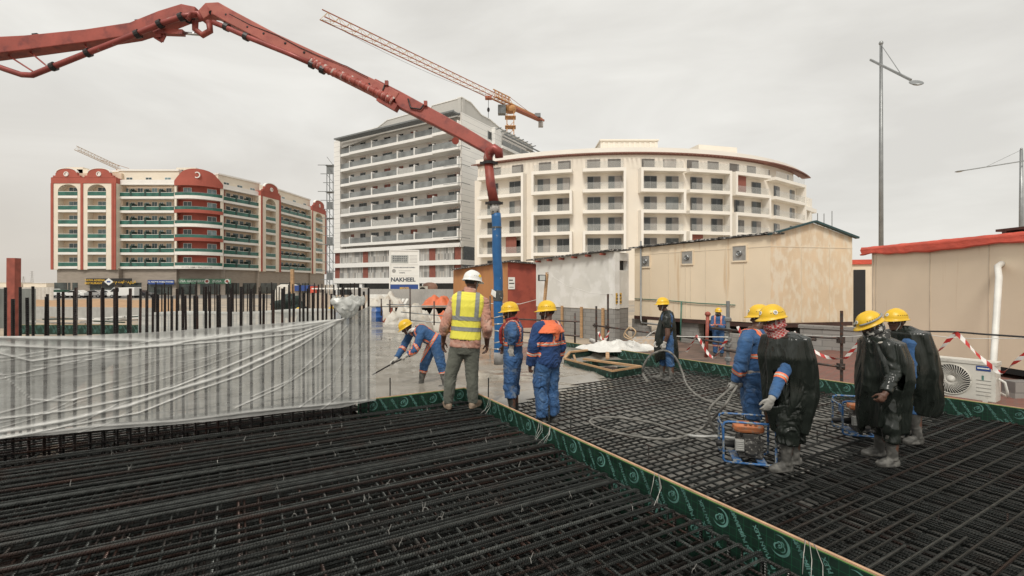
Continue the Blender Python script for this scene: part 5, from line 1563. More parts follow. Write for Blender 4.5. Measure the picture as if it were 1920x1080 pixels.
# air conditioner
M['ac'] = mat('off_white_enamel', (0.66, 0.64, 0.58), 0.4, var=0.05, scale=4, col2=(0.48, 0.44, 0.38), c2=(0.62, 0.8))
ad = V((0.557, -0.83)).normalized()
ac0 = V((7.16, 8.17)); ac1 = ac0 + ad * 0.80
acf = FR(ac0, ac1)
ac = thing('air_conditioner', 'white outdoor air conditioner unit with a round fan grille behind the green board', 'air conditioner', (7.5, 8, 0.12))
z0, z1 = 0.14, 0.76
mb = MB(); mb.fbox(acf, 0, acf.L, -0.30, 0, z0, z1 - 0.055); mb.fbox(acf, -0.012, acf.L + 0.012, -0.31, 0.012, z1 - 0.05, z1); 
mb.fbox(acf, 0.1, 0.16, -0.3, 0.0, z0 - 0.24, z0); mb.fbox(acf, .65, .71, -0.3, 0.0, z0 - 0.24, z0)
mb.build('casing', M['ac'], ac)
mb = MB(); c = acf.at(0.27, 0.002, (z0 + z1) / 2 - 0.02); n3 = V((acf.n.x, acf.n.y, 0))
mb.lathe(c, [(0.245, 0), (0.245, 0.004)], 32, 0, axis=n3); mb.build('fan_opening', M['dark'], ac)
mb = MB(); t3 = V((acf.t.x, acf.t.y, 0))
def rad(r, a, d=0.012): return c + t3 * (r * math.cos(a)) + V((0, 0, r * math.sin(a))) + n3 * d
for k in range(40):
    a = 2 * PI * k / 40
    mb.tube([rad(0.06, a - .5), rad(0.12, a - 0.3), rad(0.18, a - .12), rad(0.24, a)], 0.0055, 5)
for r in (0.245,):
    mb.tube([rad(r, 2 * PI * k / 36) for k in range(37)], 0.008, 6)
mb.lathe(c + n3 * 0.008, [(0.06, 0), (0.058, 0.012), (0.0, 0.014)], 18, 0, axis=n3)
mb.build('grille', M['ac'], ac, smooth=True)
mb = MB(); mb.fbox(acf, 0.575, 0.745, 0.0, 0.006, 0.615, 0.69, 0); mb.fbox(acf, 0.59, 0.73, 0.006, 0.009, 0.645, 0.665, 1); mb.fbox(acf, 0.64, 0.665, 0, 0.004, 0.46, 0.54, 2)
mb.build('badge', [M['sign_blue'], M['white_print'], M['board_print']], ac)
mb = MB()
for k in range(5): mb.fbox(acf, 0.575, 0.75, 0.0, 0.006, 0.22 + k * 0.06, 0.226 + k * 0.06)
mb.build('vent_rib', M['fan_grey'], ac)
mb = MB(); e = acf.at(0.81, -0.12, 0.5)
mb.tube([e, e + V((0.06, -.04, -0.05)), e + V((0.09, -.05, -0.2)), e + V((0.14, 0, -0.28)), P(1859, 728, 8.6)], 0.018, 7)
mb.build('pipe_bend', M['white_plastic'], ac, smooth=True)
mb = MB(); mb.box((0, 0, -0.15), (0.4, 0.25, 0.3)); o = mb.build('block_pier', M['block']); o.location = (9.45, 8.9, 0.2); tag(o, 'dark block pier under the beige cabin at the right edge of the photo', 'block pier', 'block piers under the cabins')

# ---- lamps
def lamp(label, px, py_top, Y, arms, h0=-0.5):
    b = P(px, py_top, Y); zt = b.z
    t = thing('street_lamp', label, 'street lamp', (b.x, Y, h0), group='street lamps')
    mb = MB(); n_ = 8
    mb.tube([V((b.x, Y, h0)), V((b.x, Y, zt * 0.6)), V((b.x, Y, zt))], [0.115 * Y / 24, 0.092 * Y / 24, 0.065 * Y / 24], 12); mb.ell((b.x, Y, zt + 0.08), (0.10, 0.10, 0.12), 10)
    mb.build('pole', M['galv'], t, smooth=True)
    for (p0, p1, head, wire) in arms:
        mb = MB(); mb.beam(p0, p1, 0.07, 0.09); mb.tube([V((b.x, Y, zt)), wire], 0.018, 5); mb.build('arm', M['galv'], t)
        if head is not None:
            d = (V(head) - V(p1)); d.normalize()
            mb = MB(); R3 = d.to_track_quat('X', 'Z').to_matrix()
            mb.ell(V(head), (0.36, 0.25, 0.07), 16, 0, R3); mb.build('lamp_head', M['galv'], t, smooth=True)
            mb = MB(); mb.ell(V(head) - V((0, 0, 0.05)), (0.25, 0.18, 0.05), 14, 0, R3); mb.build('lamp_glass', mat('dull_lamp_lens', (0.4, 0.38, 0.33), 0.2), t, smooth=True)
lamp('tall grey street lamp above the gap between the cabins with a slanting arm', 1652, 84, 24, [
    (P(1632, 112, 24.8), P(1708, 150, 21.2), P(1718, 155, 20.8), P(1690, 140, 22))])
lamp('farther street lamp at the right photo edge with a long thin arm', 1915, 281, 43.5, [
    (P(1925, 301, 43), P(1806, 320, 45), P(1799, 321, 45.1), P(1846, 314, 44.5))])

# ---- concrete pump boom
M['pump_red'] = mat('worn_red_boom_paint', (0.31, 0.062, 0.043), 0.55, var=0.22, scale=2.5, col2=(0.17, 0.032, 0.028), c2=(0.52, 0.7), bump=0.12, bscale=25)
M['pump_pink'] = mat('sun_bleached_red_paint', (0.37, 0.105, 0.076), 0.6, var=0.15, scale=2.0, col2=(0.27, 0.055, 0.045), c2=(0.5, 0.7))
M['pump_dark'] = mat('greasy_black_steel', (0.03, 0.026, 0.026), 0.45, 0.4, var=0.3)
M['pump_pipe'] = mat('red_delivery_pipe', (0.27, 0.055, 0.045), 0.4, 0.2, var=0.2, scale=4, col2=(0.45, 0.36, 0.30), c2=(0.62, 0.75))
M['hose_blue'] = mat('blue_lay_flat_hose', (0.018, 0.115, 0.30), 0.45, var=0.18, scale=4, col2=(0.42, 0.41, 0.38), c2=(0.66, 0.71), bump=0.3, bscale=10)
M['hose_white'] = mat('cement_crusted_sleeve', (0.50, 0.48, 0.45), 0.6, var=0.25, scale=9, col2=(0.10, 0.10, 0.1), c2=(0.55, 0.6))
M['chrome'] = mat('polished_ram', (0.6, 0.6, 0.6), 0.2, 0.9)
pump = thing('concrete_pump_boom', 'red articulated concrete pump boom reaching over the site with a blue end hose', 'pump boom', P(935, 683, 10.1))
def ypx(px): return 10.05 + (925 - px) / 925 * 1.9 if px > 395 else 11.15 - (395 - px) / 395 * 0.2
def BP(px, py, d=0.0): return P(px, py, ypx(px) + d)
def boom_section(name, pts, hs, w, m):
    """box section following px points with half heights in px"""
    mb = MB(); rings = []
    n_ = len(pts)
    for k, (px, py) in enumerate(pts):
        c = BP(px, py)
        a = BP(*pts[max(0, k - 1)]); b = BP(*pts[min(n_ - 1, k + 1)])
        d = (b - a).normalized(); s = V((0, 1, 0)); s = (s - d * s.dot(d)).normalized(); u = s.cross(d)
        if u.z < 0: u = -u
        hh = hs[k] / FPX * c.y
        ww = w[k] if isinstance(w, (list, tuple)) else w
        rings.append([c - s * ww / 2 - u * hh, c + s * ww / 2 - u * hh, c + s * ww / 2 + u * hh, c - s * ww / 2 + u * hh])
    for r in rings: mb.v += r
    for k in range(n_ - 1):
        for j in range(4):
            a, b = k * 4 + j, k * 4 + (j + 1) % 4
            mb.f.append((a, b, b + 4, a + 4)); mb.m.append(0)
    mb.f.append((3, 2, 1, 0)); mb.m.append(0); q = (n_ - 1) * 4; mb.f.append((q, q + 1, q + 2, q + 3)); mb.m.append(0)
    o = mb.build(name, m, pump, fix=True)
    bv = o.modifiers.new('bevel', 'BEVEL'); bv.width = 0.018; bv.segments = 2
    return o
boom_section('boom_section', [(-160, 108), (-40, 95), (60, 86), (170, 73), (255, 60), (310, 40), (350, 26), (372, 27)], [21, 17, 13.5, 12, 12, 14, 12.5, 9], [0.34, 0.34, 0.32, 0.30, 0.30, 0.30, 0.30, 0.26], M['pump_red'])
boom_section('boom_section', [(378, 36), (396, 22), (412, 22), (440, 38), (520, 80), (620, 126), (700, 165), (745, 190)], [9, 12, 12.5, 12.5, 12, 12, 13, 14], [0.22, 0.26, 0.27, 0.27, 0.26, 0.25, 0.24, 0.24], M['pump_pink'])
boom_section('boom_section', [(700, 162), (745, 186), (820, 225), (870, 252), (915, 278), (928, 284)], [13, 14, 12.5, 11.5, 10.5, 8], [0.20, 0.20, 0.19, 0.18, 0.17, 0.15], M['pump_red'])
mb = MB()
for px, py in ((-30, 83), (70, 68), (195, 58), (262, 42)):
    mb.beam(BP(px - 6, py), BP(px + 4, py - 1), 0.12, 0.07)
for px, py in ((430, 27), (470, 50), (500, 62), (540, 80), (575, 97)): mb.ell(BP(px, py) - V((0, .13, .08)), (.03, .02, .03), 8)
mb.build('bracket', M['pump_dark'], pump)
mb = MB(); mb.tube([BP(x, y, -0.15) for x, y in ((430, 26), (470, 47), (520, 66), (560, 88), (600, 106), (650, 124), (690, 145))], 0.008, 5); mb.build('control_cable', M['pump_dark'], pump)
mb = MB(); mb.tube([BP(x, y, -.26) for x, y in ((-120, 116), (-20, 119), (10, 130), (40, 140), (60, 141), (95, 127), (165, 99), (250, 66), (300, 45), (345, 30), (372, 27))], 0.062, 12)
mb.build('delivery_pipe', M['pump_pipe'], pump, smooth=True)
mb = MB(); mb.tube([BP(x, y, -0.24) for x, y in ((400, 42), (425, 52), (470, 72), (540, 100), (590, 122))], 0.058, 12); mb.build('delivery_pipe', M['pump_pipe'], pump, smooth=True)
mb = MB()
pts = [BP(590, 122), BP(610, 134), BP(660, 155), BP(715, 182), BP(740, 196)]
mb.tube([p - V((0, 0.2, 0)) for p in pts], 0.075, 12)
for k in range(26):
    t_ = k / 25; q = t_ * 4; i = min(3, int(q)); p = pts[i].lerp(pts[i + 1], q - i) - V((0, .2, 0))
    d = (pts[i + 1] - pts[i]).normalized()
    mb.lathe(p, [(0.070, -0.03), (0.098, 0.0), (0.070, 0.03)], 12, 1 if k % 2 else 0, axis=d, capb=False, capt=False)
mb.build('wrapped_pipe', [M['pump_red'], mat('cement_splashed_red', (0.42, 0.12, 0.10), 0.6, col2=(0.55, 0.47, 0.42), c2=(0.5, 0.6), scale=8)], pump, smooth=True)
for px, py in ((100, 125), (165, 99), (258, 64), (300, 45), (340, 32)): mb = MB(); mb.lathe(BP(px, py, -.26), [(0.09, -0.05), (0.095, 0.05)], 12, axis=(0.9, 0, .35)); mb.build('pipe_clamp', M['pump_dark'], pump)
for px, py in ((425, 51), (462, 69), (585, 121), (605, 131)): mb = MB(); mb.lathe(BP(px, py, -.22), [(0.088, -0.05), (0.09, 0.05)], 12, axis=(0.9, 0, -.42)); mb.build('pipe_clamp', M['pump_dark'], pump)
mb = MB()
for a, b in (((15, 104), (62, 134)), ((52, 94), (88, 124)), ((160, 84), (166, 98)), ((345, 20), (350, 30)), ((420, 38), (425, 50)), ((462, 58), (466, 70))):
    mb.tube([BP(*a), BP(*b, -.2)], 0.018, 6)
mb.build('pipe_strut', M['pump_pipe'], pump)
mb = MB(); # joint links and ram
mb.tube([BP(366, 40, -.12), BP(366, 55, -.12), BP(380, 66, -.12), BP(394, 58, -.12), BP(392, 40, -.12)], 0.07, 10)
mb.build('joint_link', M['pump_red'], pump, smooth=True)
mb = MB(); mb.beam(BP(290, 60, -.1), BP(345, 62, -.1), 0.13, 0.11); mb.beam(BP(290, 70, -.1), BP(303, 78, -.1), .05, .05); mb.beam(BP(303, 78, -.1), BP(309, 66, -.1), .05, .05); mb.beam(BP(298, 52, -.1), BP(300, 72, -.1), .12, .12); mb.build('ram_cylinder', M['pump_red'], pump)
mb = MB(); mb.tube([BP(345, 62, -.1), BP(378, 65, -.1)], 0.035, 10); mb.build('ram_rod', M['chrome'], pump, smooth=True)
mb = MB(); mb.tube([BP(352, 38, -.3), BP(360, 24, -.3), BP(372, 25, -.3), BP(378, 38, -.3)], 0.05, 10); mb.build('pipe_elbow', M['pump_pipe'], pump, smooth=True)
mb = MB(); mb.tube([BP(355, 35, -.14), BP(355, 35, .2)], 0.11, 16); mb.tube([BP(396, 24, -.15), BP(396, 24, .2)], 0.05, 12); mb.build('joint_pin', M['pump_dark'], pump)
mb = MB(); mb.tube([BP(854, 264, -.11), BP(854, 264, -.12)], 0.075, 16); mb.build('pin_boss', M['pump_red'], pump)
mb = MB(); mb.beam(BP(711, 185, -.15), BP(745, 204, -.15), 0.16, 0.14); mb.tube([BP(711, 186, -.15), BP(728, 196, -.15)], .05, 8); mb.build('joint_bracket', M['pump_red'], pump)
for a, b, c_, d_ in (((692, 156), (698, 172), (716, 173), (722, 158)), ((765, 185), (770, 202), (788, 205), (795, 196))):
    mb = MB(); mb.tube([BP(*a, -.13), BP(*b, -.14), BP(*c_, -.14), BP(*d_, -.13)], 0.018, 6); mb.build('hydraulic_hose', M['pump_dark'], pump, smooth=True)
    mb = MB(); mb.box(BP(d_[0] + 3, d_[1] - 2, -.12), (0.07, 0.06, 0.10)); mb.build('hose_fitting', M['pump_red'], pump)
# end elbow, red pipe, blue hose
def HP(px, py, Y=10.0): return P(px, py, Y)
mb = MB(); mb.tube([HP(936, 296, 9.92), HP(935, 284, 9.9), HP(927, 279, 9.9), HP(918, 284, 9.95), HP(915, 296, 10.0), HP(916, 305)], [0.085, 0.10, 0.105, 0.105, 0.10, 0.095], 14); mb.build('end_elbow', M['pump_pipe'], pump, smooth=True)
mb = MB(); mb.tube([HP(916, 305), HP(920, 345), HP(926, 378)], [0.095, 0.10, 0.105], 14); mb.build('drop_pipe', M['pump_red'], pump, smooth=True)
for px, py in ((917, 306), (927, 381)):
    mb = MB(); mb.lathe(HP(px, py), [(0.10, -0.03), (0.135, -0.03), (0.135, 0.03), (0.10, 0.03)], 16); mb.box(HP(px - 13, py) , (0.09, 0.06, 0.05)); mb.box(HP(px + 13, py), (0.07, .06, .05)); mb.build('coupling', M['pump_dark'], pump)
mb = MB(); mb.tube([HP(927, 380), HP(929, 402)], [0.105, 0.095], 14); mb.build('hose_sleeve', M['hose_white'], pump, smooth=True)
mb = MB(); ptsb = []; rb_ = []
N = 40
for k in range(N + 1):
    t_ = k / N; py = 400 + (668 - 400) * t_; px = 930 + 5 * math.sin(t_ * 1.7) + 0.6 * math.sin(t_ * 17)
    ptsb.append(HP(px, py, 10.0 + 0.1 * t_)); rb_.append(0.098 + 0.006 * noise.noise(V((t_ * 14, 0, 3))) - 0.008 * (1 if 0.57 < t_ < 0.61 else 0))
mb.tube(ptsb, rb_, 16); mb.build('end_hose', M['hose_blue'], pump, smooth=True)
mb = MB(); mb.tube([HP(934.7, 660, 10.1), HP(935.5, 683, 10.1)], [0.105, 0.105], 16); mb.build('hose_tip', mat('cement_coated_tip', (0.27, 0.26, 0.25), 0.7, var=0.3, scale=8), pump, smooth=True)
mb = MB()
for t_ in (0.575, 0.60, 0.735, 0.78, 0.84, 0.90, 0.95):
    p = ptsb[int(t_ * N)]
    mb.lathe(p, [(0.101, -0.012), (0.108, 0.0), (0.101, 0.012)], 16, 0, axis=(0.25 * math.sin(t_ * 40), .1, 1), capb=False, capt=False)
mb.build('wire_binding', M['wire'], pump)
mb = MB(); mb.lathe(ptsb[int(.585 * N)], [(0.104, -0.11), (0.112, 0), (0.104, 0.11)], 16, 0, capb=False, capt=False); mb.lathe(ptsb[int(.10 * N)], [(0.1, -.02), (.105, 0), (.1, .02)], 16, 0, capb=False, capt=False); mb.build('tape_wrap', mat('dirty_black_tape', (0.07, 0.075, 0.075), 0.5, var=.3, scale=8, col2=(.5, .5, .48), c2=(.6, .66)), pump, smooth=True)
mb = MB(); p = ptsb[int(.56 * N)] - V((0.10, 0.06, 0)); mb.poly([p + V((-.03, 0, .06)), p + V((.06, -.04, .01)), p + V((.05, -.05, -.12)), p + V((-.05, 0, -.05))]); mb.build('rag', M['white_plastic'], pump)

# ---- tower crane behind the tower block
M['crane_red'] = mat('red_orange_crane_paint', (0.38, 0.11, 0.055), 0.5, var=0.1)
M['crane_yellow'] = mat('orange_yellow_crane_paint', (0.50, 0.25, 0.09), 0.5, var=0.12, scale=.5)
def lattice(mb, a, b, w, h_, n, chord, brace, tri=True, m0=0, m1=1):
    a, b = V(a), V(b); d = (b - a).normalized(); s = d.cross(V((0, 0, 1))).normalized(); u = s.cross(d)
    bl, br_, tp = lambda t: a.lerp(b, t) - s * w / 2, lambda t: a.lerp(b, t) + s * w / 2, lambda t: a.lerp(b, t) + u * h_
    for f_ in (bl, br_, tp): mb.beam(f_(0), f_(1), chord, chord, m0)
    for k in range(n):
        t0, t1, tm = k / n, (k + 1) / n, (k + .5) / n
        mb.beam(bl(t0), tp(tm), brace, brace, m1); mb.beam(tp(tm), bl(t1), brace, brace, m1)
        mb.beam(br_(t0), tp(tm), brace, brace, m1); mb.beam(tp(tm), br_(t1), brace, brace, m1)
        mb.beam(bl(t0), br_(t1), brace, brace, m1)
crane = thing('tower_crane', 'orange flat top tower crane rising behind the white and grey tower', 'tower crane', (0, 125, -0.5))
jt, jr = P(604, 25, 83), P(957, 205, 124)
jt.z = jr.z = (jt.z + jr.z) / 2
mb = MB(); lattice(mb, jr, jt, 1.5, 1.5, 24, 0.15, 0.055); mb.build('jib', [M['crane_red'], mat('pale_crane_lacing', (0.55, 0.36, 0.16), 0.5)], crane)
mb = MB(); jm = jr.lerp(jt, 0.13); lattice(mb, jr + V((0, 0, .2)), jm + V((0, 0, .2)), 1.7, 2.0, 5, 0.22, 0.10); mb.build('jib_root', [M['crane_yellow'], M['crane_yellow']], crane)
d = (jr - jt).normalized()
ce = jr + d * 14.5
mb = MB(); mb.beam(jr + V((0, 0, -.2)), ce, 1.5, 0.5, 0); mb.beam(jr + V((0, 0, .6)), ce + V((0, 0, .5)), 0.12, 0.7, 1); mb.tube([jr + V((0, 0, 2.2)), ce.lerp(jr, .25) + V((0, 0, .3))], .06, 5); mb.build('counter_jib', [M['crane_red'], M['crane_yellow']], crane)
mb = MB(); mb.box(ce - d * 0.8 + V((0, 0, -1.1)), (1.3, 1.0, 1.6)); mb.build('counterweight', mat('grey_counterweight', (0.42, 0.4, 0.37), .8), crane)
mb = MB(); mb.box(ce - d * 2.4 + V((0, 0, .6)), (1.6, 3.0, 1.0)); mb.build('winch', M['t_pergola'], crane)
mb = MB()
for sx, sy in ((-1, -1), (1, -1), (1, 1), (-1, 1)): mb.beam(V((jr.x + sx * .9, jr.y + sy * .9, -0.5)), V((jr.x + sx * .9, jr.y + sy * .9, jr.z - 1.5)), .22, .22)
for k in range(22):
    z = k * 2.0
    for (x0, y0), (x1, y1) in (((-1, -1), (1, -1)), ((1, -1), (1, 1)), ((1, 1), (-1, 1)), ((-1, 1), (-1, -1))):
        mb.beam(V((jr.x + .9 * x0, jr.y + .9 * y0, z)), V((jr.x + .9 * x1, jr.y + .9 * y1, z + 2)), .12, .12)
mb.build('mast', M['crane_yellow'], crane)
mb = MB(); mb.lathe(V((jr.x, jr.y, jr.z - 1.6)), [(1.3, 0), (1.5, .5), (1.5, 1.0), (1.2, 1.5)], 14); mb.box((jr.x, jr.y, jr.z - 3), (2.8, 2.8, .15)); mb.box((jr.x, jr.y, jr.z - 5.5), (2.8, 2.8, .15)); mb.build('slewing_ring', M['crane_yellow'], crane)
mb = MB(); mb.box(jr + V((-2.2, -1, -1.4)), (2.0, 1.8, 2.2)); mb.build('cab', M['t_pergola'], crane)
mb = MB(); tr = jr.lerp(jt, .165); mb.box(tr + V((0, 0, -.5)), (1.6, 1.6, .5)); mb.build('trolley', M['crane_red'], crane)
mb = MB(); mb.tube([tr, tr + V((0, 0, -3.0))], .06, 5); mb.ell(tr + V((0, 0, -3.4)), (.35, .35, .6), 8); mb.tube([tr + V((0, 0, -3.8)), tr + V((0, 0, -7))], .06, 5); mb.build('hook_block', M['pump_dark'], crane)
mb = MB()
pa, pb = jt + V((0, 0, -.2)), jr.lerp(jt, .18)
mb.tube([pa.lerp(pb, k / 10) - V((0, 0, 4.0 * (k / 10) * (1 - k / 10))) for k in range(11)], 0.035, 4); mb.build('hoist_rope', M['galv'], crane)
c2_ = thing('tower_crane', 'small distant crane jib poking above the cream and red apartment block', 'tower crane', P(215, 400, 190))
mb = MB(); lattice(mb, P(224, 318, 190), P(143, 281, 165), 1.2, 1.4, 14, .13, .05); mb.build('jib', [mat('pale_far_crane_paint', (.5, .36, .22), .6)] * 2, c2_)
mb = MB(); q = P(224, 318, 190); mb.beam(V((q.x, q.y, -.5)), q, 1.4, 1.4); mb.tube([P(190, 300, 180), P(242, 316, 190)], .08, 5); mb.build('mast', M['crane_yellow'], c2_)
# ---------------------------------------------------------------- people
M['skin'] = mat('dark_brown_skin', (0.105, 0.052, 0.035), 0.5, var=0.12, scale=12)
M['skin_mid'] = mat('brown_skin', (0.125, 0.062, 0.043), 0.5, var=0.1, scale=12)
M['hair'] = mat('black_hair', (0.012, 0.010, 0.009), 0.7, var=0.3, scale=60)
def cloth(name, col, rough=0.85, var=0.14, col2=None, c2=(0.55, 0.75), bump=0.35):
    return mat(name, col, rough, var=var, scale=5, col2=col2, c2=c2, bump=bump, bscale=16, sheen=0.1, bstretch=(1, 1, 1.6))
M['blue'] = cloth('blue_work_cotton', (0.034, 0.100, 0.235), col2=(0.085, 0.155, 0.27), c2=(0.52, 0.78), bump=0.6)
M['blue_dirty'] = cloth('cement_splashed_blue_cotton', (0.040, 0.110, 0.26), col2=(0.20, 0.24, 0.29), c2=(0.56, 0.72))
M['navy'] = cloth('deep_blue_work_jacket', (0.014, 0.047, 0.15), col2=(0.024, 0.07, 0.19), bump=0.5)
M['orange'] = mat('fluorescent_orange_tape', (0.86, 0.20, 0.085), 0.6, var=0.06)
M['silver'] = mat('silver_reflective_tape', (0.50, 0.47, 0.42), 0.35, var=0.1, scale=20)
M['grey_tape'] = mat('grey_reflective_tape', (0.26, 0.27, 0.26), 0.35, var=0.08, scale=20)
M['vest'] = cloth('fluorescent_yellow_mesh', (0.80, 0.73, 0.09), 0.75, var=0.05, bump=0.2)
M['pink'] = cloth('faded_salmon_shirt', (0.46, 0.235, 0.175), var=0.14, col2=(0.52, 0.33, 0.26), c2=(0.5, 0.62))
M['olive'] = cloth('grey_green_trousers', (0.115, 0.12, 0.098), var=0.12)
M['hoodie'] = cloth('bright_orange_hood', (0.75, 0.17, 0.07), var=0.08)
M['red_scarf'] = cloth('dark_red_scarf', (0.26, 0.022, 0.022), var=0.2)
M['helmet_y'] = mat('yellow_helmet_plastic', (0.75, 0.465, 0.02), 0.36, orand=0.06, bump=0.08, bscale=60, var=0.10, scale=7, col2=(0.58, 0.34, 0.03), c2=(0.64, 0.78))
M['helmet_w'] = mat('white_helmet_plastic', (0.78, 0.78, 0.75), 0.3, var=0.04)
M['boot'] = mat('muddy_rubber_boot', (0.070, 0.068, 0.062), 0.6, var=0.35, scale=7, col2=(0.17, 0.165, 0.15), c2=(0.48, 0.68))
M['boot_dark'] = mat('dark_rubber_boot', (0.035, 0.036, 0.034), 0.5, var=0.3, scale=7, col2=(0.14, 0.135, 0.12), c2=(0.55, 0.75))
M['shoe'] = mat('dusty_leather_shoe', (0.24, 0.18, 0.13), 0.7, var=0.2, scale=10)
M['glove'] = cloth('grey_white_work_glove', (0.50, 0.48, 0.44), var=0.15, col2=(0.33, 0.32, 0.29))
M['glove_grey'] = cloth('cement_grey_glove', (0.33, 0.32, 0.295), var=0.2)
def poncho_mat():
    m = mat('black_plastic_sheet', (0.014, 0.018, 0.015), 0.30, var=0.3, scale=4, col2=(0.04, 0.04, 0.037), c2=(0.68, 0.88), rvar=0.08)
    n, l = m.node_tree.nodes, m.node_tree.links
    t = n.new("ShaderNodeTexCoord"); mp_ = n.new("ShaderNodeMapping"); mp_.inputs['Scale'].default_value = (3.4, 3.4, 1.0)
    l.new(t.outputs['Object'], mp_.inputs[0])
    hs_ = []
    for sc_, st_ in ((1.1, 1.0), (2.6, .45)):
        nz_ = n.new("ShaderNodeTexNoise"); nz_.inputs['Scale'].default_value = sc_; nz_.inputs['Detail'].default_value = 2; nz_.inputs['Distortion'].default_value = 0.9
        l.new(mp_.outputs[0], nz_.inputs['Vector'])
        s1_ = n.new("ShaderNodeMath"); s1_.operation = 'SUBTRACT'; s1_.inputs[1].default_value = .5; l.new(nz_.outputs['Fac'], s1_.inputs[0])
        ab = n.new("ShaderNodeMath"); ab.operation = 'ABSOLUTE'; l.new(s1_.outputs[0], ab.inputs[0])
        sc2 = n.new("ShaderNodeMath"); sc2.operation = 'MULTIPLY'; sc2.inputs[1].default_value = -st_ * 4; l.new(ab.outputs[0], sc2.inputs[0]); hs_.append(sc2)
    ad = n.new("ShaderNodeMath"); ad.operation = 'ADD'; l.new(hs_[0].outputs[0], ad.inputs[0]); l.new(hs_[1].outputs[0], ad.inputs[1])
    bp = n.new("ShaderNodeBump"); bp.inputs['Strength'].default_value = 0.55; bp.inputs['Distance'].default_value = 0.03
    l.new(ad.outputs[0], bp.inputs['Height']); l.new(bp.outputs[0], n['Principled BSDF'].inputs['Normal'])
    return m
M['poncho'] = poncho_mat()
def check_scarf():
    m = mat('red_white_checked_scarf', (0.36, 0.03, 0.03), 0.85, var=0.1, bump=0.4, bscale=20)
    n, l = m.node_tree.nodes, m.node_tree.links
    b = n['Principled BSDF']; src = b.inputs['Base Color'].links[0].from_socket
    t = n.new("ShaderNodeTexCoord"); c = n.new("ShaderNodeTexChecker"); c.inputs['Scale'].default_value = 42
    c.inputs[1].default_value = (0.34, 0.022, 0.022, 1); c.inputs[2].default_value = (0.46, 0.36, 0.33, 1)
    mp_ = n.new("ShaderNodeMapping"); mp_.inputs['Rotation'].default_value = (0.5, 0.6, 0.4)
    l.new(t.outputs['Object'], mp_.inputs[0]); l.new(mp_.outputs[0], c.inputs['Vector'])
    mx = n.new("ShaderNodeMixRGB"); mx.inputs[0].default_value = 0.75; l.new(src, mx.inputs[1]); l.new(c.outputs['Color'], mx.inputs[2]); l.new(mx.outputs[0], b.inputs['Base Color'])
    return m
M['keffiyeh'] = check_scarf()
M['camo'] = mat('grey_patterned_scarf', (0.035, 0.035, 0.033), 0.85, var=0.3, scale=14, col2=(0.42, 0.41, 0.38), c2=(0.53, 0.57), bump=0.3)
M['black_cloth'] = cloth('black_cloth', (0.012, 0.012, 0.013), var=0.2)
M['strap'] = mat('pale_chin_strap', (0.42, 0.42, 0.40), 0.6)
M['eye_white'] = mat('eye_white', (0.6, 0.57, 0.52), 0.3, var=0.03)
M['lip'] = mat('dark_lip', (0.11, 0.045, 0.038), 0.5)

def loft(mb, rings, n=20, m=0, sq=2.3):
    i0 = len(mb.v)
    for c, X, Y in rings:
        for j in range(n):
            a = 2 * PI * j / n
            ca, sa = math.cos(a), math.sin(a)
            ca = math.copysign(abs(ca) ** (2 / sq), ca); sa = math.copysign(abs(sa) ** (2 / sq), sa)
            mb.v.append(V(c) + X * ca + Y * sa)
    k = len(rings)
    for q in range(k - 1):
        for j in range(n):
            a, b = i0 + q * n + j, i0 + q * n + (j + 1) % n
            mb.f.append((a, b, b + n, a + n)); mb.m.append(m)
    mb.f.append(tuple(i0 + j for j in reversed(range(n)))); mb.m.append(m)
    mb.f.append(tuple(i0 + (k - 1) * n + j for j in range(n))); mb.m.append(m)

def cap_(mb, a, b, ra, rb):
    a, b = V(a), V(b)
    mb.tube([a, b], [ra, rb], 14)
    mb.ell(a, (ra, ra, ra), 14); mb.ell(b, (rb, rb, rb), 14)

def chain(mb, pts, rs):
    for k in range(len(pts) - 1): cap_(mb, pts[k], pts[k + 1], rs[k], rs[k + 1])

def remesh(mb, voxel, smooth=4, fac=0.5):
    me = bpy.data.meshes.new('tmp'); me.from_pydata([tuple(v) for v in mb.v], [], mb.f)
    bm = bmesh.new(); bm.from_mesh(me); bmesh.ops.recalc_face_normals(bm, faces=bm.faces); bm.to_mesh(me); bm.free()
    o = bpy.data.objects.new('tmp', me); COL.objects.link(o)
    r = o.modifiers.new('r', 'REMESH'); r.mode = 'VOXEL'; r.voxel_size = voxel
    if smooth:
        s = o.modifiers.new('s', 'SMOOTH'); s.factor = fac; s.iterations = smooth
    out = bpy.data.meshes.new_from_object(o.evaluated_get(bpy.context.evaluated_depsgraph_get()))
    bpy.data.objects.remove(o); bpy.data.meshes.remove(me)
    return out

def crumple(me, amp, seed, fx=6.0, fz=7.5, joints=()):
    n_ = len(me.vertices); sk = 5.0
    co = [0.0] * (3 * n_); no = [0.0] * (3 * n_)
    me.vertices.foreach_get('co', co); me.vertex_normals.foreach_get('vector', no)
    for i in range(n_):
        x, y, z = co[3 * i:3 * i + 3]; p = V((x, y, z))
        k = 1.0
        for (c, r, g) in joints:
            d = (p - c).length
            if d < r: k = max(k, 1 + (g - 1) * (1 - d / r))
        a = noise.noise(V((x * fx + seed, y * fx, z * fz + (x - y) * 6 * noise.noise(V((x * 2, y * 2 + seed, z * 2))))))
        b = noise.noise(V((x * fx * 2.3, y * fx * 2.3 + seed, z * fz * 1.7)))
        q = amp * k * ((0.55 - abs(a) * 1.8) * 0.7 + 0.45 * b)
        for j in range(3): co[3 * i + j] += no[3 * i + j] * q
    me.vertices.foreach_set('co', co); me.update()

def finish(name, me, m, par, smooth=True):
    me.transform(wm(par).inverted())
    me.materials.clear()
    return link_mesh(name, me, m, par, smooth)

def seg_dist(p, a, b):
    d = b - a; t = max(0, min(1, (p - a).dot(d) / d.length_squared))
    return (p - (a + d * t)).length, t

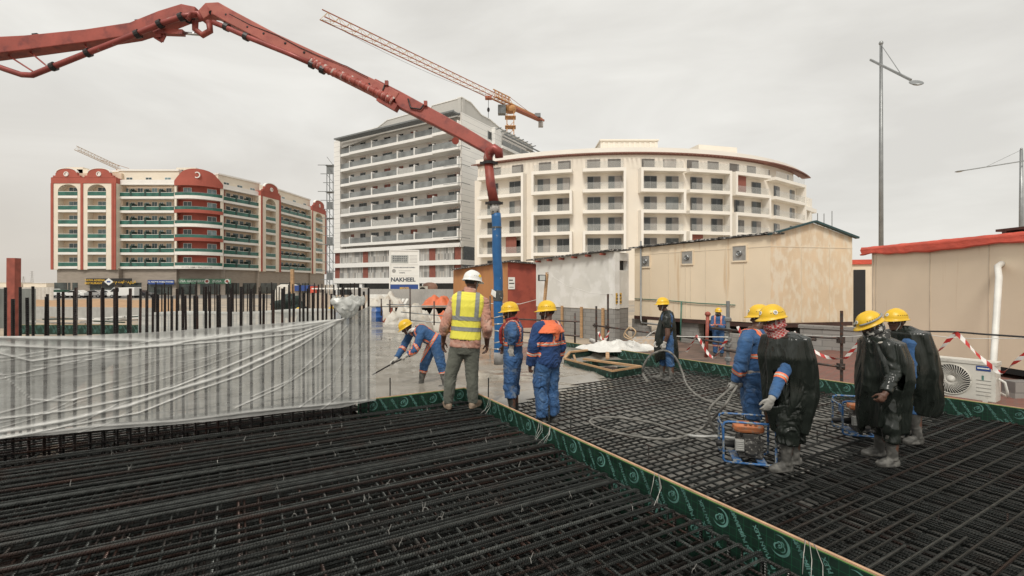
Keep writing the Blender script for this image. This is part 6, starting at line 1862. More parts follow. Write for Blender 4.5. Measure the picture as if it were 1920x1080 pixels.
def hand_parts(mb, wrist, d, pn, side, curl=0.35, s=1.0, fat=0.0):
    """d: direction to the fingertips, pn: palm normal, side: +1 thumb towards d x pn"""
    d = V(d).normalized(); pn = V(pn); pn = (pn - d * pn.dot(d)).normalized(); lat = d.cross(pn) * side
    R3 = Matrix((lat, d, pn)).transposed()
    mb.ell(wrist + d * 0.05 * s, (0.041 * s + fat, 0.055 * s, 0.017 * s + fat), 14, 0, R3)
    cap_(mb, wrist - d * 0.02 * s, wrist + d * 0.03 * s, 0.026 * s + fat, 0.028 * s + fat)
    for k, (off, ln) in enumerate(((0.028, 0.92), (0.0095, 1.0), (-0.0095, 0.95), (-0.028, 0.78))):
        p = wrist + d * (0.088 - 0.004 * abs(k - 1)) * s + lat * off * s
        dr = (d + lat * off * 2.2).normalized()
        c = curl * (0.85 + 0.12 * k)
        pts = [p]
        ang = 0
        for L, w in ((0.042, 0.75), (0.028, 1.0), (0.021, 0.8)):
            ang += c * w * 1.25
            dd = dr * math.cos(ang) + pn * math.sin(ang)
            pts.append(pts[-1] + dd * L * ln * s)
        chain(mb, pts, [(0.0098 + fat) * s, (0.0092 + fat) * s, (0.0085 + fat) * s, (0.007 + fat) * s])
    p = wrist + d * 0.028 * s + lat * 0.030 * s
    t1 = (d * 0.72 + lat * 0.62 + pn * (0.2 + 0.3 * curl)).normalized(); t2 = (d * 0.92 + lat * 0.12 + pn * (0.25 + 0.5 * curl)).normalized()
    chain(mb, [p, p + t1 * 0.042 * s, p + t1 * 0.042 * s + t2 * 0.032 * s, p + t1 * 0.042 * s + t2 * 0.054 * s], [(0.014 + fat) * s, (0.0115 + fat) * s, (0.010 + fat) * s, (0.008 + fat) * s])

class Person:
    def __init__(self, label, foot, heading, h=1.70, over=None, yaw=0.0, pitch=0.0, roll=0.0, group='construction workers', voxel=0.009, skin='skin', seed=1, lean=0.0, build=1.0, feet=None):
        """foot: world ground point; heading in degrees clockwise from +Y"""
        self.s = s = h / 1.70; self.vox = voxel; self.seed = seed; self.k = build
        H = RAD(heading)
        self.f = f = V((math.sin(H), math.cos(H), 0)); self.r = r = V((math.cos(H), -math.sin(H), 0)); self.u = u = V((0, 0, 1))
        foot = V(foot)
        self.root = thing('person', label, 'person', foot, -H, group)
        def L(x, y, z): return foot + r * (x * s) + f * (y * s) + u * (z * s)
        J = dict(pel=L(0, 0, 0.93), neck=L(0, lean - 0.005, 1.455), hd=L(0, lean + 0.035, 1.59),
                 hipL=L(-.085, 0, .90), hipR=L(.085, 0, .90), kneL=L(-.10, .03, .49), kneR=L(.10, .03, .49),
                 ankL=L(-.115, -.02, .09), ankR=L(.115, -.02, .09), shL=L(-.178, lean - .015, 1.395), shR=L(.178, lean - .015, 1.395),
                 elL=L(-.235, lean * .6 - .05, 1.115), elR=L(.235, lean * .6 - .05, 1.115), wrL=L(-.25, lean * .3 + .05, .865), wrR=L(.25, lean * .3 + .05, .865))
        J.update({k_: V(v_) for k_, v_ in (over or {}).items()})
        self.J = J
        yh = H + RAD(yaw)
        hf = V((math.sin(yh), math.cos(yh), 0)); p = RAD(pitch)
        self.hf = hf * math.cos(p) - u * math.sin(p); self.hu = u * math.cos(p) + hf * math.sin(p); self.hr = self.hf.cross(self.hu)
        if roll:
            q = RAD(roll); a, b = self.hr.copy(), self.hu.copy()
            self.hr = a * math.cos(q) + b * math.sin(q); self.hu = b * math.cos(q) - a * math.sin(q)
        self.skin = M[skin]
        self.footdir = {}
        self.palm = {}
        self.curl = dict(L=0.45, R=0.45)
        self.fing = {}
    def hp(self, x, y, z):
        """head frame point: right, forward, up"""
        return self.J['hd'] + (self.hr * x + self.hf * y + self.hu * z) * self.s
    def torso_rings(self, fat, t0=-0.10, t1=0.575):
        J, s, k = self.J, self.s, self.k
        ax = (J['neck'] - J['pel']); L = ax.length / 0.525; up = ax.normalized()
        X0 = (J['hipR'] - J['hipL']).normalized(); X1 = (J['shR'] - J['shL']).normalized()
        prof = [(-0.10, .125, .10), (-0.03, .165, .118), (0.05, .160, .116), (0.16, .148, .108), (0.28, .158, .116), (0.38, .176, .122), (0.445, .178, .112), (0.49, .155, .088), (0.525, .095, .068), (0.56, .062, .060)]
        out = []
        for t, rx, ry in prof:
            if t < t0 - 1e-6 or t > t1 + 1e-6: continue
            w = max(0, min(1, t / 0.5))
            X = (X0.lerp(X1, w)); X = (X - up * X.dot(up)).normalized(); Y = up.cross(X)
            out.append((J['pel'] + up * t * L, X * (rx * s * k + fat), Y * (ry * s * k + fat)))
        return out
    def limb(self, mb, side, kind, fat, end=1.0, start=0.0):
        J, s = self.J, self.s
        if kind == 'arm':
            a, b, c = J['sh' + side], J['el' + side], J['wr' + side]; rs = (0.058, 0.050, 0.044, 0.030)
            n0 = J['neck']
            cap_(mb, n0.lerp(a, 0.45) - V((0, 0, 0.012)), a, 0.055 * s + fat, rs[0] * s + fat)
        else:
            a, b, c = J['hip' + side], J['kne' + side], J['ank' + side]; rs = (0.098, 0.066, 0.060, 0.043)
        cap_(mb, a, b, rs[0] * s + fat, rs[1] * s + fat)
        if end > 0:
            e = b.lerp(c, end); re = rs[2] + (rs[3] - rs[2]) * end
            mid_ = b.lerp(c, end * .35)
            rm = rs[2] * 1.02
            if kind == 'leg': mid_ = mid_ - self.f * 0.012
            cap_(mb, b, mid_, rs[1] * s + fat, rm * s + fat)
            mb.tube([mid_, e], [rm * s + fat, re * s + fat * 1.25], 14); 
            if end >= 0.999 or fat == 0: mb.ell(e, (re * s + fat, re * s + fat, re * s * .6 + fat), 12)
    def body(self, hands=('L', 'R')):
        J, s = self.J, self.s
        mb = MB()
        loft(mb, self.torso_rings(0.0))
        for sd in 'LR':
            self.limb(mb, sd, 'arm', 0.0); self.limb(mb, sd, 'leg', 0.0)
            a = J['ank' + sd]; fd = self.footdir.get(sd, self.f)
            cap_(mb, a - V((0, 0, .04)), a + fd * .13 * s - V((0, 0, .055)), .035 * s, .03 * s)
            if sd in hands: self.hand(mb, sd)
        # neck and head
        cap_(mb, J['neck'] - V((0, 0, .02)), self.hp(0, -.015, -.06), .058 * s, .052 * s)
        R3 = Matrix((self.hr, self.hf, self.hu)).transposed()
        E = lambda c, r: mb.ell(self.hp(*c), [q * s for q in r], 18, 0, R3)
        E((0, -.012, .03), (.075, .098, .090)); E((0, .02, -.035), (.061, .075, .075)); E((0, .045, -.075), (.044, .045, .034))
        E((0, .062, .032), (.058, .030, .016)); E((0, .070, -.088), (.022, .022, .018))
        for x in (-1, 1):
            E((x * .037, .062, -.018), (.024, .022, .018)); E((x * .077, -.012, -.008), (.010, .019, .031))
        cap_(mb, self.hp(0, .088, .022), self.hp(0, .108, -.022), .0095 * s, .0145 * s); E((-.011, .098, -.026), (.010, .011, .009)); E((.011, .098, -.026), (.010, .011, .009))
        cap_(mb, self.hp(-.018, .083, -.052), self.hp(.018, .083, -.052), .0085 * s, .0085 * s)
        cap_(mb, self.hp(-.015, .082, -.065), self.hp(.015, .082, -.065), .009 * s, .009 * s)
        me = remesh(mb, self.vox, 3)
        o = finish('body', me, self.skin, self.root)
        for x in (-1, 1):
            e = MB(); e.ell(self.hp(x * .031, .0795, .006), [.013 * s, .0105 * s, .0085 * s], 12, 0, R3); e.ell(self.hp(x * .031, .0865, .006), [.0055 * s, .0050 * s, .0055 * s], 8, 1, R3)
            e.build('eye', [M['eye_white'], M['hair']], self.root, smooth=True)
        e = MB(); cap_(e, self.hp(-.019, .0885, -.058), self.hp(.019, .0885, -.058), .0045 * s, .0045 * s); e.build('mouth', M['lip'], self.root, smooth=True)
        return o
    def hand(self, mb, sd, fat=0.0):
        J = self.J
        d = self.fing.get(sd)
        if d is None: d = (J['wr' + sd] - J['el' + sd]).normalized() * 0.7 - self.u * 0.5
        pn = self.palm.get(sd)
        if pn is None: pn = (self.r if sd == 'L' else -self.r) * 0.85 - self.f * 0.3
        d = V(d).normalized(); pn = V(pn)
        # thumb points to the front
        lat = d.cross((pn - d * pn.dot(d)).normalized()); side = 1 if lat.dot(self.f + self.u * 0.3) > 0 else -1
        hand_parts(mb, J['wr' + sd], d, pn, side, self.curl[sd], self.s, fat)
    def gloves(self, sides='LR', m='glove'):
        for sd in sides:
            mb = MB(); self.hand(mb, sd, 0.0035)
            w, e = self.J['wr' + sd], self.J['el' + sd]
            cap_(mb, w, w.lerp(e, .14), .036 * self.s, .040 * self.s)
            finish('glove', remesh(mb, 0.006, 2), M[m], self.root)
    def suit(self, name, m, torso=True, arms=1.0, legs=0.8, fat=0.018, amp=0.017, t0=-0.10, t1=0.53, legfat=None, sides='LR', smooth=4):
        mb = MB()
        if torso: loft(mb, self.torso_rings(fat * 1.15, t0, t1))
        for sd in 'LR':
            if arms is not None and sd in sides: self.limb(mb, sd, 'arm', fat * .9, arms)
            if legs is not None: self.limb(mb, sd, 'leg', legfat or fat, legs)
        me = remesh(mb, 0.011, smooth)
        J = self.J
        crumple(me, amp * self.s, self.seed * 3.1, joints=[(J[k_], 0.20, 1.9) for k_ in ('elL', 'elR', 'kneL', 'kneR', 'hipL', 'hipR')] + [(J['ankL'], .3, 2.0), (J['ankR'], .3, 2.0)])
        self.cloth_me = me.copy()
        return finish(name, me, m, self.root)
    # reflective tape: cut out of the cloth surface and lifted a few millimetres
    def tape(self, planes, pred, m, off=0.005, name='reflective_tape', src=None):
        bm = bmesh.new(); bm.from_mesh(src or self.cloth_me); bm.normal_update()
        nrm = {}
        bmesh.ops.delete(bm, geom=[f for f in bm.faces if not pred(f.calc_center_median(), f.normal)], context='FACES')
        for co, no in planes:
            bmesh.ops.bisect_plane(bm, geom=bm.verts[:] + bm.edges[:] + bm.faces[:], plane_co=co, plane_no=no, clear_outer=True)
        if not bm.faces: bm.free(); return None
        bm.normal_update()
        for v in bm.verts: v.co = v.co + v.normal * off
        me = bpy.data.meshes.new('tape'); bm.to_mesh(me); bm.free()
        return finish(name, me, m, self.root)
    def limb_band(self, a, b, t, w, rad, silver=True, mo='orange', ms='silver'):
        a, b = V(a), V(b); d = (b - a).normalized(); c = a.lerp(b, t)
        def pred(q, n): 
            x, tt = seg_dist(q, a, b); return x < rad and abs((q - c).dot(d)) < w
        self.tape([(c + d * w / 2, d), (c - d * w / 2, -d)], pred, M[mo], 0.004)
        if silver: self.tape([(c + d * w / 6, d), (c - d * w / 6, -d)], pred, M[ms], 0.008)
    def torso_frame(self):
        J = self.J; ax = J['neck'] - J['pel']; up = ax.normalized(); X = (J['shR'] - J['shL']); X = (X - up * X.dot(up)).normalized()
        return up, X, up.cross(X), ax.length
    def off_arm(self, q, r=0.072):
        J = self.J
        for sd in 'LR':
            for a, b in (('sh', 'el'), ('el', 'wr')):
                x, t = seg_dist(q, J[a + sd], J[b + sd])
                if x < r * self.s and not (a == 'sh' and t < 0.22): return False
        return True
    def belt(self, t, w, mo='orange', ms='silver', src=None, silver=True, frac=1 / 3):
        up, X, Y, L = self.torso_frame(); c = self.J['pel'] + up * (t * L)
        pred = lambda q, n: abs((q - c).dot(up)) < w * 1.2 and abs((q - c).dot(X)) < 0.26 and self.off_arm(q)
        self.tape([(c + up * w / 2, up), (c - up * w / 2, -up)], pred, M[mo], 0.005, src=src)
        if silver: self.tape([(c + up * w * frac / 2, up), (c - up * w * frac / 2, -up)], pred, M[ms], 0.009, src=src)
    def strap(self, x, w, t0, mo='orange', ms='silver', src=None, silver=True, slope=0.0):
        up, X, Y, L = self.torso_frame(); c = self.J['pel'] + X * x
        d = (X + up * slope).normalized()
        def pred(q, n): return (q - self.J['pel']).dot(up) > t0 * L - 0.02 and abs((q - c).dot(d)) < w * 1.5 and self.off_arm(q, .06)
        pl = (self.J['pel'] + up * t0 * L, -up)
        self.tape([(c + d * w / 2, d), (c - d * w / 2, -d), pl], pred, M[mo], 0.006, src=src)
        if silver: self.tape([(c + d * w / 6, d), (c - d * w / 6, -d), pl], pred, M[ms], 0.010, src=src)
    def boots(self, m='boot', top=0.36, name='boot', shoe=False):
        J, s = self.J, self.s
        for sd in 'LR':
            a, k_ = J['ank' + sd], J['kne' + sd]; fd = self.footdir.get(sd, self.f); fd = V((fd.x, fd.y, 0)).normalized(); sdv = fd.cross(self.u)
            mb = MB(); up = (k_ - a).normalized()
            if not shoe:
                t = top * s
                mb.tube([a - V((0, 0, .02)), a + up * t * .35, a + up * t * .7, a + up * t], [.052 * s, .054 * s, .066 * s, .068 * s], 16)
            else:
                mb.tube([a - V((0, 0, .02)), a + up * .06], [.05 * s, .045 * s], 14)
            R3 = Matrix((sdv, fd, self.u)).transposed()
            g = a.z - 0.09 * s
            mb.ell(V((a.x, a.y, g + .045 * s)) - fd * .02 * s, (.045 * s, .06 * s, .05 * s), 16, 0, R3)
            mb.ell(V((a.x, a.y, g + .05 * s)) + fd * .07 * s, (.047 * s, .085 * s, .048 * s), 16, 0, R3)
            mb.ell(V((a.x, a.y, g + .038 * s)) + fd * .135 * s, (.050 * s, .068 * s, .038 * s), 16, 0, R3)
            loft(mb, [(V((a.x, a.y, g)) + fd * .06 * s, sdv * .044 * s, fd * .135 * s), (V((a.x, a.y, g + .022 * s)) + fd * .06 * s, sdv * .048 * s, fd * .142 * s)], 20)
            me = remesh(mb, 0.009, 3)
            crumple(me, 0.004, self.seed + (1 if sd == 'L' else 2), 7, 14)
            finish(name, me, M[m], self.root)
    def helmet(self, m='helmet_y', logo='white_print', tilt=0.0, strap=True, stripe=False, badge_side=0.0):
        s = self.s; mb = MB(); nt, npn = 12, 40
        O = lambda x, y, z: self.hp(x, y * math.cos(tilt) + z * math.sin(tilt) * 1.0, z * math.cos(tilt) - y * math.sin(tilt) + 0.048)
        rings = []
        for i in range(nt + 1):
            th = (PI / 2) * i / nt
            ring = []
            for j in range(npn):
                ph = 2 * PI * j / npn
                st_ = max(0.001, math.sin(th)) ** 0.92
                x, y, z = 0.114 * st_ * math.sin(ph), 0.004 + 0.137 * st_ * math.cos(ph), 0.122 * math.cos(th) ** 0.95 if th < PI / 2 - 1e-6 else 0.0
                k = 0.0
                for x0, w, a in ((0, .012, .010), (-.042, .009, .006), (.042, .009, .006)):
                    k += a * math.exp(-((x - x0) / w) ** 2) * (1 if z > .03 else z / .03)
                ring.append((x, y, z + k))
            rings.append(ring)
        def brim(o, z):
            return [((0.114 + o * .45) * math.sin(2 * PI * j / npn), 0.004 + (0.137 + o * (0.35 + 1.0 * max(0, math.cos(2 * PI * j / npn)) ** 1.5)) * math.cos(2 * PI * j / npn), z - (0.012 * max(0, math.cos(2 * PI * j / npn)))) for j in range(npn)]
        rings += [brim(0.012, -0.006), brim(0.040, -0.015), brim(0.038, -0.021), brim(-0.008, -0.014)]
        inner = [(x * .94, y * .94, z * .9 - .004) for x, y, z in rings[nt - 4]]
        rings += [[(0.107 * math.sin(2 * PI * j / npn), 0.004 + 0.129 * math.cos(2 * PI * j / npn), 0.0) for j in range(npn)], inner]
        for r_ in rings: mb.v += [O(*p) for p in r_]
        for i in range(len(rings) - 1):
            for j in range(npn):
                a, b = i * npn + j, i * npn + (j + 1) % npn
                mb.f.append((a, b, b + npn, a + npn)); mb.m.append(0)
        q = (len(rings) - 1) * npn; mb.f.append(tuple(q + j for j in range(npn))); mb.m.append(0)
        h = mb.build('helmet', M[m], self.root, smooth=True, fix=True)
        e = MB(); c = O(0, .127, .050); n_ = (O(0, .3, .12) - O(0, .127, .050)).normalized()
        if logo:
            e.lathe(c + n_ * .004, [(.021, 0), (.021, .004)], 14, 0, axis=n_); e.lathe(c + n_ * .0085, [(.012, 0), (.012, .001)], 10, 1, axis=n_)
            if badge_side:
                c2 = O(badge_side * .101, .03, .052); n2 = (c2 - O(0, .03, .02)).normalized(); e.lathe(c2 + n2 * .001, [(.024, 0), (.024, .006)], 14, 0, axis=n2); e.lathe(c2 + n2 * .0075, [(.016, 0), (.016, .001)], 12, 1, axis=n2)
            e.build('badge', [M[logo], M['fan_grey'] if m == 'helmet_y' else M['helmet_y']], h)
        v_ = MB()
        for x_ in (-1, 1):
            for k in range(6):
                a = RAD(58 + k * 12) * x_
                c3 = O(.105 * math.sin(a), .004 + .125 * math.cos(a), .044); n3_ = (c3 - O(0, 0, .0)).normalized()
                v_.box(c3 + n3_ * .004, (.007, .007, .007))
        v_.build('vent_slot', M['dark'], h)
        if stripe:
            e = MB()
            for side in (-1, 1):
                e.tube([O(side * .120 * math.sin(RAD(a)), .004 + .143 * math.cos(RAD(a)), .02 + .00022 * (a - 20)) for a in range(20, 170, 10)], .010, 8)
            e.build('helmet_stripe', M['grey_tape'], h, smooth=True)
        if strap:
            e = MB()
            e.tube([self.hp(-.076, .02, .04), self.hp(-.072, .025, -.03), self.hp(-.035, .045, -.105), self.hp(0, .05, -.118), self.hp(.035, .045, -.105), self.hp(.072, .025, -.03), self.hp(.076, .02, .04)], .0055, 6)
            e.tube([self.hp(x_ * .09, y_, .04) for x_, y_ in ((-.9, -.03), (-.7, -.08), (0, -.112), (.7, -.08), (.9, -.03))], .012, 8)
            e.build('chin_strap', M['strap'], h, smooth=True)
        return h
    def hair(self, beard=False, m='hair'):
        R3 = Matrix((self.hr, self.hf, self.hu)).transposed(); s = self.s
        mb = MB(); mb.ell((0, 0, 0), (.079, .101, .094), 24)
        bm = bmesh.new(); me = bpy.data.meshes.new('h'); me.from_pydata([tuple(v) for v in mb.v], [], mb.f); bm.from_mesh(me)
        bmesh.ops.delete(bm, geom=[v for v in bm.verts if (v.co.y > 0.012 and v.co.z < 0.05) or v.co.z < -0.062], context='VERTS')
        bm.to_mesh(me); bm.free()
        for v in me.vertices: v.co = self.hp(v.co.x, v.co.y - .012, v.co.z + .03)
        finish('hair', me, M[m], self.root)
        if beard:
            mb = MB(); mb.ell((0, .020, -.035), (.065, .079, .080), 26); mb.ell((0, .047, -.078), (.050, .050, .040), 24)
            me = bpy.data.meshes.new('h'); me.from_pydata([tuple(v) for v in mb.v], [], mb.f)
            bm = bmesh.new(); bm.from_mesh(me)
            bmesh.ops.delete(bm, geom=[v for v in bm.verts if v.co.z > -.030 - (.012 if v.co.y > .06 else 0) or v.co.y < .0], context='VERTS')
            bm.to_mesh(me); bm.free()
            for v in me.vertices: v.co = self.hp(*v.co)
            finish('beard', me, M[m], self.root)
    def scarf(self, m, low=-0.02, high=-0.055, r0=0.105, r1=0.085, name='scarf', face=False, seed=0):
        """rolls of cloth round the neck (and the lower face)"""
        J, s = self.J, self.s; mb = MB(); n_ = J['neck']
        c0, c1 = n_ + V((0, 0, low)), self.hp(0, -.008, high)
        loft(mb, [(c0.lerp(c1, t) + self.hf * 0.012, self.hr * ((r0 + (r1 - r0) * t) * s), self.hf * ((r0 + (r1 - r0) * t) * s * 0.98)) for t in (0, .25, .5, .75, 1)], 22)
        for k in range(3):
            c = c0.lerp(c1, 0.1 + .36 * k); ra = (r0 + (r1 - r0) * (0.1 + .36 * k)) * s
            mb.tube([c + self.hr * ra * math.cos(a) + self.hf * ra * math.sin(a) + self.hu * (.018 * math.sin(a * 1 + k * 2)) for a in [2 * PI * q / 18 for q in range(19)]], .020 * s, 8)
        if face:
            R3 = Matrix((self.hr, self.hf, self.hu)).transposed()
            mb.ell(self.hp(0, .030, -.06), (.078 * s, .082 * s, .062 * s), 18, 0, R3)
            mb.ell(self.hp(0, -.03, -.015), (.088 * s, .092 * s, .075 * s), 18, 0, R3)
        me = remesh(mb, 0.010, 3); crumple(me, 0.010, self.seed + seed, 12, 22)
        return finish(name, me, M[m], self.root)
    def poncho(self, rows, label=None, hem=0.05, fold=0.03, k=9, slit=None, name='poncho', n=120, seed=0, sub=8):
        """rows from the top: (z, forward centre, half forward, half lateral, lateral centre) in metres above the foot"""
        o = self.root.location; mb = MB()
        R = []
        for (a, b) in zip(rows[:-1], rows[1:]):
            for q in range(sub): R.append([x + (y - x) * q / sub for x, y in zip(a, b)])
        R.append(list(rows[-1]))
        nr = len(R); sd_ = self.seed * 1.7 + seed
        for i, (z, fc, hf_, hl, lc) in enumerate(R):
            t = i / (nr - 1)
            for j in range(n):
                a = 2 * PI * j / n
                w = 0.95 + fold / 0.25 * (0.25 + 0.75 * t) * (0.9 * (1 - 2 * abs(math.sin(k * a / 2 + 2.5 * noise.noise(V((math.cos(a) * 1.2, math.sin(a) * 1.2, t * 1.3 + sd_)))))) + 0.9 * noise.noise(V((math.cos(a) * 2.4, math.sin(a) * 2.4, t * 3 + sd_)))) - .06 * abs(noise.noise(V((math.cos(a) * 3, math.sin(a) * 3, t * 3.5 + sd_))))
                zz = z + (hem * noise.noise(V((math.cos(a) * 2, math.sin(a) * 2, sd_ + 4))) * t ** 3 if hem else 0)
                p = o + self.f * (fc + hf_ * w * math.cos(a)) + self.r * (lc + hl * w * math.sin(a)) + V((0, 0, zz))
                mb.v.append(p)
        for i in range(nr - 1):
            for j in range(n):
                a, b = i * n + j, i * n + (j + 1) % n
                if slit and i >= slit[2] * nr and i < slit[3] * nr:
                    ang = (360 * (j + .5) / n)
                    if slit[0] < ang < slit[1]: continue
                mb.f.append((a, b, b + n, a + n)); mb.m.append(0)
        ob = mb.build(name, M['poncho'], self.root, smooth=True)
        so = ob.modifiers.new('thickness', 'SOLIDIFY'); so.thickness = 0.004; so.offset = -1
        return ob

def pockets(p, m='blue_dirty'):
    for sd, x in (('L', -1), ('R', 1)):
        a, b = p.J['hip' + sd], p.J['kne' + sd]; d = (b - a).normalized(); c = a.lerp(b, .62); fd = p.f - d * p.f.dot(d); fd.normalize(); o = d.cross(fd)
        if o.dot(p.r * x) < 0: o = -o
        pred = lambda q, n: seg_dist(q, a, b)[0] < .2 and (q - c).dot(o) > .02
        p.tape([(c + d * .085, d), (c - d * .085, -d), (c + fd * .07, fd), (c - fd * .07, -fd)], pred, M[m], .010, 'pocket')
        p.tape([(c - d * .05, d), (c - d * .09, -d), (c + fd * .073, fd), (c - fd * .073, -fd)], pred, M[m], .016, 'pocket')

def worker_tapes(p, sleeves=True, legs=True, straps=True, dark=False):
    J = p.J
    p.belt(0.40, 0.055)
    if straps:
        p.strap(0.105 * p.s, 0.05, 0.42); p.strap(-0.105 * p.s, 0.05, 0.42)
    if sleeves:
        for sd in 'LR': p.limb_band(J['el' + sd], J['wr' + sd], 0.22, 0.055, 0.12)
    if legs:
        for sd in 'LR': p.limb_band(J['kne' + sd], J['ank' + sd], 0.26, 0.05, 0.14)

# 1 - bending worker spreading concrete
Yb = 9.28
p = Person('worker in blue bending forward and pushing a thin tool through the wet concrete', G(812, 724, 0.02) * V((1, 1, 0)) + V((0, 0, -0.05)), -98, 1.68, dict(
    pel=P(822, 642, Yb), neck=P(779, 617, Yb - .05), hd=P(763, 615, Yb - .10), hipL=P(818, 646, Yb - .09), hipR=P(812, 645, Yb + .10),
    kneL=P(822, 684, Yb - .20), kneR=P(795, 685, Yb + .10), ankL=P(835, 722, Yb - .16), ankR=P(789, 721, Yb + .10),
    shL=P(790, 625, Yb - .19), shR=P(770, 624, Yb + .14), elL=P(779, 656, Yb - .26), elR=P(756, 652, Yb + .06), wrL=P(762, 667, Yb - .30), wrR=P(741, 675, Yb - .12)), yaw=-4, pitch=30, seed=1, voxel=0.008)
p.J['kneL'] = P(829, 690, Yb - .12)
p.fing = dict(L=V((-.8, 0, -.45)), R=V((-.8, 0, -.5))); p.palm = dict(L=V((.2, .6, -.8)), R=V((.2, -.5, -.8))); p.curl = dict(L=1.0, R=1.0)
p.body(()); p.gloves(); p.suit('coverall', M['blue'], legs=0.35, arms=0.80, fat=0.020); 
p.limb_band(p.J['elL'], p.J['wrL'], -0.25, .055, .13); p.limb_band(p.J['elR'], p.J['wrR'], 0.1, .055, .13)
up, X, Yv, L = p.torso_frame()
p.belt(0.22, 0.06); p.strap(.10, .05, .24); p.strap(-.10, .05, .24)
for sd in 'LR': p.limb_band(p.J['kne' + sd], p.J['ank' + sd], .30, .045, .14)
p.boots('boot', 0.30); p.helmet(tilt=0.0); p.hair()
p.scarf('white_plastic', low=0.02, high=-.07, r0=.07, r1=.062, name='collar')
mb = MB(); mb.tube([P(698, 703, Yb - .05), P(733, 683, Yb - .16), P(758, 671, Yb - .30), P(764, 668, Yb - .32)], 0.014, 8)
tag(mb.build('screed_rod', M['pump_dark'], smooth=True), 'thin dark rod held low by the bending worker in blue', 'tool')

# 2 - man in the yellow vest
Yv_ = 6.62
ft0 = V(((864 - CX) / FPX * Yv_, Yv_, ZL))
o2 = dict(ankL=P(841, 755, Yv_) , ankR=P(887, 756, Yv_ + .04), kneL=P(845, 703, Yv_), kneR=P(885, 704, Yv_ + .02), hipL=P(860, 648, Yv_), hipR=P(884, 648, Yv_), pel=P(872, 645, Yv_), neck=P(879, 548, Yv_ + .02), hd=P(885, 531, Yv_ + .06),
          shL=P(853, 566, Yv_ + .0), shR=P(906, 568, Yv_ + .03), elL=P(834, 612, Yv_ - .02), elR=P(913, 616, Yv_ - .03), wrL=P(831, 640, Yv_ + .10), wrR=P(913, 645, Yv_ + .12))
for a in ('ankL', 'ankR'): o2[a].z = ZL + 0.095
p = Person('tall man with a white helmet, yellow reflective vest and grey trousers seen from behind', ft0, 2, 1.78, o2, yaw=38, pitch=8, seed=2, skin='skin_mid', voxel=0.007, group='construction workers', build=1.08)
p.footdir = dict(L=V((-.35, .9, 0)), R=V((.45, .85, 0)))
p.curl = dict(L=0.35, R=0.5)
p.body()
p.suit('trousers', M['olive'], torso=True, arms=None, legs=1.0, fat=0.016, t0=-.10, t1=.06, amp=0.009, legfat=0.018)
p.suit('shirt', M['pink'], legs=None, arms=0.46, fat=0.024, t0=-.03, t1=.53, amp=0.016)
mb = MB(); loft(mb, p.torso_rings(0.040, 0.045, .53)); 
for sd in 'LR': cap_(mb, p.J['neck'].lerp(p.J['sh' + sd], .35), p.J['neck'].lerp(p.J['sh' + sd], .80) + V((0, 0, .008)), .066, .072)
me = remesh(mb, 0.010, 3); crumple(me, 0.007, 9.3, 4, 6); src = me.copy(); finish('safety_vest', me, M['vest'], p.root)
for t in (0.30, 0.50): p.belt(t, .055, mo='grey_tape', src=src, silver=False)
for x in (-.125, .125): p.strap(x, .055, .5, mo='grey_tape', src=src, silver=False)
for t_ in (0.335,): pass
mb = MB(); up, X, Yv2, L = p.torso_frame(); c = p.J['pel'] + up * (.085 * L)
mb.tube([c + X * (.205 * math.cos(a)) + Yv2 * (.155 * math.sin(a)) for a in [2 * PI * q / 28 for q in range(29)]], .007, 6); mb.build('vest_hem', M['black_cloth'], p.root, smooth=True)
mb = MB(); mb.box(p.J['neck'] + V((0.0, -.085, -.03)), (.05, .012, .04)); mb.build('vest_label', M['white_paint'], p.root)
p.scarf('pink', low=.0, high=-.085, r0=.082, r1=.066, name='collar')
p.boots('shoe', shoe=True, name='shoe'); p.helmet('helmet_w', logo='helmet_y', badge_side=1); p.hair()

# 3 - worker with the dark red scarf
Y3 = 7.2
f3_ = V(((962 - CX) / FPX * Y3, Y3, 0.0))
p = Person('worker in blue with a dark red scarf and one white glove beside the blue hose', f3_, -78, 1.66, dict(
    elL=P(961, 628, Y3 - .24), wrL=P(959, 652, Y3 - .20), elR=P(950, 630, Y3 + .18), wrR=P(944, 648, Y3 + .2), hd=P(957, 587, Y3)), yaw=-6, pitch=4, seed=3, skin='skin_mid', voxel=0.008, build=0.95)
p.footdir = dict(L=V((-.9, -.1, 0)), R=V((-.7, .6, 0)))
p.fing = dict(L=V((-.05, 0, -1))); p.curl = dict(L=.4, R=.7)
p.body(('R',)); p.gloves('L'); p.suit('trousers', M['blue_dirty'], arms=None, t1=.05, legs=.42, fat=.022, legfat=.030, amp=.022); pockets(p); p.suit('jacket', M['blue'], legs=None, arms=.70, fat=.028, amp=.02)
worker_tapes(p, sleeves=False, legs=False)
p.scarf('red_scarf', low=-.03, high=-.075, r0=.10, r1=.075, name='scarf')
mb = MB(); a, b = p.J['neck'] + p.f * .11 - p.r * .03, P(942, 672, Y3 - .1)
b = P(941, 645, Y3 - .08)
loft(mb, [(a, p.r * .06, p.f * .03), (a.lerp(b, .35) + p.f * .05, p.r * .065, p.f * .03), (a.lerp(b, .7) + p.f * .035, p.r * .06, p.f * .025), (b, p.r * .045, p.f * .02)], 16)
me = remesh(mb, .012, 3); crumple(me, .012, 4, 12, 6); finish('scarf_end', me, M['red_scarf'], p.root)
p.boots('boot_dark', .36); p.helmet(); p.hair(beard=True)

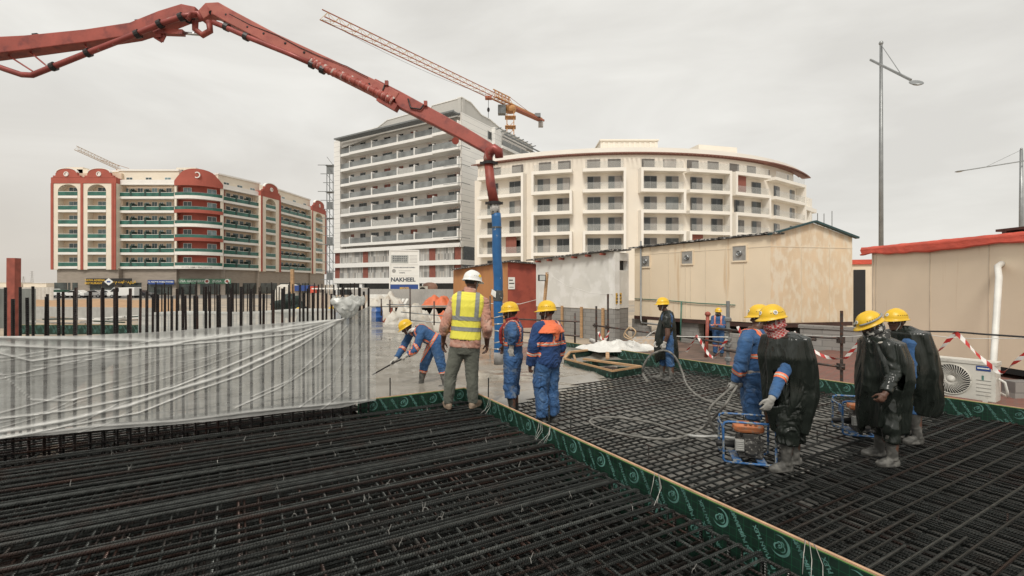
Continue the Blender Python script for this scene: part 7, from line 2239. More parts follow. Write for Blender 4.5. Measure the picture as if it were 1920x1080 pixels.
# 4 - worker with the orange hood
Y4 = 6.86
f4_ = V(((1026 - CX) / FPX * Y4, Y4, 0.0))
p = Person('worker in a deep blue jacket with a bright orange hood lying on his shoulders', f4_, -40, 1.67, dict(
    elL=P(1000, 648, Y4 - .16), wrL=P(994, 686, Y4 - .08), shL=P(1009, 615, Y4 - .12), hd=P(1026, 586, Y4 + .03)), yaw=-42, pitch=3, seed=4, skin='skin', voxel=0.008, build=1.08)
p.curl = dict(L=1.2, R=.8)
p.body(); p.suit('trousers', M['blue'], arms=None, legs=.92, t1=.05, fat=.022, legfat=.032, amp=.024); pockets(p)
p.suit('jacket', M['navy'], legs=None, arms=.96, fat=.030, t0=-.10, t1=.53, amp=.02)
p.belt(.48, .055); p.strap(-.02, .05, .50); p.strap(.16, .05, .50)
p.limb_band(p.J['elL'], p.J['wrL'], .35, .055, .13); p.limb_band(p.J['elR'], p.J['wrR'], .35, .055, .13)
mb = MB(); n_ = p.J['neck']
loft(mb, [(n_ + V((0, 0, -.115)) - p.f * .05, p.r * .245, p.f * .165), (n_ + V((0, 0, -.045)) - p.f * .03, p.r * .20, p.f * .15), (n_ + V((0, 0, .02)), p.r * .115, p.f * .12), (n_ + V((0, 0, .055)), p.r * .088, p.f * .092)], 22)
cap_(mb, n_ - p.f * .15 + V((0, 0, -.07)), n_ - p.f * .17 + p.r * .02 + V((0, 0, -.20)), .075, .03)
cap_(mb, n_ - p.r * .19 + p.f * .06 + V((0, 0, -.09)), n_ - p.r * .20 + p.f * .15 + V((0, 0, -.36)), .055, .04)
cap_(mb, n_ + p.r * .21 + p.f * .0 + V((0, 0, -.08)), n_ + p.r * .25 + p.f * .04 + V((0, 0, -.27)), .055, .04)
me = remesh(mb, .012, 4); crumple(me, .014, 3, 9, 9); finish('hood', me, M['hoodie'], p.root)
p.boots('boot_dark', .2); p.helmet(); p.hair(beard=True)

# 5 - worker with black poncho and vibrator hose, in the middle distance
Y5 = 9.95
f5_ = V(((1250 - CX) / FPX * Y5, Y5, 0.0))
o5 = dict(ankL=P(1259, 706, Y5 - .12), ankR=P(1240, 701, Y5 + .10), kneL=P(1256, 680, Y5 - .10), kneR=P(1243, 678, Y5 + .1), shL=P(1250, 597, Y5 - .20), elL=P(1252, 628, Y5 - .26), wrL=P(1246, 644, Y5 - .22), elR=P(1243, 628, Y5 + .15), wrR=P(1232, 640, Y5 + .02), hd=P(1243, 573, Y5))
for a in ('ankL', 'ankR'): o5[a].z = 0.09
p = Person('slim worker in a black plastic poncho holding the vibrator hose before the long cabin', f5_, -88, 1.66, o5, seed=5, yaw=-2, voxel=0.009, build=.9)
p.footdir = dict(L=V((-1, -.05, 0)), R=V((-1, .1, 0)))
p.fing = dict(L=V((-.25, 0, -1)), R=V((-.4, 0, -1))); p.curl = dict(L=.8, R=.7)
p.body(()); p.gloves(); p.suit('coverall', M['blue'], legs=.28, arms=None, fat=.016)
p.suit('poncho_shoulder', M['poncho'], torso=False, legs=None, arms=0, fat=.014, amp=.02)
bpy.data.objects.remove([c for c in p.root.children if c.name.startswith('poncho_shoulder')][0])
mb = MB(); n0, a5, b5 = p.J['neck'], p.J['shL'], p.J['elL']; cap_(mb, n0.lerp(a5, .4), a5, .075, .085); cap_(mb, a5, a5.lerp(b5, .42), .085, .078); me = remesh(mb, .011, 4); crumple(me, .02, 5); finish('poncho_shoulder', me, M['poncho'], p.root)
for sd in 'LR': p.limb_band(p.J['kne' + sd], p.J['ank' + sd], .22, .045, .15)
p.boots('boot', .36)
p.poncho([(1.46, .0, .07, .07, 0), (1.42, -.01, .12, .13, 0), (1.34, -.01, .15, .17, 0.02), (1.15, 0, .20, .18, .02), (.95, .02, .225, .20, .03), (.75, .01, .235, .20, .03), (.56, -.01, .24, .19, .03), (.42, -.03, .22, .17, .03)], hem=.12, fold=.03, k=7)
p.helmet(); p.hair()
# 6 - far worker standing lower down
Y6 = 16.4
f6_ = V(((1347 - CX) / FPX * Y6, Y6, -0.46))
p = Person('small distant worker in blue gripping an upright pipe in front of the cream cabin', f6_, -150, 1.60, dict(elR=P(1335, 617, Y6 - .1), wrR=P(1327, 608, Y6 - .25), elL=P(1356, 615, Y6 - .2), wrL=P(1345, 611, Y6 - .35)), seed=6, yaw=-25, voxel=0.012)
p.fing = dict(R=V((-.3, -.2, .9))); p.curl['R'] = 1.2
p.body(); p.suit('coverall', M['blue'], legs=.95, arms=.9, fat=.02); worker_tapes(p, sleeves=False); p.scarf('camo', face=True, r0=.09); p.boots('boot_dark', .2); p.helmet()
mb = MB(); mb.tube([P(1324, 672, Y6 - .3), P(1327, 590, Y6 - .3)], .055, 10); mb.ell(P(1327, 589, Y6 - .3), (.1, .1, .09), 10)
tag(mb.build('prop_pipe', M['rust_paint'], smooth=True), 'rusty red upright pipe gripped by the small distant worker', 'pipe')

# 7 - blue worker with black headband, half behind the keffiyeh man
Y7 = 5.95
f7_ = V(((1412 - CX) / FPX * Y7, Y7, 0.0))
p = Person('worker in blue with a black headband holding the vibrator hose beside the checked scarf', f7_, -72, 1.68, dict(
    shL=P(1398, 640, Y7 - .20), elL=P(1388, 690, Y7 - .22), wrL=P(1380, 717, Y7 - .14), shR=P(1420, 638, Y7 + .14), elR=P(1408, 690, Y7 + .14), wrR=P(1386, 722, Y7 - .02), hd=P(1425, 597, Y7 + .02)), yaw=-12, pitch=2, seed=7, voxel=0.008)
p.footdir = dict(L=V((-.9, -.1, 0)), R=V((-.8, .4, 0)))
p.fing = dict(L=V((-.55, 0, -.9)), R=V((-.6, -.1, -.8))); p.curl = dict(L=1.1, R=1.1)
p.body(()); p.gloves(m='glove_grey'); p.suit('trousers', M['blue'], arms=None, t1=.05, legs=.34, fat=.022, legfat=.030, amp=.022); pockets(p); p.suit('jacket', M['blue'], legs=None, arms=.92, fat=.028, amp=.02); worker_tapes(p, legs=False)
p.belt(.02, .04, mo='silver', silver=False)
p.suit('gaiter', M['glove_grey'], torso=False, arms=None, legs=.42, fat=.03, amp=.012)
bpy.data.objects.remove([c for c in p.root.children if c.name.startswith('gaiter')][0])
R3 = Matrix((p.hr, p.hf, p.hu)).transposed()
mb = MB(); mb.ell(p.hp(0, -.010, .025), (.082, .106, .05), 20, 0, R3); mb.ell(p.hp(0, -.05, -.02), (.07, .065, .07), 16, 0, R3); mb.build('headband', M['black_cloth'], p.root, smooth=True)
p.boots('boot', .40); p.helmet()

# 8 - poncho man with the red checked scarf (nearest)
Y8 = 5.2
f8_ = V(((1476 - CX) / FPX * Y8, Y8, 0.0))
o8 = dict(ankL=P(1474, 872, Y8 - .10), ankR=P(1490, 866, Y8 + .10), kneL=P(1476, 806, Y8 - .10), kneR=P(1488, 806, Y8 + .09), elL=P(1466, 704, Y8 - .185), wrL=P(1447, 748, Y8 - .31), shR=P(1481, 648, Y8 + .13), elR=P(1468, 700, Y8 + .17), wrR=P(1460, 745, Y8 + .12), hd=P(1450, 601, Y8 - .05), neck=P(1467, 634, Y8 - .02))
for a in ('ankL', 'ankR'): o8[a].z = 0.09
p = Person('man in a long black plastic poncho with a red checked scarf and yellow helmet', f8_, -104, 1.69, o8, seed=8, yaw=10, pitch=8, voxel=0.007)
p.footdir = dict(L=V((-1, -.12, 0)), R=V((-1, .1, 0)))
p.fing = dict(L=V((-.45, 0, -.9))); p.curl = dict(L=.45, R=.6)
p.body(()); p.gloves('L', m='glove_grey'); p.suit('coverall', M['blue'], legs=.2, arms=.93, fat=.014, amp=.009)
p.limb_band(p.J['elL'], p.J['wrL'], .12, .06, .13)
p.boots('boot', .34)
p.suit('leg_wrap', M['poncho'], torso=False, arms=None, legs=.42, fat=.045, amp=.022)
p.poncho([(1.49, .03, .07, .075, 0), (1.465, .03, .13, .20, 0), (1.435, .02, .195, .285, .0), (1.22, .01, .25, .315, .0), (1.0, -.02, .255, .29, .0), (.80, -.03, .262, .275, .0), (.62, -.03, .265, .25, .02), (.44, -.05, .24, .21, .03)], hem=.10, fold=.030, k=8, slit=(316, 350, .50, .76))
p.scarf('keffiyeh', low=-.06, high=-.035, r0=.11, r1=.08, face=True, name='checked_scarf')
p.helmet(badge_side=-1)
# 9 - leaning poncho man
Y9 = 5.42
f9_ = V(((1655 - CX) / FPX * Y9, Y9, 0.0))
o9 = dict(ankL=P(1674, 866, Y9 - .18), ankR=P(1648, 846, Y9 + .14), kneL=P(1670, 806, Y9 - .16), kneR=P(1652, 796, Y9 + .12), pel=P(1672, 722, Y9), hipL=P(1672, 728, Y9 - .08), hipR=P(1670, 728, Y9 + .08), neck=P(1653, 638, Y9), hd=P(1634, 611, Y9 - .02),
          shL=P(1664, 648, Y9 - .18), shR=P(1650, 648, Y9 + .17), elL=P(1676, 700, Y9 - .24), wrL=P(1660, 738, Y9 - .33), elR=P(1655, 700, Y9 + .2), wrR=P(1640, 730, Y9 + .1))
for a in ('ankL', 'ankR'): o9[a].z = 0.09
p = Person('man in a black poncho leaning forward with a grey patterned scarf over his face', f9_, -88, 1.68, o9, seed=9, yaw=2, pitch=24, voxel=0.007)
p.footdir = dict(L=V((-1, -.1, 0)), R=V((-1, .05, 0)))
p.fing = dict(L=V((-.6, 0, -.85))); p.palm = dict(L=V((.2, 1, -.1))); p.curl = dict(L=.9, R=.8)
p.body(('L',)); p.suit('sleeves', M['poncho'], legs=None, arms=.95, fat=.024, amp=.01)
p.suit('trousers', M['poncho'], arms=None, legs=.46, t1=.05, fat=.02, amp=.014)
p.boots('boot', .36)
p.poncho([(1.44, .10, .08, .085, 0), (1.40, .07, .15, .15, 0), (1.35, .02, .205, .28, .0), (1.16, -.01, .24, .325, 0), (.95, -.02, .255, .32, .0), (.75, -.03, .26, .265, .01), (.56, -.02, .255, .25, .02), (.33, -.03, .235, .22, .02)], hem=.14, fold=.032, k=8, slit=(272, 300, .50, .62))
mb = MB()
for dz, dx in ((0, 0), (.045, -.03)):
    a = P(1652, 651, Y9 - .17) + V((dx, 0, dz)); 
    mb.tube([a, a + V((.07, -.03, .02)), a + V((.14, -.03, -.01)), a + V((.19, .0, -.06))], .013, 6)
mb.build('shoulder_stripe', M['silver'], p.root, smooth=True)
p.scarf('camo', low=-.03, high=-.04, r0=.11, r1=.09, face=True, name='face_scarf')
R3 = Matrix((p.hr, p.hf, p.hu)).transposed()
mb = MB(); mb.ell(p.hp(0, -.010, .02), (.083, .107, .045), 20, 0, R3); mb.build('headband', M['black_cloth'], p.root, smooth=True)
p.helmet(stripe=True)
# 10 - poncho man behind him
Y10 = 6.1
f10_ = V(((1703 - CX) / FPX * Y10, Y10, 0.0))
p = Person('man in a black poncho standing upright just behind the leaning man', f10_, -92, 1.70, dict(hd=P(1681, 604, Y10), neck=P(1694, 633, Y10), shL=P(1706, 645, Y10 - .18), elL=P(1712, 700, Y10 - .19), wrL=P(1703, 735, Y10 - .17), elR=P(1710, 700, Y10 + .2), wrR=P(1700, 735, Y10 + .16)), seed=10, yaw=-6, pitch=2, voxel=0.008, skin='skin_mid')
p.footdir = dict(L=V((-1, -.1, 0)), R=V((-1, .1, 0)))
p.body(()); p.suit('coverall', M['blue'], legs=.3, arms=.9, fat=.02)
p.boots('boot', .40)
p.poncho([(1.47, .05, .07, .075, 0), (1.43, .03, .13, .14, 0), (1.40, .02, .21, .30, 0), (1.16, -.03, .24, .34, 0), (.9, -.06, .262, .34, 0), (.7, -.08, .262, .31, 0), (.5, -.10, .265, .26, 0), (.36, -.09, .245, .22, 0)], hem=.08, fold=.03, k=8)
p.helmet(); p.hair()
# 11 - crouching workers beyond the starter bars
for (px, hy, Yc, lab, h_) in ((574, 606, 15.5, 'crouching worker in dark green with a yellow helmet seen through the starter bars', -75), (640, 598, 16.5, 'worker bent low beside the knot of white film with only a yellow helmet showing', -100)):
    b_ = V(((px + 8 - CX) / FPX * Yc, Yc, 0.06))
    fw_ = V((math.sin(RAD(h_)), math.cos(RAD(h_)), 0)); rt = V((math.cos(RAD(h_)), -math.sin(RAD(h_)), 0))
    ov = dict(pel=b_ - fw_ * .1 + V((0, 0, .62)), neck=b_ + fw_ * .30 + V((0, 0, .92)), hd=b_ + fw_ * .42 + V((0, 0, 1.02)))
    for sd, x in (('L', -1), ('R', 1)):
        ov['hip' + sd] = b_ - fw_ * .08 + rt * .09 * x + V((0, 0, .6)); ov['kne' + sd] = b_ + fw_ * .22 + rt * .13 * x + V((0, 0, .42)); ov['ank' + sd] = b_ - fw_ * .02 + rt * .12 * x + V((0, 0, .09))
        ov['sh' + sd] = b_ + fw_ * .25 + rt * .17 * x + V((0, 0, .88)); ov['el' + sd] = b_ + fw_ * .36 + rt * .2 * x + V((0, 0, .62)); ov['wr' + sd] = b_ + fw_ * .52 + rt * .14 * x + V((0, 0, .40))
    p = Person(lab, b_, h_, 1.66, ov, seed=11 + px % 3, pitch=35, voxel=0.012)
    p.curl = dict(L=1.0, R=1.0)
    p.body(); p.suit('coverall', cloth('dark_green_rainwear', (0.03, 0.04, 0.035)) if px < 600 else M['blue'], legs=.8, arms=.95, fat=.03); p.boots('boot_dark', .2); p.helmet()
# ---------------------------------------------------------------- site equipment, hoses, barriers, far clutter
rr = random.Random(77)
M['frame_blue'] = mat('chipped_blue_tube', (0.03, 0.12, 0.31), 0.5, 0.1, var=0.2, scale=14, col2=(0.24, 0.26, 0.26), c2=(0.47, 0.57))
M['engine'] = mat('cement_splashed_engine', (0.055, 0.053, 0.05), 0.6, 0.3, var=0.4, scale=16, col2=(0.28, 0.27, 0.245), c2=(0.56, 0.68))
M['tank'] = mat('orange_fuel_tank', (0.47, 0.16, 0.06), 0.5, var=0.2, scale=9, col2=(0.30, 0.25, 0.2), c2=(0.55, 0.68))
M['muffler'] = mat('pale_muffler', (0.42, 0.42, 0.40), 0.5, 0.4, var=.15)
M['hose_grey'] = mat('cement_grey_hose', (0.145, 0.14, 0.125), 0.65, var=0.25, scale=9, col2=(0.25, 0.24, 0.22), c2=(0.5, 0.66))
def vibrator(label, o, ang, s=1.0):
    t = thing('concrete_vibrator', label, 'concrete vibrator', o, ang, 'engine driven concrete vibrators')
    L_, W_, H_ = 0.52 * s, 0.36 * s, 0.46 * s
    T = lambda mb, pts, r=.013: mb.tube([V(p) for p in pts], r * s, 8)
    for sy in (-1, 1):
        mb = MB(); y = sy * W_ / 2
        c = .05 * s
        T(mb, [(-L_ / 2 + c, y, .02), (L_ / 2 - c, y, .02), (L_ / 2 - .012, y, .03), (L_ / 2, y, c), (L_ / 2, y, H_ - c), (L_ / 2 - .012, y, H_ - .012), (L_ / 2 - c, y, H_), (-L_ / 2 + c, y, H_), (-L_ / 2 + .012, y, H_ - .012), (-L_ / 2, y, H_ - c), (-L_ / 2, y, c), (-L_ / 2 + .012, y, .03), (-L_ / 2 + c, y, .02)])
        mb.build('frame_hoop', M['frame_blue'], t, smooth=True, local=True)
    mb = MB()
    for x in (-L_ * .22, L_ * .25): mb.box((x, 0, .03), (.09 * s, W_, .02 * s))
    for x in (-L_ / 2, L_ / 2): T(mb, [(x, -W_ / 2, H_ * .85), (x, W_ / 2, H_ * .85)], .010)
    mb.box((-L_ / 2, -W_ / 2 + .07, H_ * .75), (.006, .13 * s, .09 * s))
    mb.build('cross_bar', M['frame_blue'], t, local=True)
    mb = MB(); mb.box((.03 * s, 0, .16 * s), (.24 * s, .22 * s, .20 * s)); mb.box((.03 * s, 0, .28 * s), (.16 * s, .20 * s, .07 * s))
    for k in range(7): mb.box((.03 * s, 0, (.10 + .022 * k) * s), (.26 * s, .235 * s, .008 * s))
    mb.lathe(V((.03 * s, -.11 * s, .17 * s)), [(.085 * s, 0), (.085 * s, .02 * s), (.06 * s, .035 * s)], 16, 0, axis=(0, -1, 0))
    eng = mb.build('engine', M['engine'], t, local=True)
    bv = eng.modifiers.new('bevel', 'BEVEL'); bv.width = .006
    mb = MB(); mb.box((-.09 * s, -.13 * s, .20 * s), (.09 * s, .05 * s, .12 * s))
    for k in range(5): mb.box((-.09 * s, -.157 * s, (.155 + .022 * k) * s), (.075 * s, .006 * s, .009 * s))
    o_ = mb.build('muffler', M['muffler'], t, local=True); bv = o_.modifiers.new('bevel', 'BEVEL'); bv.width = .015 * s; bv.segments = 2
    mb = MB(); loft(mb, [(V((.02, 0, .33 * s)), V((.15 * s, 0, 0)), V((0, .10 * s, 0))), (V((.02, 0, .35 * s)), V((.16 * s, 0, 0)), V((0, .11 * s, 0))), (V((.02, 0, .39 * s)), V((.155 * s, 0, 0)), V((0, .105 * s, 0))), (V((.02, 0, .415 * s)), V((.12 * s, 0, 0)), V((0, .08 * s, 0)))], 24, sq=4)
    for k in range(3): mb.box((-.02 + .05 * k, -.09 * s, .425 * s), (.03 * s, .03 * s, .01 * s))
    tk = mb.build('fuel_tank', M['tank'], t, local=True, smooth=False)
    mb = MB(); mb.lathe(V((.06, .02, .41 * s)), [(.025 * s, 0), (.025 * s, .02 * s)], 12); mb.build('tank_cap', M['black'], tk, local=True)
    mb = MB(); mb.tube([V((-.10 * s, .02, .16 * s)), V((-.28 * s, .02, .155 * s)), V((-.31 * s, .02, .15 * s))], [.040 * s, .036 * s, .028 * s], 12); mb.build('drive_coupling', M['black'], t, local=True, smooth=True)
    return t
g1 = G(1399, 862, 0.0)
vibrator('blue framed concrete vibrator engine at the feet of the worker with the checked scarf', g1, RAD(-16), 1.02)
g2 = G(1612, 813, 0.0)
vibrator('blue framed concrete vibrator engine half hidden behind the leaning man in the poncho', g2, RAD(-16), 1.0)
def spline(pts, n=14):
    out = []
    for i in range(len(pts) - 1):
        p0, p1, p2, p3 = pts[max(0, i - 1)], pts[i], pts[i + 1], pts[min(len(pts) - 1, i + 2)]
        for k in range(n):
            t = k / n
            out.append(0.5 * ((2 * p1) + (p2 - p0) * t + (2 * p0 - 5 * p1 + 4 * p2 - p3) * t * t + (3 * p1 - p0 - 3 * p2 + p3) * t ** 3))
    out.append(pts[-1]); return out
hs = [G(1383, 824, .14), G(1350, 819, .10), G(1290, 816, .06), G(1230, 795, .03), G(1170, 784, .03), G(1122, 783, .03), G(1106, 792, .03), G(1135, 806, .03), G(1205, 820, .03), G(1270, 822, .05), G(1320, 800, .12), P(1355, 765, 5.65), P(1375, 735, 5.72), P(1382, 722, 5.80), P(1372, 727, 5.78), P(1345, 750, 5.75), P(1330, 768, 5.75), P(1332, 790, 5.8), P(1341, 808, 5.85)]
t = thing('vibrator_hose', 'long grey vibrator hose looped over the rebar grid into grey gloves', 'hose', G(1200, 815, .0))
full = spline(hs); k0 = 14 * 2
mb = MB(); mb.tube(full[:k0 + 1], .019, 10)
for k in range(0, k0, 2): mb.lathe(full[k], [(.0195, -.006), (.0225, 0), (.0195, .006)], 10, axis=full[k + 1] - full[k], capb=False, capt=False)
mb.build('steel_sleeve', M['muffler'], t, smooth=True)
mb = MB(); mb.tube(full[k0:-14], .0155, 10); mb.build('flexible_hose', M['hose_grey'], t, smooth=True)
mb = MB(); mb.tube(full[-15:], [.017] * 3 + [.021] * 12, 10); mb.build('poker_head', M['hose_grey'], t, smooth=True)
hs = [G(1214, 716, .05), P(1206, 702, 10.05), P(1206, 688, 10.0), P(1217, 669, 9.9), P(1232, 660, 9.8), P(1244, 657, 9.73), P(1258, 662, 9.7), P(1270, 676, 9.7), P(1280, 700, 9.6), G(1288, 722, .10), G(1312, 745, .03), G(1360, 762, .03), G(1420, 777, .03), G(1500, 785, .03), G(1575, 788, .08), G(1592, 788, .15)]
t = thing('vibrator_hose', 'grey vibrator hose hanging in a loop from the hands of the slim poncho worker', 'hose', G(1290, 722, .0))
full = spline(hs)
mb = MB(); mb.tube(full[14:], .022, 10); mb.build('flexible_hose', M['hose_grey'], t, smooth=True)
mb = MB(); mb.tube(full[:15], .030, 10); mb.build('poker_head', M['hose_grey'], t, smooth=True)

# scaffold tube barriers
def coupler(mb, c): mb.box(c, (.10, .10, .12))
bt = thing('tube_barrier', 'scaffold tube barrier with dark posts and rails along the right edge of the rebar grid', 'barrier', UV(ub(5) + .3, 5, -.1))
def bpt(v, z, off=0.26): return UV(ub(v) + off, v, z)
posts = {}
def v_px(px, off=0.26):
    lo, hi = -3.0, 16.0
    for _ in range(40):
        m_ = (lo + hi) / 2; p_ = bpt(m_, 0, off)
        if CX + FPX * p_.x / p_.y > px: lo = m_
        else: hi = m_
    return lo
for px, zt, r in ((1578, 1.50, .027), (1365, 1.62, .040), (1140, 1.72, .03), (1118, 1.35, .03)):
    v = v_px(px); posts[px] = v
    mb = MB(); mb.tube([bpt(v, -.3), bpt(v, zt)], r, 10)
    if px == 1365:
        for z in (.10, .30, .62, .75, .95, 1.2): mb.lathe(bpt(v, z), [(.05, -.05), (.075, -.03), (.075, .03), (.05, .05)], 10)
    mb.build('post', M['galv'] if px == 1365 else M['steel_tube'], bt, smooth=False)
def rail(v0, z0, v1, z1, r=.024, off=.20, m='steel_tube'):
    mb = MB(); mb.tube([bpt(v0, z0, off), bpt(v1, z1, off)], r, 8); mb.build('rail', M[m], bt, smooth=True)
va, vb = v_px(1365, .2), v_px(1578, .2)
rail(v_px(1270, .2), .72, va, .66); rail(v_px(1262, .2), .17, va, .12); rail(va + .4, .98, v_px(1530, .2), .92, .03); rail(va + .1, .50, v_px(1420, .2), .48); rail(v_px(1500, .2), .46, vb - .05, .45)
rail(v_px(1112, .2), .78, v_px(1240, .2), .72); rail(vb + .05, .98, v_px(1470, .2), .95, .02)
for px, z in ((1578, .45), (1578, .95), (1140, .76), (1118, .78)): mb = MB(); coupler(mb, bpt(posts[px], z, .23)); mb.build('coupler', M['steel_tube'], bt)
b2 = thing('tube_barrier', 'low scaffold tube barrier behind the worker with the orange hood', 'barrier', P(1000, 635, 17))
for px, y0, y1, Y in ((1078, 644, 587, 15.2), (919, 625, 555, 19), (1020, 636, 600, 17)):
    mb = MB(); mb.tube([P(px, y0, Y), P(px, y1, Y)], .03, 8); mb.build('post', M['steel_tube'], b2, smooth=True)
for a, b in ((P(912, 596, 19), P(1086, 603, 15)), (P(970, 622, 17.8), P(1086, 630, 15))):
    mb = MB(); mb.tube([a, b], .026, 8); mb.build('rail', M['steel_tube'], b2, smooth=True)
# striped tape
def tape_mat():
    m = bpy.data.materials.new('red_white_striped_tape'); m.use_nodes = True
    n, l = m.node_tree.nodes, m.node_tree.links; b = n['Principled BSDF']; b.inputs['Roughness'].default_value = .4
    t = n.new("ShaderNodeTexCoord"); sp = n.new("ShaderNodeSeparateXYZ"); l.new(t.outputs['UV'], sp.inputs[0])
    a = n.new("ShaderNodeMath"); a.operation = 'MULTIPLY'; a.inputs[1].default_value = 1 / .19; l.new(sp.outputs['X'], a.inputs[0])
    ad = n.new("ShaderNodeMath"); ad.operation = 'MULTIPLY_ADD'; ad.inputs[1].default_value = .35; l.new(sp.outputs['Y'], ad.inputs[0]); l.new(a.outputs[0], ad.inputs[2])
    f = n.new("ShaderNodeMath"); f.operation = 'FRACT'; l.new(ad.outputs[0], f.inputs[0])
    g_ = n.new("ShaderNodeMath"); g_.operation = 'GREATER_THAN'; g_.inputs[1].default_value = .5; l.new(f.outputs[0], g_.inputs[0])
    mx = n.new("ShaderNodeMixRGB"); mx.inputs[1].default_value = (.74, .71, .67, 1); mx.inputs[2].default_value = (.48, .035, .03, 1); l.new(g_.outputs[0], mx.inputs[0]); l.new(mx.outputs[0], b.inputs['Base Color'])
    return m
M['tape'] = tape_mat()
def barrier_tape(label, pts, w=.06):
    pts = spline([V(p) for p in pts], 8); mb = MB(); Ls = 0
    for k, p in enumerate(pts):
        d = (pts[min(k + 1, len(pts) - 1)] - pts[max(k - 1, 0)]).normalized()
        s = d.cross(V((0, 1, 0.25))).normalized(); tw = .6 * math.sin(k * .35)
        s = (s * math.cos(tw) + d.cross(s) * math.sin(tw)).normalized()
        if k: Ls += (p - pts[k - 1]).length
        for q, e in ((0, -1), (1, 1)):
            mb.uv[len(mb.v)] = (Ls, q); mb.v.append(p + s * w / 2 * e)
    for k in range(len(pts) - 1):
        mb.f.append((2 * k, 2 * k + 2, 2 * k + 3, 2 * k + 1)); mb.m.append(0)
    tag(mb.build('barrier_tape', M['tape'], smooth=True), label, 'barrier tape', 'red and white striped barrier tape')
def TP(px, py, off=.16): 
    v = v_px(px, off); p = bpt(v, 0, off); return P(px, py, p.y)
barrier_tape('striped tape sagging between the checked scarf man and the leaning man', [TP(1488, 622), TP(1515, 650), TP(1548, 669), TP(1580, 672), TP(1592, 664), TP(1621, 627)])
barrier_tape('striped tape in a high zigzag before the beige cabin and air conditioner', [TP(1738, 682), TP(1765, 653), TP(1788, 628), TP(1797, 628), TP(1830, 662), TP(1862, 690), TP(1872, 697), TP(1884, 696), TP(1905, 678), TP(1935, 655)])
barrier_tape('striped tape zigzag on the rails right of the slim poncho worker', [TP(1287, 660), TP(1304, 634), TP(1309, 632), TP(1322, 655), TP(1334, 669), TP(1342, 667), TP(1363, 636)])
barrier_tape('short striped tape left of the worker with the black headband', [TP(1383, 612), TP(1391, 627), TP(1400, 636)])
barrier_tape('short striped tape hanging near the white sheeting by the dark posts', [TP(1122, 622), TP(1128, 635), TP(1136, 635), TP(1142, 620)])
mb = MB(); mb.tube(spline([TP(1700, 621, .3), TP(1780, 622, .3), TP(1850, 627, .3), TP(1940, 633, .3)]), .014, 8); tag(mb.build('black_cable', M['black'], smooth=True), 'black cable strung before the beige cabin above the air conditioner', 'cable')
mb = MB(); mb.tube(spline([TP(1470, 626, .3), TP(1578, 631, .25), TP(1700, 625, .3), TP(1800, 634, .3), TP(1940, 634, .3)]), .006, 6); tag(mb.build('white_rope', M['white_plastic'], smooth=True), 'thin white rope strung just below the black cable', 'rope')
mb = MB(); mb.tube(spline([TP(1220, 624), TP(1212, 632), TP(1232, 620), TP(1262, 630), TP(1365, 632)]), .012, 6); tag(mb.build('white_rope', M['white_plastic'], smooth=True), 'white rope tied along the rail behind the slim poncho worker', 'rope')
# white sheeting and plywood offcut
mb = MB(); c = G(1158, 655, .15); n1, n2 = 48, 30
for i in range(n1 + 1):
    for j in range(n2 + 1):
        x, y = -0.95 + 1.9 * i / n1, -0.55 + 1.1 * j / n2
        e = max(0, 1 - (x / .95) ** 2) * max(0, 1 - (y / .55) ** 2)
        z = .30 * e ** .5 * (0.55 + .9 * abs(noise.noise(V((x * 2.2 + 3, y * 2.6, 1)))) + .35 * noise.noise(V((x * 7, y * 7, 4)))) 
        q = UA * x * .9 + VA * (y * 1.0 - x * .35); mb.v.append(c + V((q.x, q.y, z)))
for i in range(n1):
    for j in range(n2):
        a = i * (n2 + 1) + j; mb.f.append((a, a + n2 + 1, a + n2 + 2, a + 1)); mb.m.append(0)
tag(mb.build('plastic_sheeting', M['white_plastic'], smooth=True), 'crumpled white plastic sheeting heaped on the far edge of the concrete', 'plastic sheet')
mb = MB(); mb.tube([G(1108, 638, .25), G(1135, 648, .22), G(1165, 655, .2)], .07, 10); tag(mb.build('sheet_roll', M['white_plastic'], smooth=True), 'thin white plastic roll lying beside the crumpled sheeting', 'plastic roll')
mb = MB(); a = G(1218, 652, .2); mb.hexa([a + V((-.7, -.3, -.05)), a + V((.6, -.45, -.05)), a + V((.7, .5, .28)), a + V((-.4, .6, .22)), a + V((-.7, -.3, -.03)), a + V((.6, -.45, -.03)), a + V((.7, .5, .30)), a + V((-.4, .6, .24))])
tag(mb.build('plywood_offcut', M['wood_dirty']), 'brown plywood offcut leaning at the slab edge beside the white sheeting', 'plywood')
mb = MB(); mb.tube(spline([TP(1180, 615), TP(1172, 624), TP(1184, 634), TP(1192, 622), TP(1180, 614), TP(1170, 630), TP(1186, 638)]), .018, 6); tag(mb.build('rope_coil', mat('tan_rope', (.5, .36, .22), .8), smooth=True), 'coil of pale rope hanging on the barrier behind the white sheeting', 'rope')

# ---- far clutter beyond the concrete
M['corr'] = mat('grey_corrugated_hoarding', (0.40, 0.39, 0.37), 0.6, 0.2, var=.1, scale=1)
def corrugated(name, label, cat, a, b, z0, z1, m, pitch=.22, amp=.03, group=None):
    fr = FR(a, b); mb = MB(); n = int(fr.L / pitch) * 2
    for i in range(n + 1):
        s = fr.L * i / n; d = amp if i % 2 else -amp
        mb.v += [fr.at(s, d, z0), fr.at(s, d, z1)]
    for i in range(n): mb.f.append((2 * i, 2 * i + 2, 2 * i + 3, 2 * i + 1)); mb.m.append(0)
    o = mb.build(name, m); so = o.modifiers.new('t', 'SOLIDIFY'); so.thickness = .02
    return tag(o, label, cat, group)
def pl(px, Y): return ((px - CX) / FPX * Y, Y)
corrugated('hoarding_fence', 'long grey corrugated hoarding fence below the white and grey tower', 'fence', pl(655, 46), pl(860, 44), -.5, 1.55, M['corr'], .3, .04)
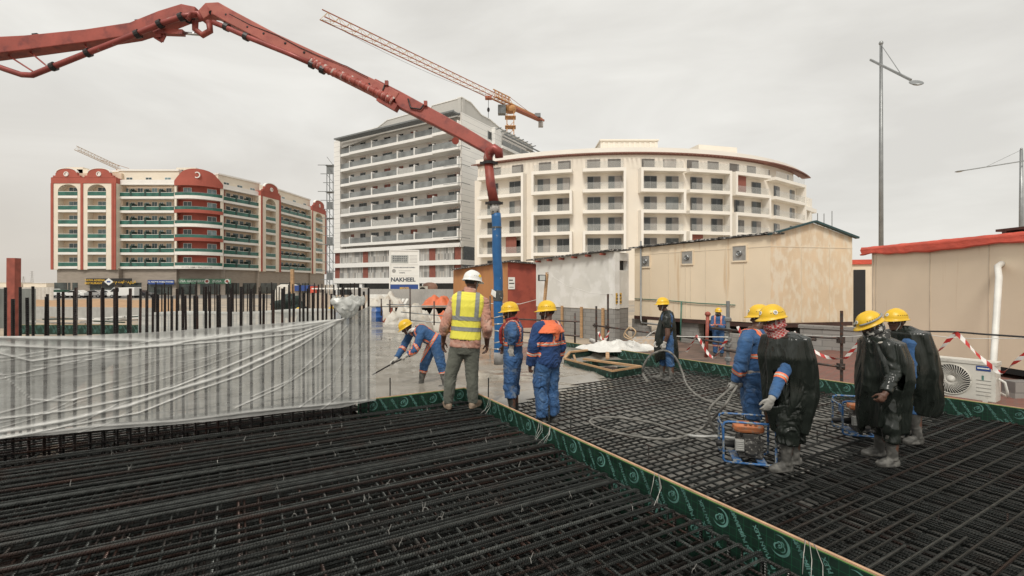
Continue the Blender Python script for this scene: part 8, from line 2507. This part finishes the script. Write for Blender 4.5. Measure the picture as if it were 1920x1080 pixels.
corrugated('hoarding_fence', 'low pale hoarding in front of the sand bank left of the starter bars', 'fence', pl(60, 34), pl(290, 32), -.5, .42, mat('pale_hoarding', (.40, .40, .38), .6, var=.1), .3, .03)
corrugated('hoarding_fence', 'tall dark hoarding panel beside the red timber post at the left edge', 'fence', pl(-30, 27), pl(66, 27), -.5, 1.75, mat('dark_hoarding', (.16, .17, .16), .6, var=.25, scale=.8), .3, .03)
corrugated('hoarding_fence', 'distant white hoarding running towards the far left edge of the photo', 'fence', pl(-60, 60), pl(100, 62), -.5, 1.6, mat('white_hoarding', (.55, .54, .50), .6, var=.1), .4, .03)
g = MB(); n1 = 40
for i in range(n1 + 1):
    for j in range(9):
        px = 20 + (330 - 20) * i / n1; Y = 40 + j * 3
        x = (px - CX) / FPX * Y; z = -.5 + .75 * math.sin(PI * j / 8) ** .7 * (1 + .35 * noise.noise(V((x * .3, Y * .3, 0))))
        g.v.append(V((x, Y, z)))
for i in range(n1):
    for j in range(8):
        a = i * 9 + j; g.f.append((a, a + 9, a + 10, a + 1)); g.m.append(0)
tag(g.build('sand_bank', mat('orange_sand', (.40, .25, .14), .9, var=.15, scale=1.2, bump=.3, bscale=6), smooth=True), kind='structure')
# second slab area seen through the bars
g = MB(); g.poly([UV(-14, 7.6, -.15), UV(-2.7, 7.6, -.15), UV(-2.7, 24, -.15), UV(-16, 30, -.15)])
tag(g.build('far_left_deck', mat('dark_wet_deck', (.075, .078, .072), .45, var=.3, scale=1.5, col2=(.14, .14, .13), c2=(.5, .65), stretch=(1, 4, 1))), kind='structure')
form_board('nearer of two green boards beyond the starter bars at the far left', pl(20, 16.5), pl(292, 16.5), -.15, .22, (0, 0), .3, .44, group='green boards beyond the starter bars')
form_board('farther of two green boards beyond the starter bars at the far left', pl(20, 20.5), pl(292, 20.5), -.15, .26, (0, 0), .3, .44, group='green boards beyond the starter bars')
for k, (px, Y, w, lab) in enumerate(((150, 23, 1.6, 'pile of grey timber offcuts beyond the far boards, nearest the red post'), (205, 24.5, 1.9, 'pile of pale bars and offcuts beyond the far boards near the starter bars'))):
    t = thing('debris_pile', lab, 'debris pile', P(px, 600, Y) * V((1, 1, 0)))
    for q in range(12):
        c = P(px, 600, Y); c = V((c.x + rr.uniform(-w, w), Y + rr.uniform(-.8, .8), -.1 + rr.uniform(0, .45)))
        a = rr.uniform(-.6, .6); d = V((math.cos(a), math.sin(a), rr.uniform(-.1, .1))) * rr.uniform(.5, 1.3)
        mb = MB(); mb.beam(c - d, c + d, .12, .06); mb.build('offcut', rr.choice((M['wood_dirty'], M['corr'], M['white_plastic'], M['board_plain'])), t)
mb = MB(); mb.beam(P(25, 640, 9.2), P(26, 484, 9.2), .12, .16); tag(mb.build('timber_post', M['rust_paint']), 'tall red painted timber post at the left edge behind the starter bars', 'post')
mb = MB(); mb.beam(P(549, 606, 22), P(548, 505, 22), .13, .13); tag(mb.build('timber_post', M['wood']), 'bare timber post standing behind the farther starter bars', 'post')
mb = MB(); c = P(541, 573, 20)
mb.ell(c, (.55, .4, .45), 26); o = mb.build('tarp_bundle', cloth('dark_green_net', (.02, .035, .03)), smooth=True)
for v in o.data.vertices: v.co = v.co + (v.co - c) * .6 * noise.noise(v.co * 4.5)
tag(o, 'dark green bundle of netting hung among the farther starter bars', 'bundle')
# sheet stack, heaps, tarps
def heap(name, label, cat, c, rx, ry, hz, m, seed, rough=.5, group=None, n1=44, n2=30):
    mb = MB()
    for i in range(n1 + 1):
        for j in range(n2 + 1):
            x, y = -1 + 2 * i / n1, -1 + 2 * j / n2
            e = max(0, 1 - abs(x) ** 2.6) * max(0, 1 - abs(y) ** 2.6)
            z = hz * e ** .6 * (1 - rough * .5 + rough * (abs(noise.noise(V((x * 2 + seed, y * 2, 1)))) * 1.5 + .4 * noise.noise(V((x * 5, y * 5 + seed, 2)))))
            mb.v.append(V(c) + V((x * rx, y * ry, z)))
    for i in range(n1):
        for j in range(n2):
            a = i * (n2 + 1) + j; mb.f.append((a, a + n2 + 1, a + n2 + 2, a + 1)); mb.m.append(0)
    return tag(mb.build(name, m, smooth=True), label, cat, group)
M['dusty_white'] = mat('dusty_white_tarpaulin', (.56, .53, .47), .7, var=.1, scale=2, col2=(.42, .36, .28), c2=(.55, .7), bump=.4, bscale=4)
M['tarp_orange'] = mat('orange_tarpaulin', (.62, .15, .06), .55, var=.12, scale=2, bump=.3, bscale=4)
heap('covered_heap', 'large dusty white tarpaulin heap just behind the bending worker', 'heap', (P(768, 612, 24).x, 24, -.4), 1.25, 1.1, 1.35, M['dusty_white'], 3)
heap('covered_heap', 'flatter white tarpaulin heap stretching towards the striped rails', 'heap', (P(802, 612, 24.5).x, 24.8, -.4), 1.0, .9, 1.0, M['dusty_white'], 9)
heap('covered_heap', 'white covered stack behind the blue barrel', 'heap', (P(722, 590, 30).x, 30, -.4), 1.4, 1.2, 1.75, M['dusty_white'], 5, .3)
heap('tarpaulin', 'orange tarpaulin draped like a small tent left of the man in the vest', 'tarpaulin', (P(822, 575, 29).x, 29, -.2), 1.25, 1.2, 1.55, M['tarp_orange'], 2, .3)
heap('tarpaulin', 'orange tarpaulin low on the ground beside the scaffold rails', 'tarpaulin', (P(838, 600, 25).x, 25, -.4), .8, .8, .95, M['tarp_orange'], 7, .4)
heap('tarpaulin', 'small orange tarpaulin scrap beside the blue barrel', 'tarpaulin', (P(728, 605, 25.5).x, 25.5, -.35), .45, .5, .5, M['tarp_orange'], 4, .5)
t = thing('sheet_stack', 'tilted stack of pale corrugated roofing sheets behind the heaps', 'sheet stack', (P(730, 560, 34).x, 34, -.4))
for k, (a, b, dz) in enumerate((((700, 590, 33), (722, 552, 34), 1.2), ((718, 588, 34), (772, 560, 35), 1.0))):
    p0, p1 = P(*a), P(*b)
    for q in range(5):
        mb = MB(); x0 = p0 + V((q * .28, 0, 0)); x1 = x0 + V((-.35 if k == 0 else .5, .6, p1.z - p0.z))
        mb.beam(x0, x1, .26, .06); mb.build('roof_sheet', M['white_plastic'], t)
t = thing('steel_drum', 'blue plastic drum standing at the far edge of the wet concrete', 'drum', (P(707, 598, 25).x, 25, .0))
mb = MB(); c = V((P(707, 598, 25).x, 25, -.02)); mb.lathe(c, [(.27, 0), (.29, .03), (.29, .28), (.305, .30), (.29, .32), (.29, .58), (.305, .60), (.29, .62), (.27, .80)], 18); mb.build('barrel', mat('blue_drum_plastic', (.02, .09, .30), .4), t, smooth=True)
mb = MB(); mb.lathe(c + V((0, 0, .80)), [(.275, 0), (.275, .035), (.2, .04)], 18); mb.build('lid', mat('blue_drum_lid', (.02, .08, .26), .4), t)
t = thing('tube_barrier', 'thin scaffold rails and posts around the white heaps behind the bending worker', 'barrier', P(770, 612, 22.5))
for px, y0, y1 in ((769, 604, 540), (715, 592, 560), (731, 585, 562), (814, 610, 565)):
    mb = MB(); mb.tube([P(px, y0, 22.5), P(px, y1, 22.5)], .035, 7); mb.build('post', M['steel_tube'], t, smooth=True)
for a, b in (((752, 585), (850, 594)), ((760, 600), (850, 607)), ((690, 575), (850, 574)), ((725, 571), (768, 571))):
    mb = MB(); mb.tube([P(*a, 22.6), P(*b, 22.6)], .028, 6); mb.build('rail', M['galv'], t, smooth=True)
t = thing('work_bench', 'rough timber bench with dark gaps between the white heaps and the orange tarpaulin', 'bench', (P(800, 580, 27.5).x, 27.5, -.4))
mb = MB(); c = P(790, 575, 27.5); mb.box((c.x, 27.5, .72), (3.4, 1.2, .08)); mb.build('top', M['wood_dirty'], t)
for dx in (-1.6, -.8, 0, .8, 1.6):
    mb = MB(); mb.box((c.x + dx, 27.0, .15), (.14, .14, 1.1)); mb.build('leg', M['rust_paint'], t)
mb = MB(); mb.box((c.x, 27.9, .1), (3.2, .1, 1.1)); mb.build('gap_shade_panel', M['void'], t)  # near-black panel painting the shade between the legs
t = thing('canopy', 'thin white flat canopy on posts right of the apartment block', 'canopy', (P(640, 545, 30).x, 30, -.4))
mb = MB(); c = P(640, 541, 30); mb.box((c.x, 30, c.z), (2.9, 2.0, .07)); mb.build('roof', M['white_paint'], t)
for dx in (-1.3, 0.2, 1.3):
    mb = MB(); mb.tube([V((c.x + dx, 29.5, -.4)), V((c.x + dx, 29.5, c.z))], .04, 6); mb.build('post', M['steel_tube'], t)
t = thing('market_cabin', 'small white cabin with a blue and red tarpaulin roof before the apartment block', 'cabin', (P(545, 545, 62).x, 62, -.5))
c = P(541, 545, 62)
mb = MB(); mb.lathe(V((c.x, 62, -.5)), [(1.6, 0), (1.6, 1.5), (1.45, 2.2), (.9, 2.5)], 18); mb.build('wall', M['dusty_white'], t)
mb = MB(); mb.box((c.x + 2.0, 62, 1.5), (2.4, 2, .7), 0, .1); mb.build('blue_cover', M['sign_blue'], t)
mb = MB(); mb.box((c.x + 3.4, 62, 1.3), (.4, 2, .9), 0); mb.build('red_cover', M['tarp_red'], t)
corrugated('site_screen', 'beige and grey panel screen behind the crouching workers', 'fence', pl(570, 38), pl(700, 38), -.5, 1.15, mat('beige_screen', (.44, .37, .30), .7, var=.12), .5, .03)
# sign board
sgf = FR(pl(731, 60), pl(785, 60.5))
zt_, zb_ = sgf.z_py(0, 470), -.3
t = thing('project_sign', 'tall white project sign board with NAKHEEL lettering and a blue lower panel', 'sign', sgf.at(sgf.L / 2, 0, zb_))
mb = MB(); mb.fbox(sgf, 0, sgf.L, -.1, 0, sgf.z_py(0, 547), zt_); mb.build('panel', M['white_paint'], t)
mb = MB(); 
for s in (-.08, sgf.L - .05): mb.fbox(sgf, s, s + .13, -.15, .08, -.5, zt_ + .1)
mb.fbox(sgf, -.08, sgf.L + .08, -.15, .08, zt_, zt_ + .13)
for py in (495, 516, 532): z_ = sgf.z_py(0, py); mb.fbox(sgf, 0, sgf.L, 0, .03, z_ - .04, z_ + .04)
mb.build('frame', M['t_slab'], t)
def sxy(fx, py): return sgf.at(sgf.L * fx, .012, sgf.z_py(0, py))
X3 = V((sgf.t.x, sgf.t.y, 0))
text_obj('lettering', 'NAKHEEL', .70, M['navy_print'], basis(sxy(.46, 524.5), X3, V((0, 0, 1))), t, .006, bold=.022)
text_obj('lettering', 'KHALID ABDULKADER KARMEN', .185, M['navy_print'], basis(sxy(.5, 501.5), X3, V((0, 0, 1))), t, .004, bold=.004)
text_obj('lettering', 'QUARTZ', .17, M['navy_print'], basis(sxy(.42, 511.5), X3, V((0, 0, 1))), t, .004, bold=.006)
mb = MB(); a = sgf.L * .05; b = sgf.L * .64; mb.fbox(sgf, a, b, 0, .012, sgf.z_py(0, 493.5), sgf.z_py(0, 478), 0)
for i in range(8):
    for j in range(3): mb.fbox(sgf, a + .2 + i * (b - a - .3) / 8, a + .32 + i * (b - a - .3) / 8, .012, .02, sgf.z_py(0, 490 - 4 * j), sgf.z_py(0, 488 - 4 * j), 1)
mb.build('building_picture', [mat('printed_grey_picture', (.36, .37, .35), .5, var=.25, scale=3), M['navy_print']], t)
mb = MB(); mb.fbox(sgf, .05, sgf.L - .05, 0, .02, sgf.z_py(0, 546), sgf.z_py(0, 533.5)); mb.build('blue_panel', M['sign_blue'], t)
text_obj('lettering', 'MOOD', .36, M['yellow_print'], basis(sgf.at(sgf.L * .5, .026, sgf.z_py(0, 540.5)), X3, V((0, 0, 1))), t, .004, bold=.01)
mb = MB()
for k in range(6): mb.fbox(sgf, sgf.L * .68, sgf.L * .95, 0, .008, sgf.z_py(0, 479 + k * 2.6), sgf.z_py(0, 478.4 + k * 2.6))
mb.fbox(sgf, sgf.L * .3, sgf.L * .75, 0, .008, sgf.z_py(0, 508), sgf.z_py(0, 507.3))
mb.lathe(sxy(.14, 508), [(.24, 0), (.24, .01)], 14, axis=V((sgf.n.x, sgf.n.y, 0)))
mb.build('small_print', M['fan_grey'], t)
# tank and outdoor unit
t = thing('water_tank', 'brown ribbed water tank standing right of the project sign', 'tank', (P(806, 545, 64).x, 64, -.5))
mb = MB(); mb.lathe(V((P(806, 545, 64).x, 64, .4)), [(1.0, 0), (1.05, .3), (1.0, .5), (1.05, .8), (1.0, 1.0), (1.05, 1.3), (.8, 1.7), (.3, 1.85)], 16); mb.build('barrel', mat('brown_tank', (.24, .13, .09), .6), t, smooth=True)
mb = MB(); mb.box((P(806, 545, 64).x, 64, -.05), (2.2, 2.2, .9)); mb.build('stand', M['kerb'], t)
t = thing('cooling_unit', 'grey outdoor cooling unit between the project sign and the brown tank', 'air conditioner', (P(793, 545, 63).x, 63, -.5))
mb = MB(); c = P(793, 540, 63); mb.box((c.x, 63, .9), (1.3, .6, 1.7)); mb.build('casing', M['ac'], t)
mb = MB(); mb.lathe(V((c.x, 62.69, 1.2)), [(.42, 0), (.42, .02)], 14, axis=(0, -1, 0)); mb.build('fan', M['dark'], t)
# vehicles
M['car_glass'] = mat('car_window_glass', (.02, .024, .026), .08, var=.2)
M['tyre'] = mat('tyre_rubber', (.02, .02, .02), .8)
def car(label, px, Y, col, kind='car', flip=1, group='parked cars', L_=4.4, W_=1.75, z0=-.48, rot=0.0):
    x = (px - CX) / FPX * Y
    t = thing({'car': 'parked_car', 'van': 'parked_van', 'pickup': 'parked_pickup'}[kind], label, kind, (x, Y, z0), rot, group)
    if kind == 'car': prof = [(-.5, .35), (-.49, .72), (-.40, .88), (-.22, .95), (-.08, 1.36), (.16, 1.42), (.36, 1.02), (.49, .90), (.5, .38)]; gl = [(-.19, .97), (-.07, 1.32), (.15, 1.37), (.33, 1.02)]
    elif kind == 'van': prof = [(-.5, .35), (-.5, .95), (-.40, 1.10), (-.27, 1.85), (.5, 1.95), (.5, .38)]; gl = [(-.37, 1.12), (-.26, 1.74), (-.05, 1.78), (-.05, 1.12)]
    else: prof = [(-.5, .4), (-.5, .92), (-.34, 1.02), (-.22, 1.62), (.02, 1.66), (.06, 1.05), (.5, 1.05), (.5, .45)]; gl = [(-.31, 1.05), (-.21, 1.54), (-.01, 1.57), (.02, 1.05)]
    fr = FR((0, 0), (1, 0), toward=(0, -5))
    mb = MB(); pts = [(flip * a * L_, z) for a, z in prof]
    if flip > 0: pts = pts[::-1]
    mb.fprism(fr, pts, -W_ / 2, W_ / 2); b = mb.build('body', col, t, local=True); bv = b.modifiers.new('b', 'BEVEL'); bv.width = .10; bv.segments = 3
    mb = MB(); pts = [(flip * a * L_, z) for a, z in gl]
    if flip > 0: pts = pts[::-1]
    mb.fprism(fr, pts, W_ / 2 - .03, W_ / 2 + .012); mb.fprism(fr, pts, -W_ / 2 - .012, -W_ / 2 + .03); mb.build('window', M['car_glass'], t, local=True)
    for a in (-.31, .30):
        for y in (-1, 1):
            mb = MB(); c = V((flip * a * L_, y * (W_ / 2 - .1), .33)); mb.lathe(c - V((0, .11, 0)), [(.24, 0), (.33, .02), (.33, .2), (.24, .22)], 16, 0, axis=(0, 1, 0))
            w = mb.build('wheel', M['tyre'], t, local=True)
            mb = MB(); mb.lathe(c + V((0, y * .10, 0)), [(.19, 0), (.17, .02 )], 12, 0, axis=(0, y, 0)); mb.build('hubcap', M['galv'], w, local=True)
    mb = MB()
    for y in (-.6, .6): mb.box((flip * -.5 * L_, y, .68), (.06, .3, .14))
    mb.build('headlight', M['muffler'], t, local=True)
    if kind == 'pickup':
        mb = MB(); mb.box((flip * .27 * L_, 0, 1.2), (.42 * L_, W_ - .1, .5)); mb.build('load_cover', cloth('dark_green_tarpaulin', (.02, .07, .045)), t, local=True)
    return t
wc = mat('white_car_paint', (.72, .72, .70), .25, var=.02, coat=.5); dc = mat('dark_car_paint', (.03, .03, .035), .25, var=.05, coat=.5); sc_ = mat('silver_car_paint', (.4, .4, .4), .25, .4, var=.03, coat=.5)
car('white pickup with a dark green covered load parked before the apartment block', 104, 88, wc, 'pickup', 1, None, 4.9)
car('dark saloon car parked between the pickup and the white saloon', 121, 93, dc)
car('white saloon car parked broadside left of the black restaurant sign', 143, 88, wc)
car('silver saloon car parked under the black restaurant sign', 178, 89, sc_)
car('second white saloon car parked below the right half of the restaurant sign', 203, 90, wc, flip=-1)
car('white panel van parked between the restaurant sign and the blue sign', 233, 87, wc, 'van', 1, None, 5.0)
car('dark car parked under the narrow blue shop sign', 266, 90, dc, flip=-1)
car('white van with a dark windscreen behind the man in the yellow vest', 842, 50, wc, 'van', -1, None, 4.8)
# pylons and far low buildings
for px, hgt, lab in ((60, 19, 'faint lattice pylon on the horizon right of the red timber post'), (44, 12, 'smaller faint pylon on the horizon close to the red post')):
    t = thing('power_pylon', lab, 'pylon', (P(px, 533, 620).x, 620, -.5), group='pylons on the horizon')
    x, Y = P(px, 533, 620).x, 620
    mb = MB()
    for s in (-1, 1): mb.beam(V((x + s * 2.2, Y, -.5)), V((x + s * .3, Y, hgt)), .25, .25)
    for k in range(6): z = hgt * k / 6; mb.beam(V((x - 2.2 + .3 * k, Y, z)), V((x + 2.0 - .3 * k, Y, z + hgt / 6)), .18, .18); mb.beam(V((x + 2.2 - .3 * k, Y, z)), V((x - 2.0 + .3 * k, Y, z + hgt / 6)), .18, .18)
    mb.build('mast', M['corr'], t)
    for k in (.72, .85, .97):
        mb = MB(); mb.beam(V((x - 4.5 * (1.5 - k), Y, hgt * k)), V((x + 4.5 * (1.5 - k), Y, hgt * k)), .25, .25); mb.build('cross_arm', M['corr'], t)
for px, w, hgt, lab in ((20, 26, 3.4, 'low distant pale building left of the pylons'), (78, 20, 2.8, 'low distant pale building right of the pylons'), (-40, 40, 3, 'low distant building beyond the left edge')):
    if px < 0: continue
    x, Y = P(px, 533, 420).x, 420
    t = thing('low_building', lab, 'building', (x, Y, -.5), group='low buildings on the horizon')
    mb = MB(); mb.box((x, Y, hgt / 2 - .5), (w, 12, hgt + 1)); mb.build('wall', M['l_pale'], t)
    mb = MB(); mb.box((x, Y, hgt + .15), (w + 1, 13, .3)); mb.build('roof', M['l_white'], t)
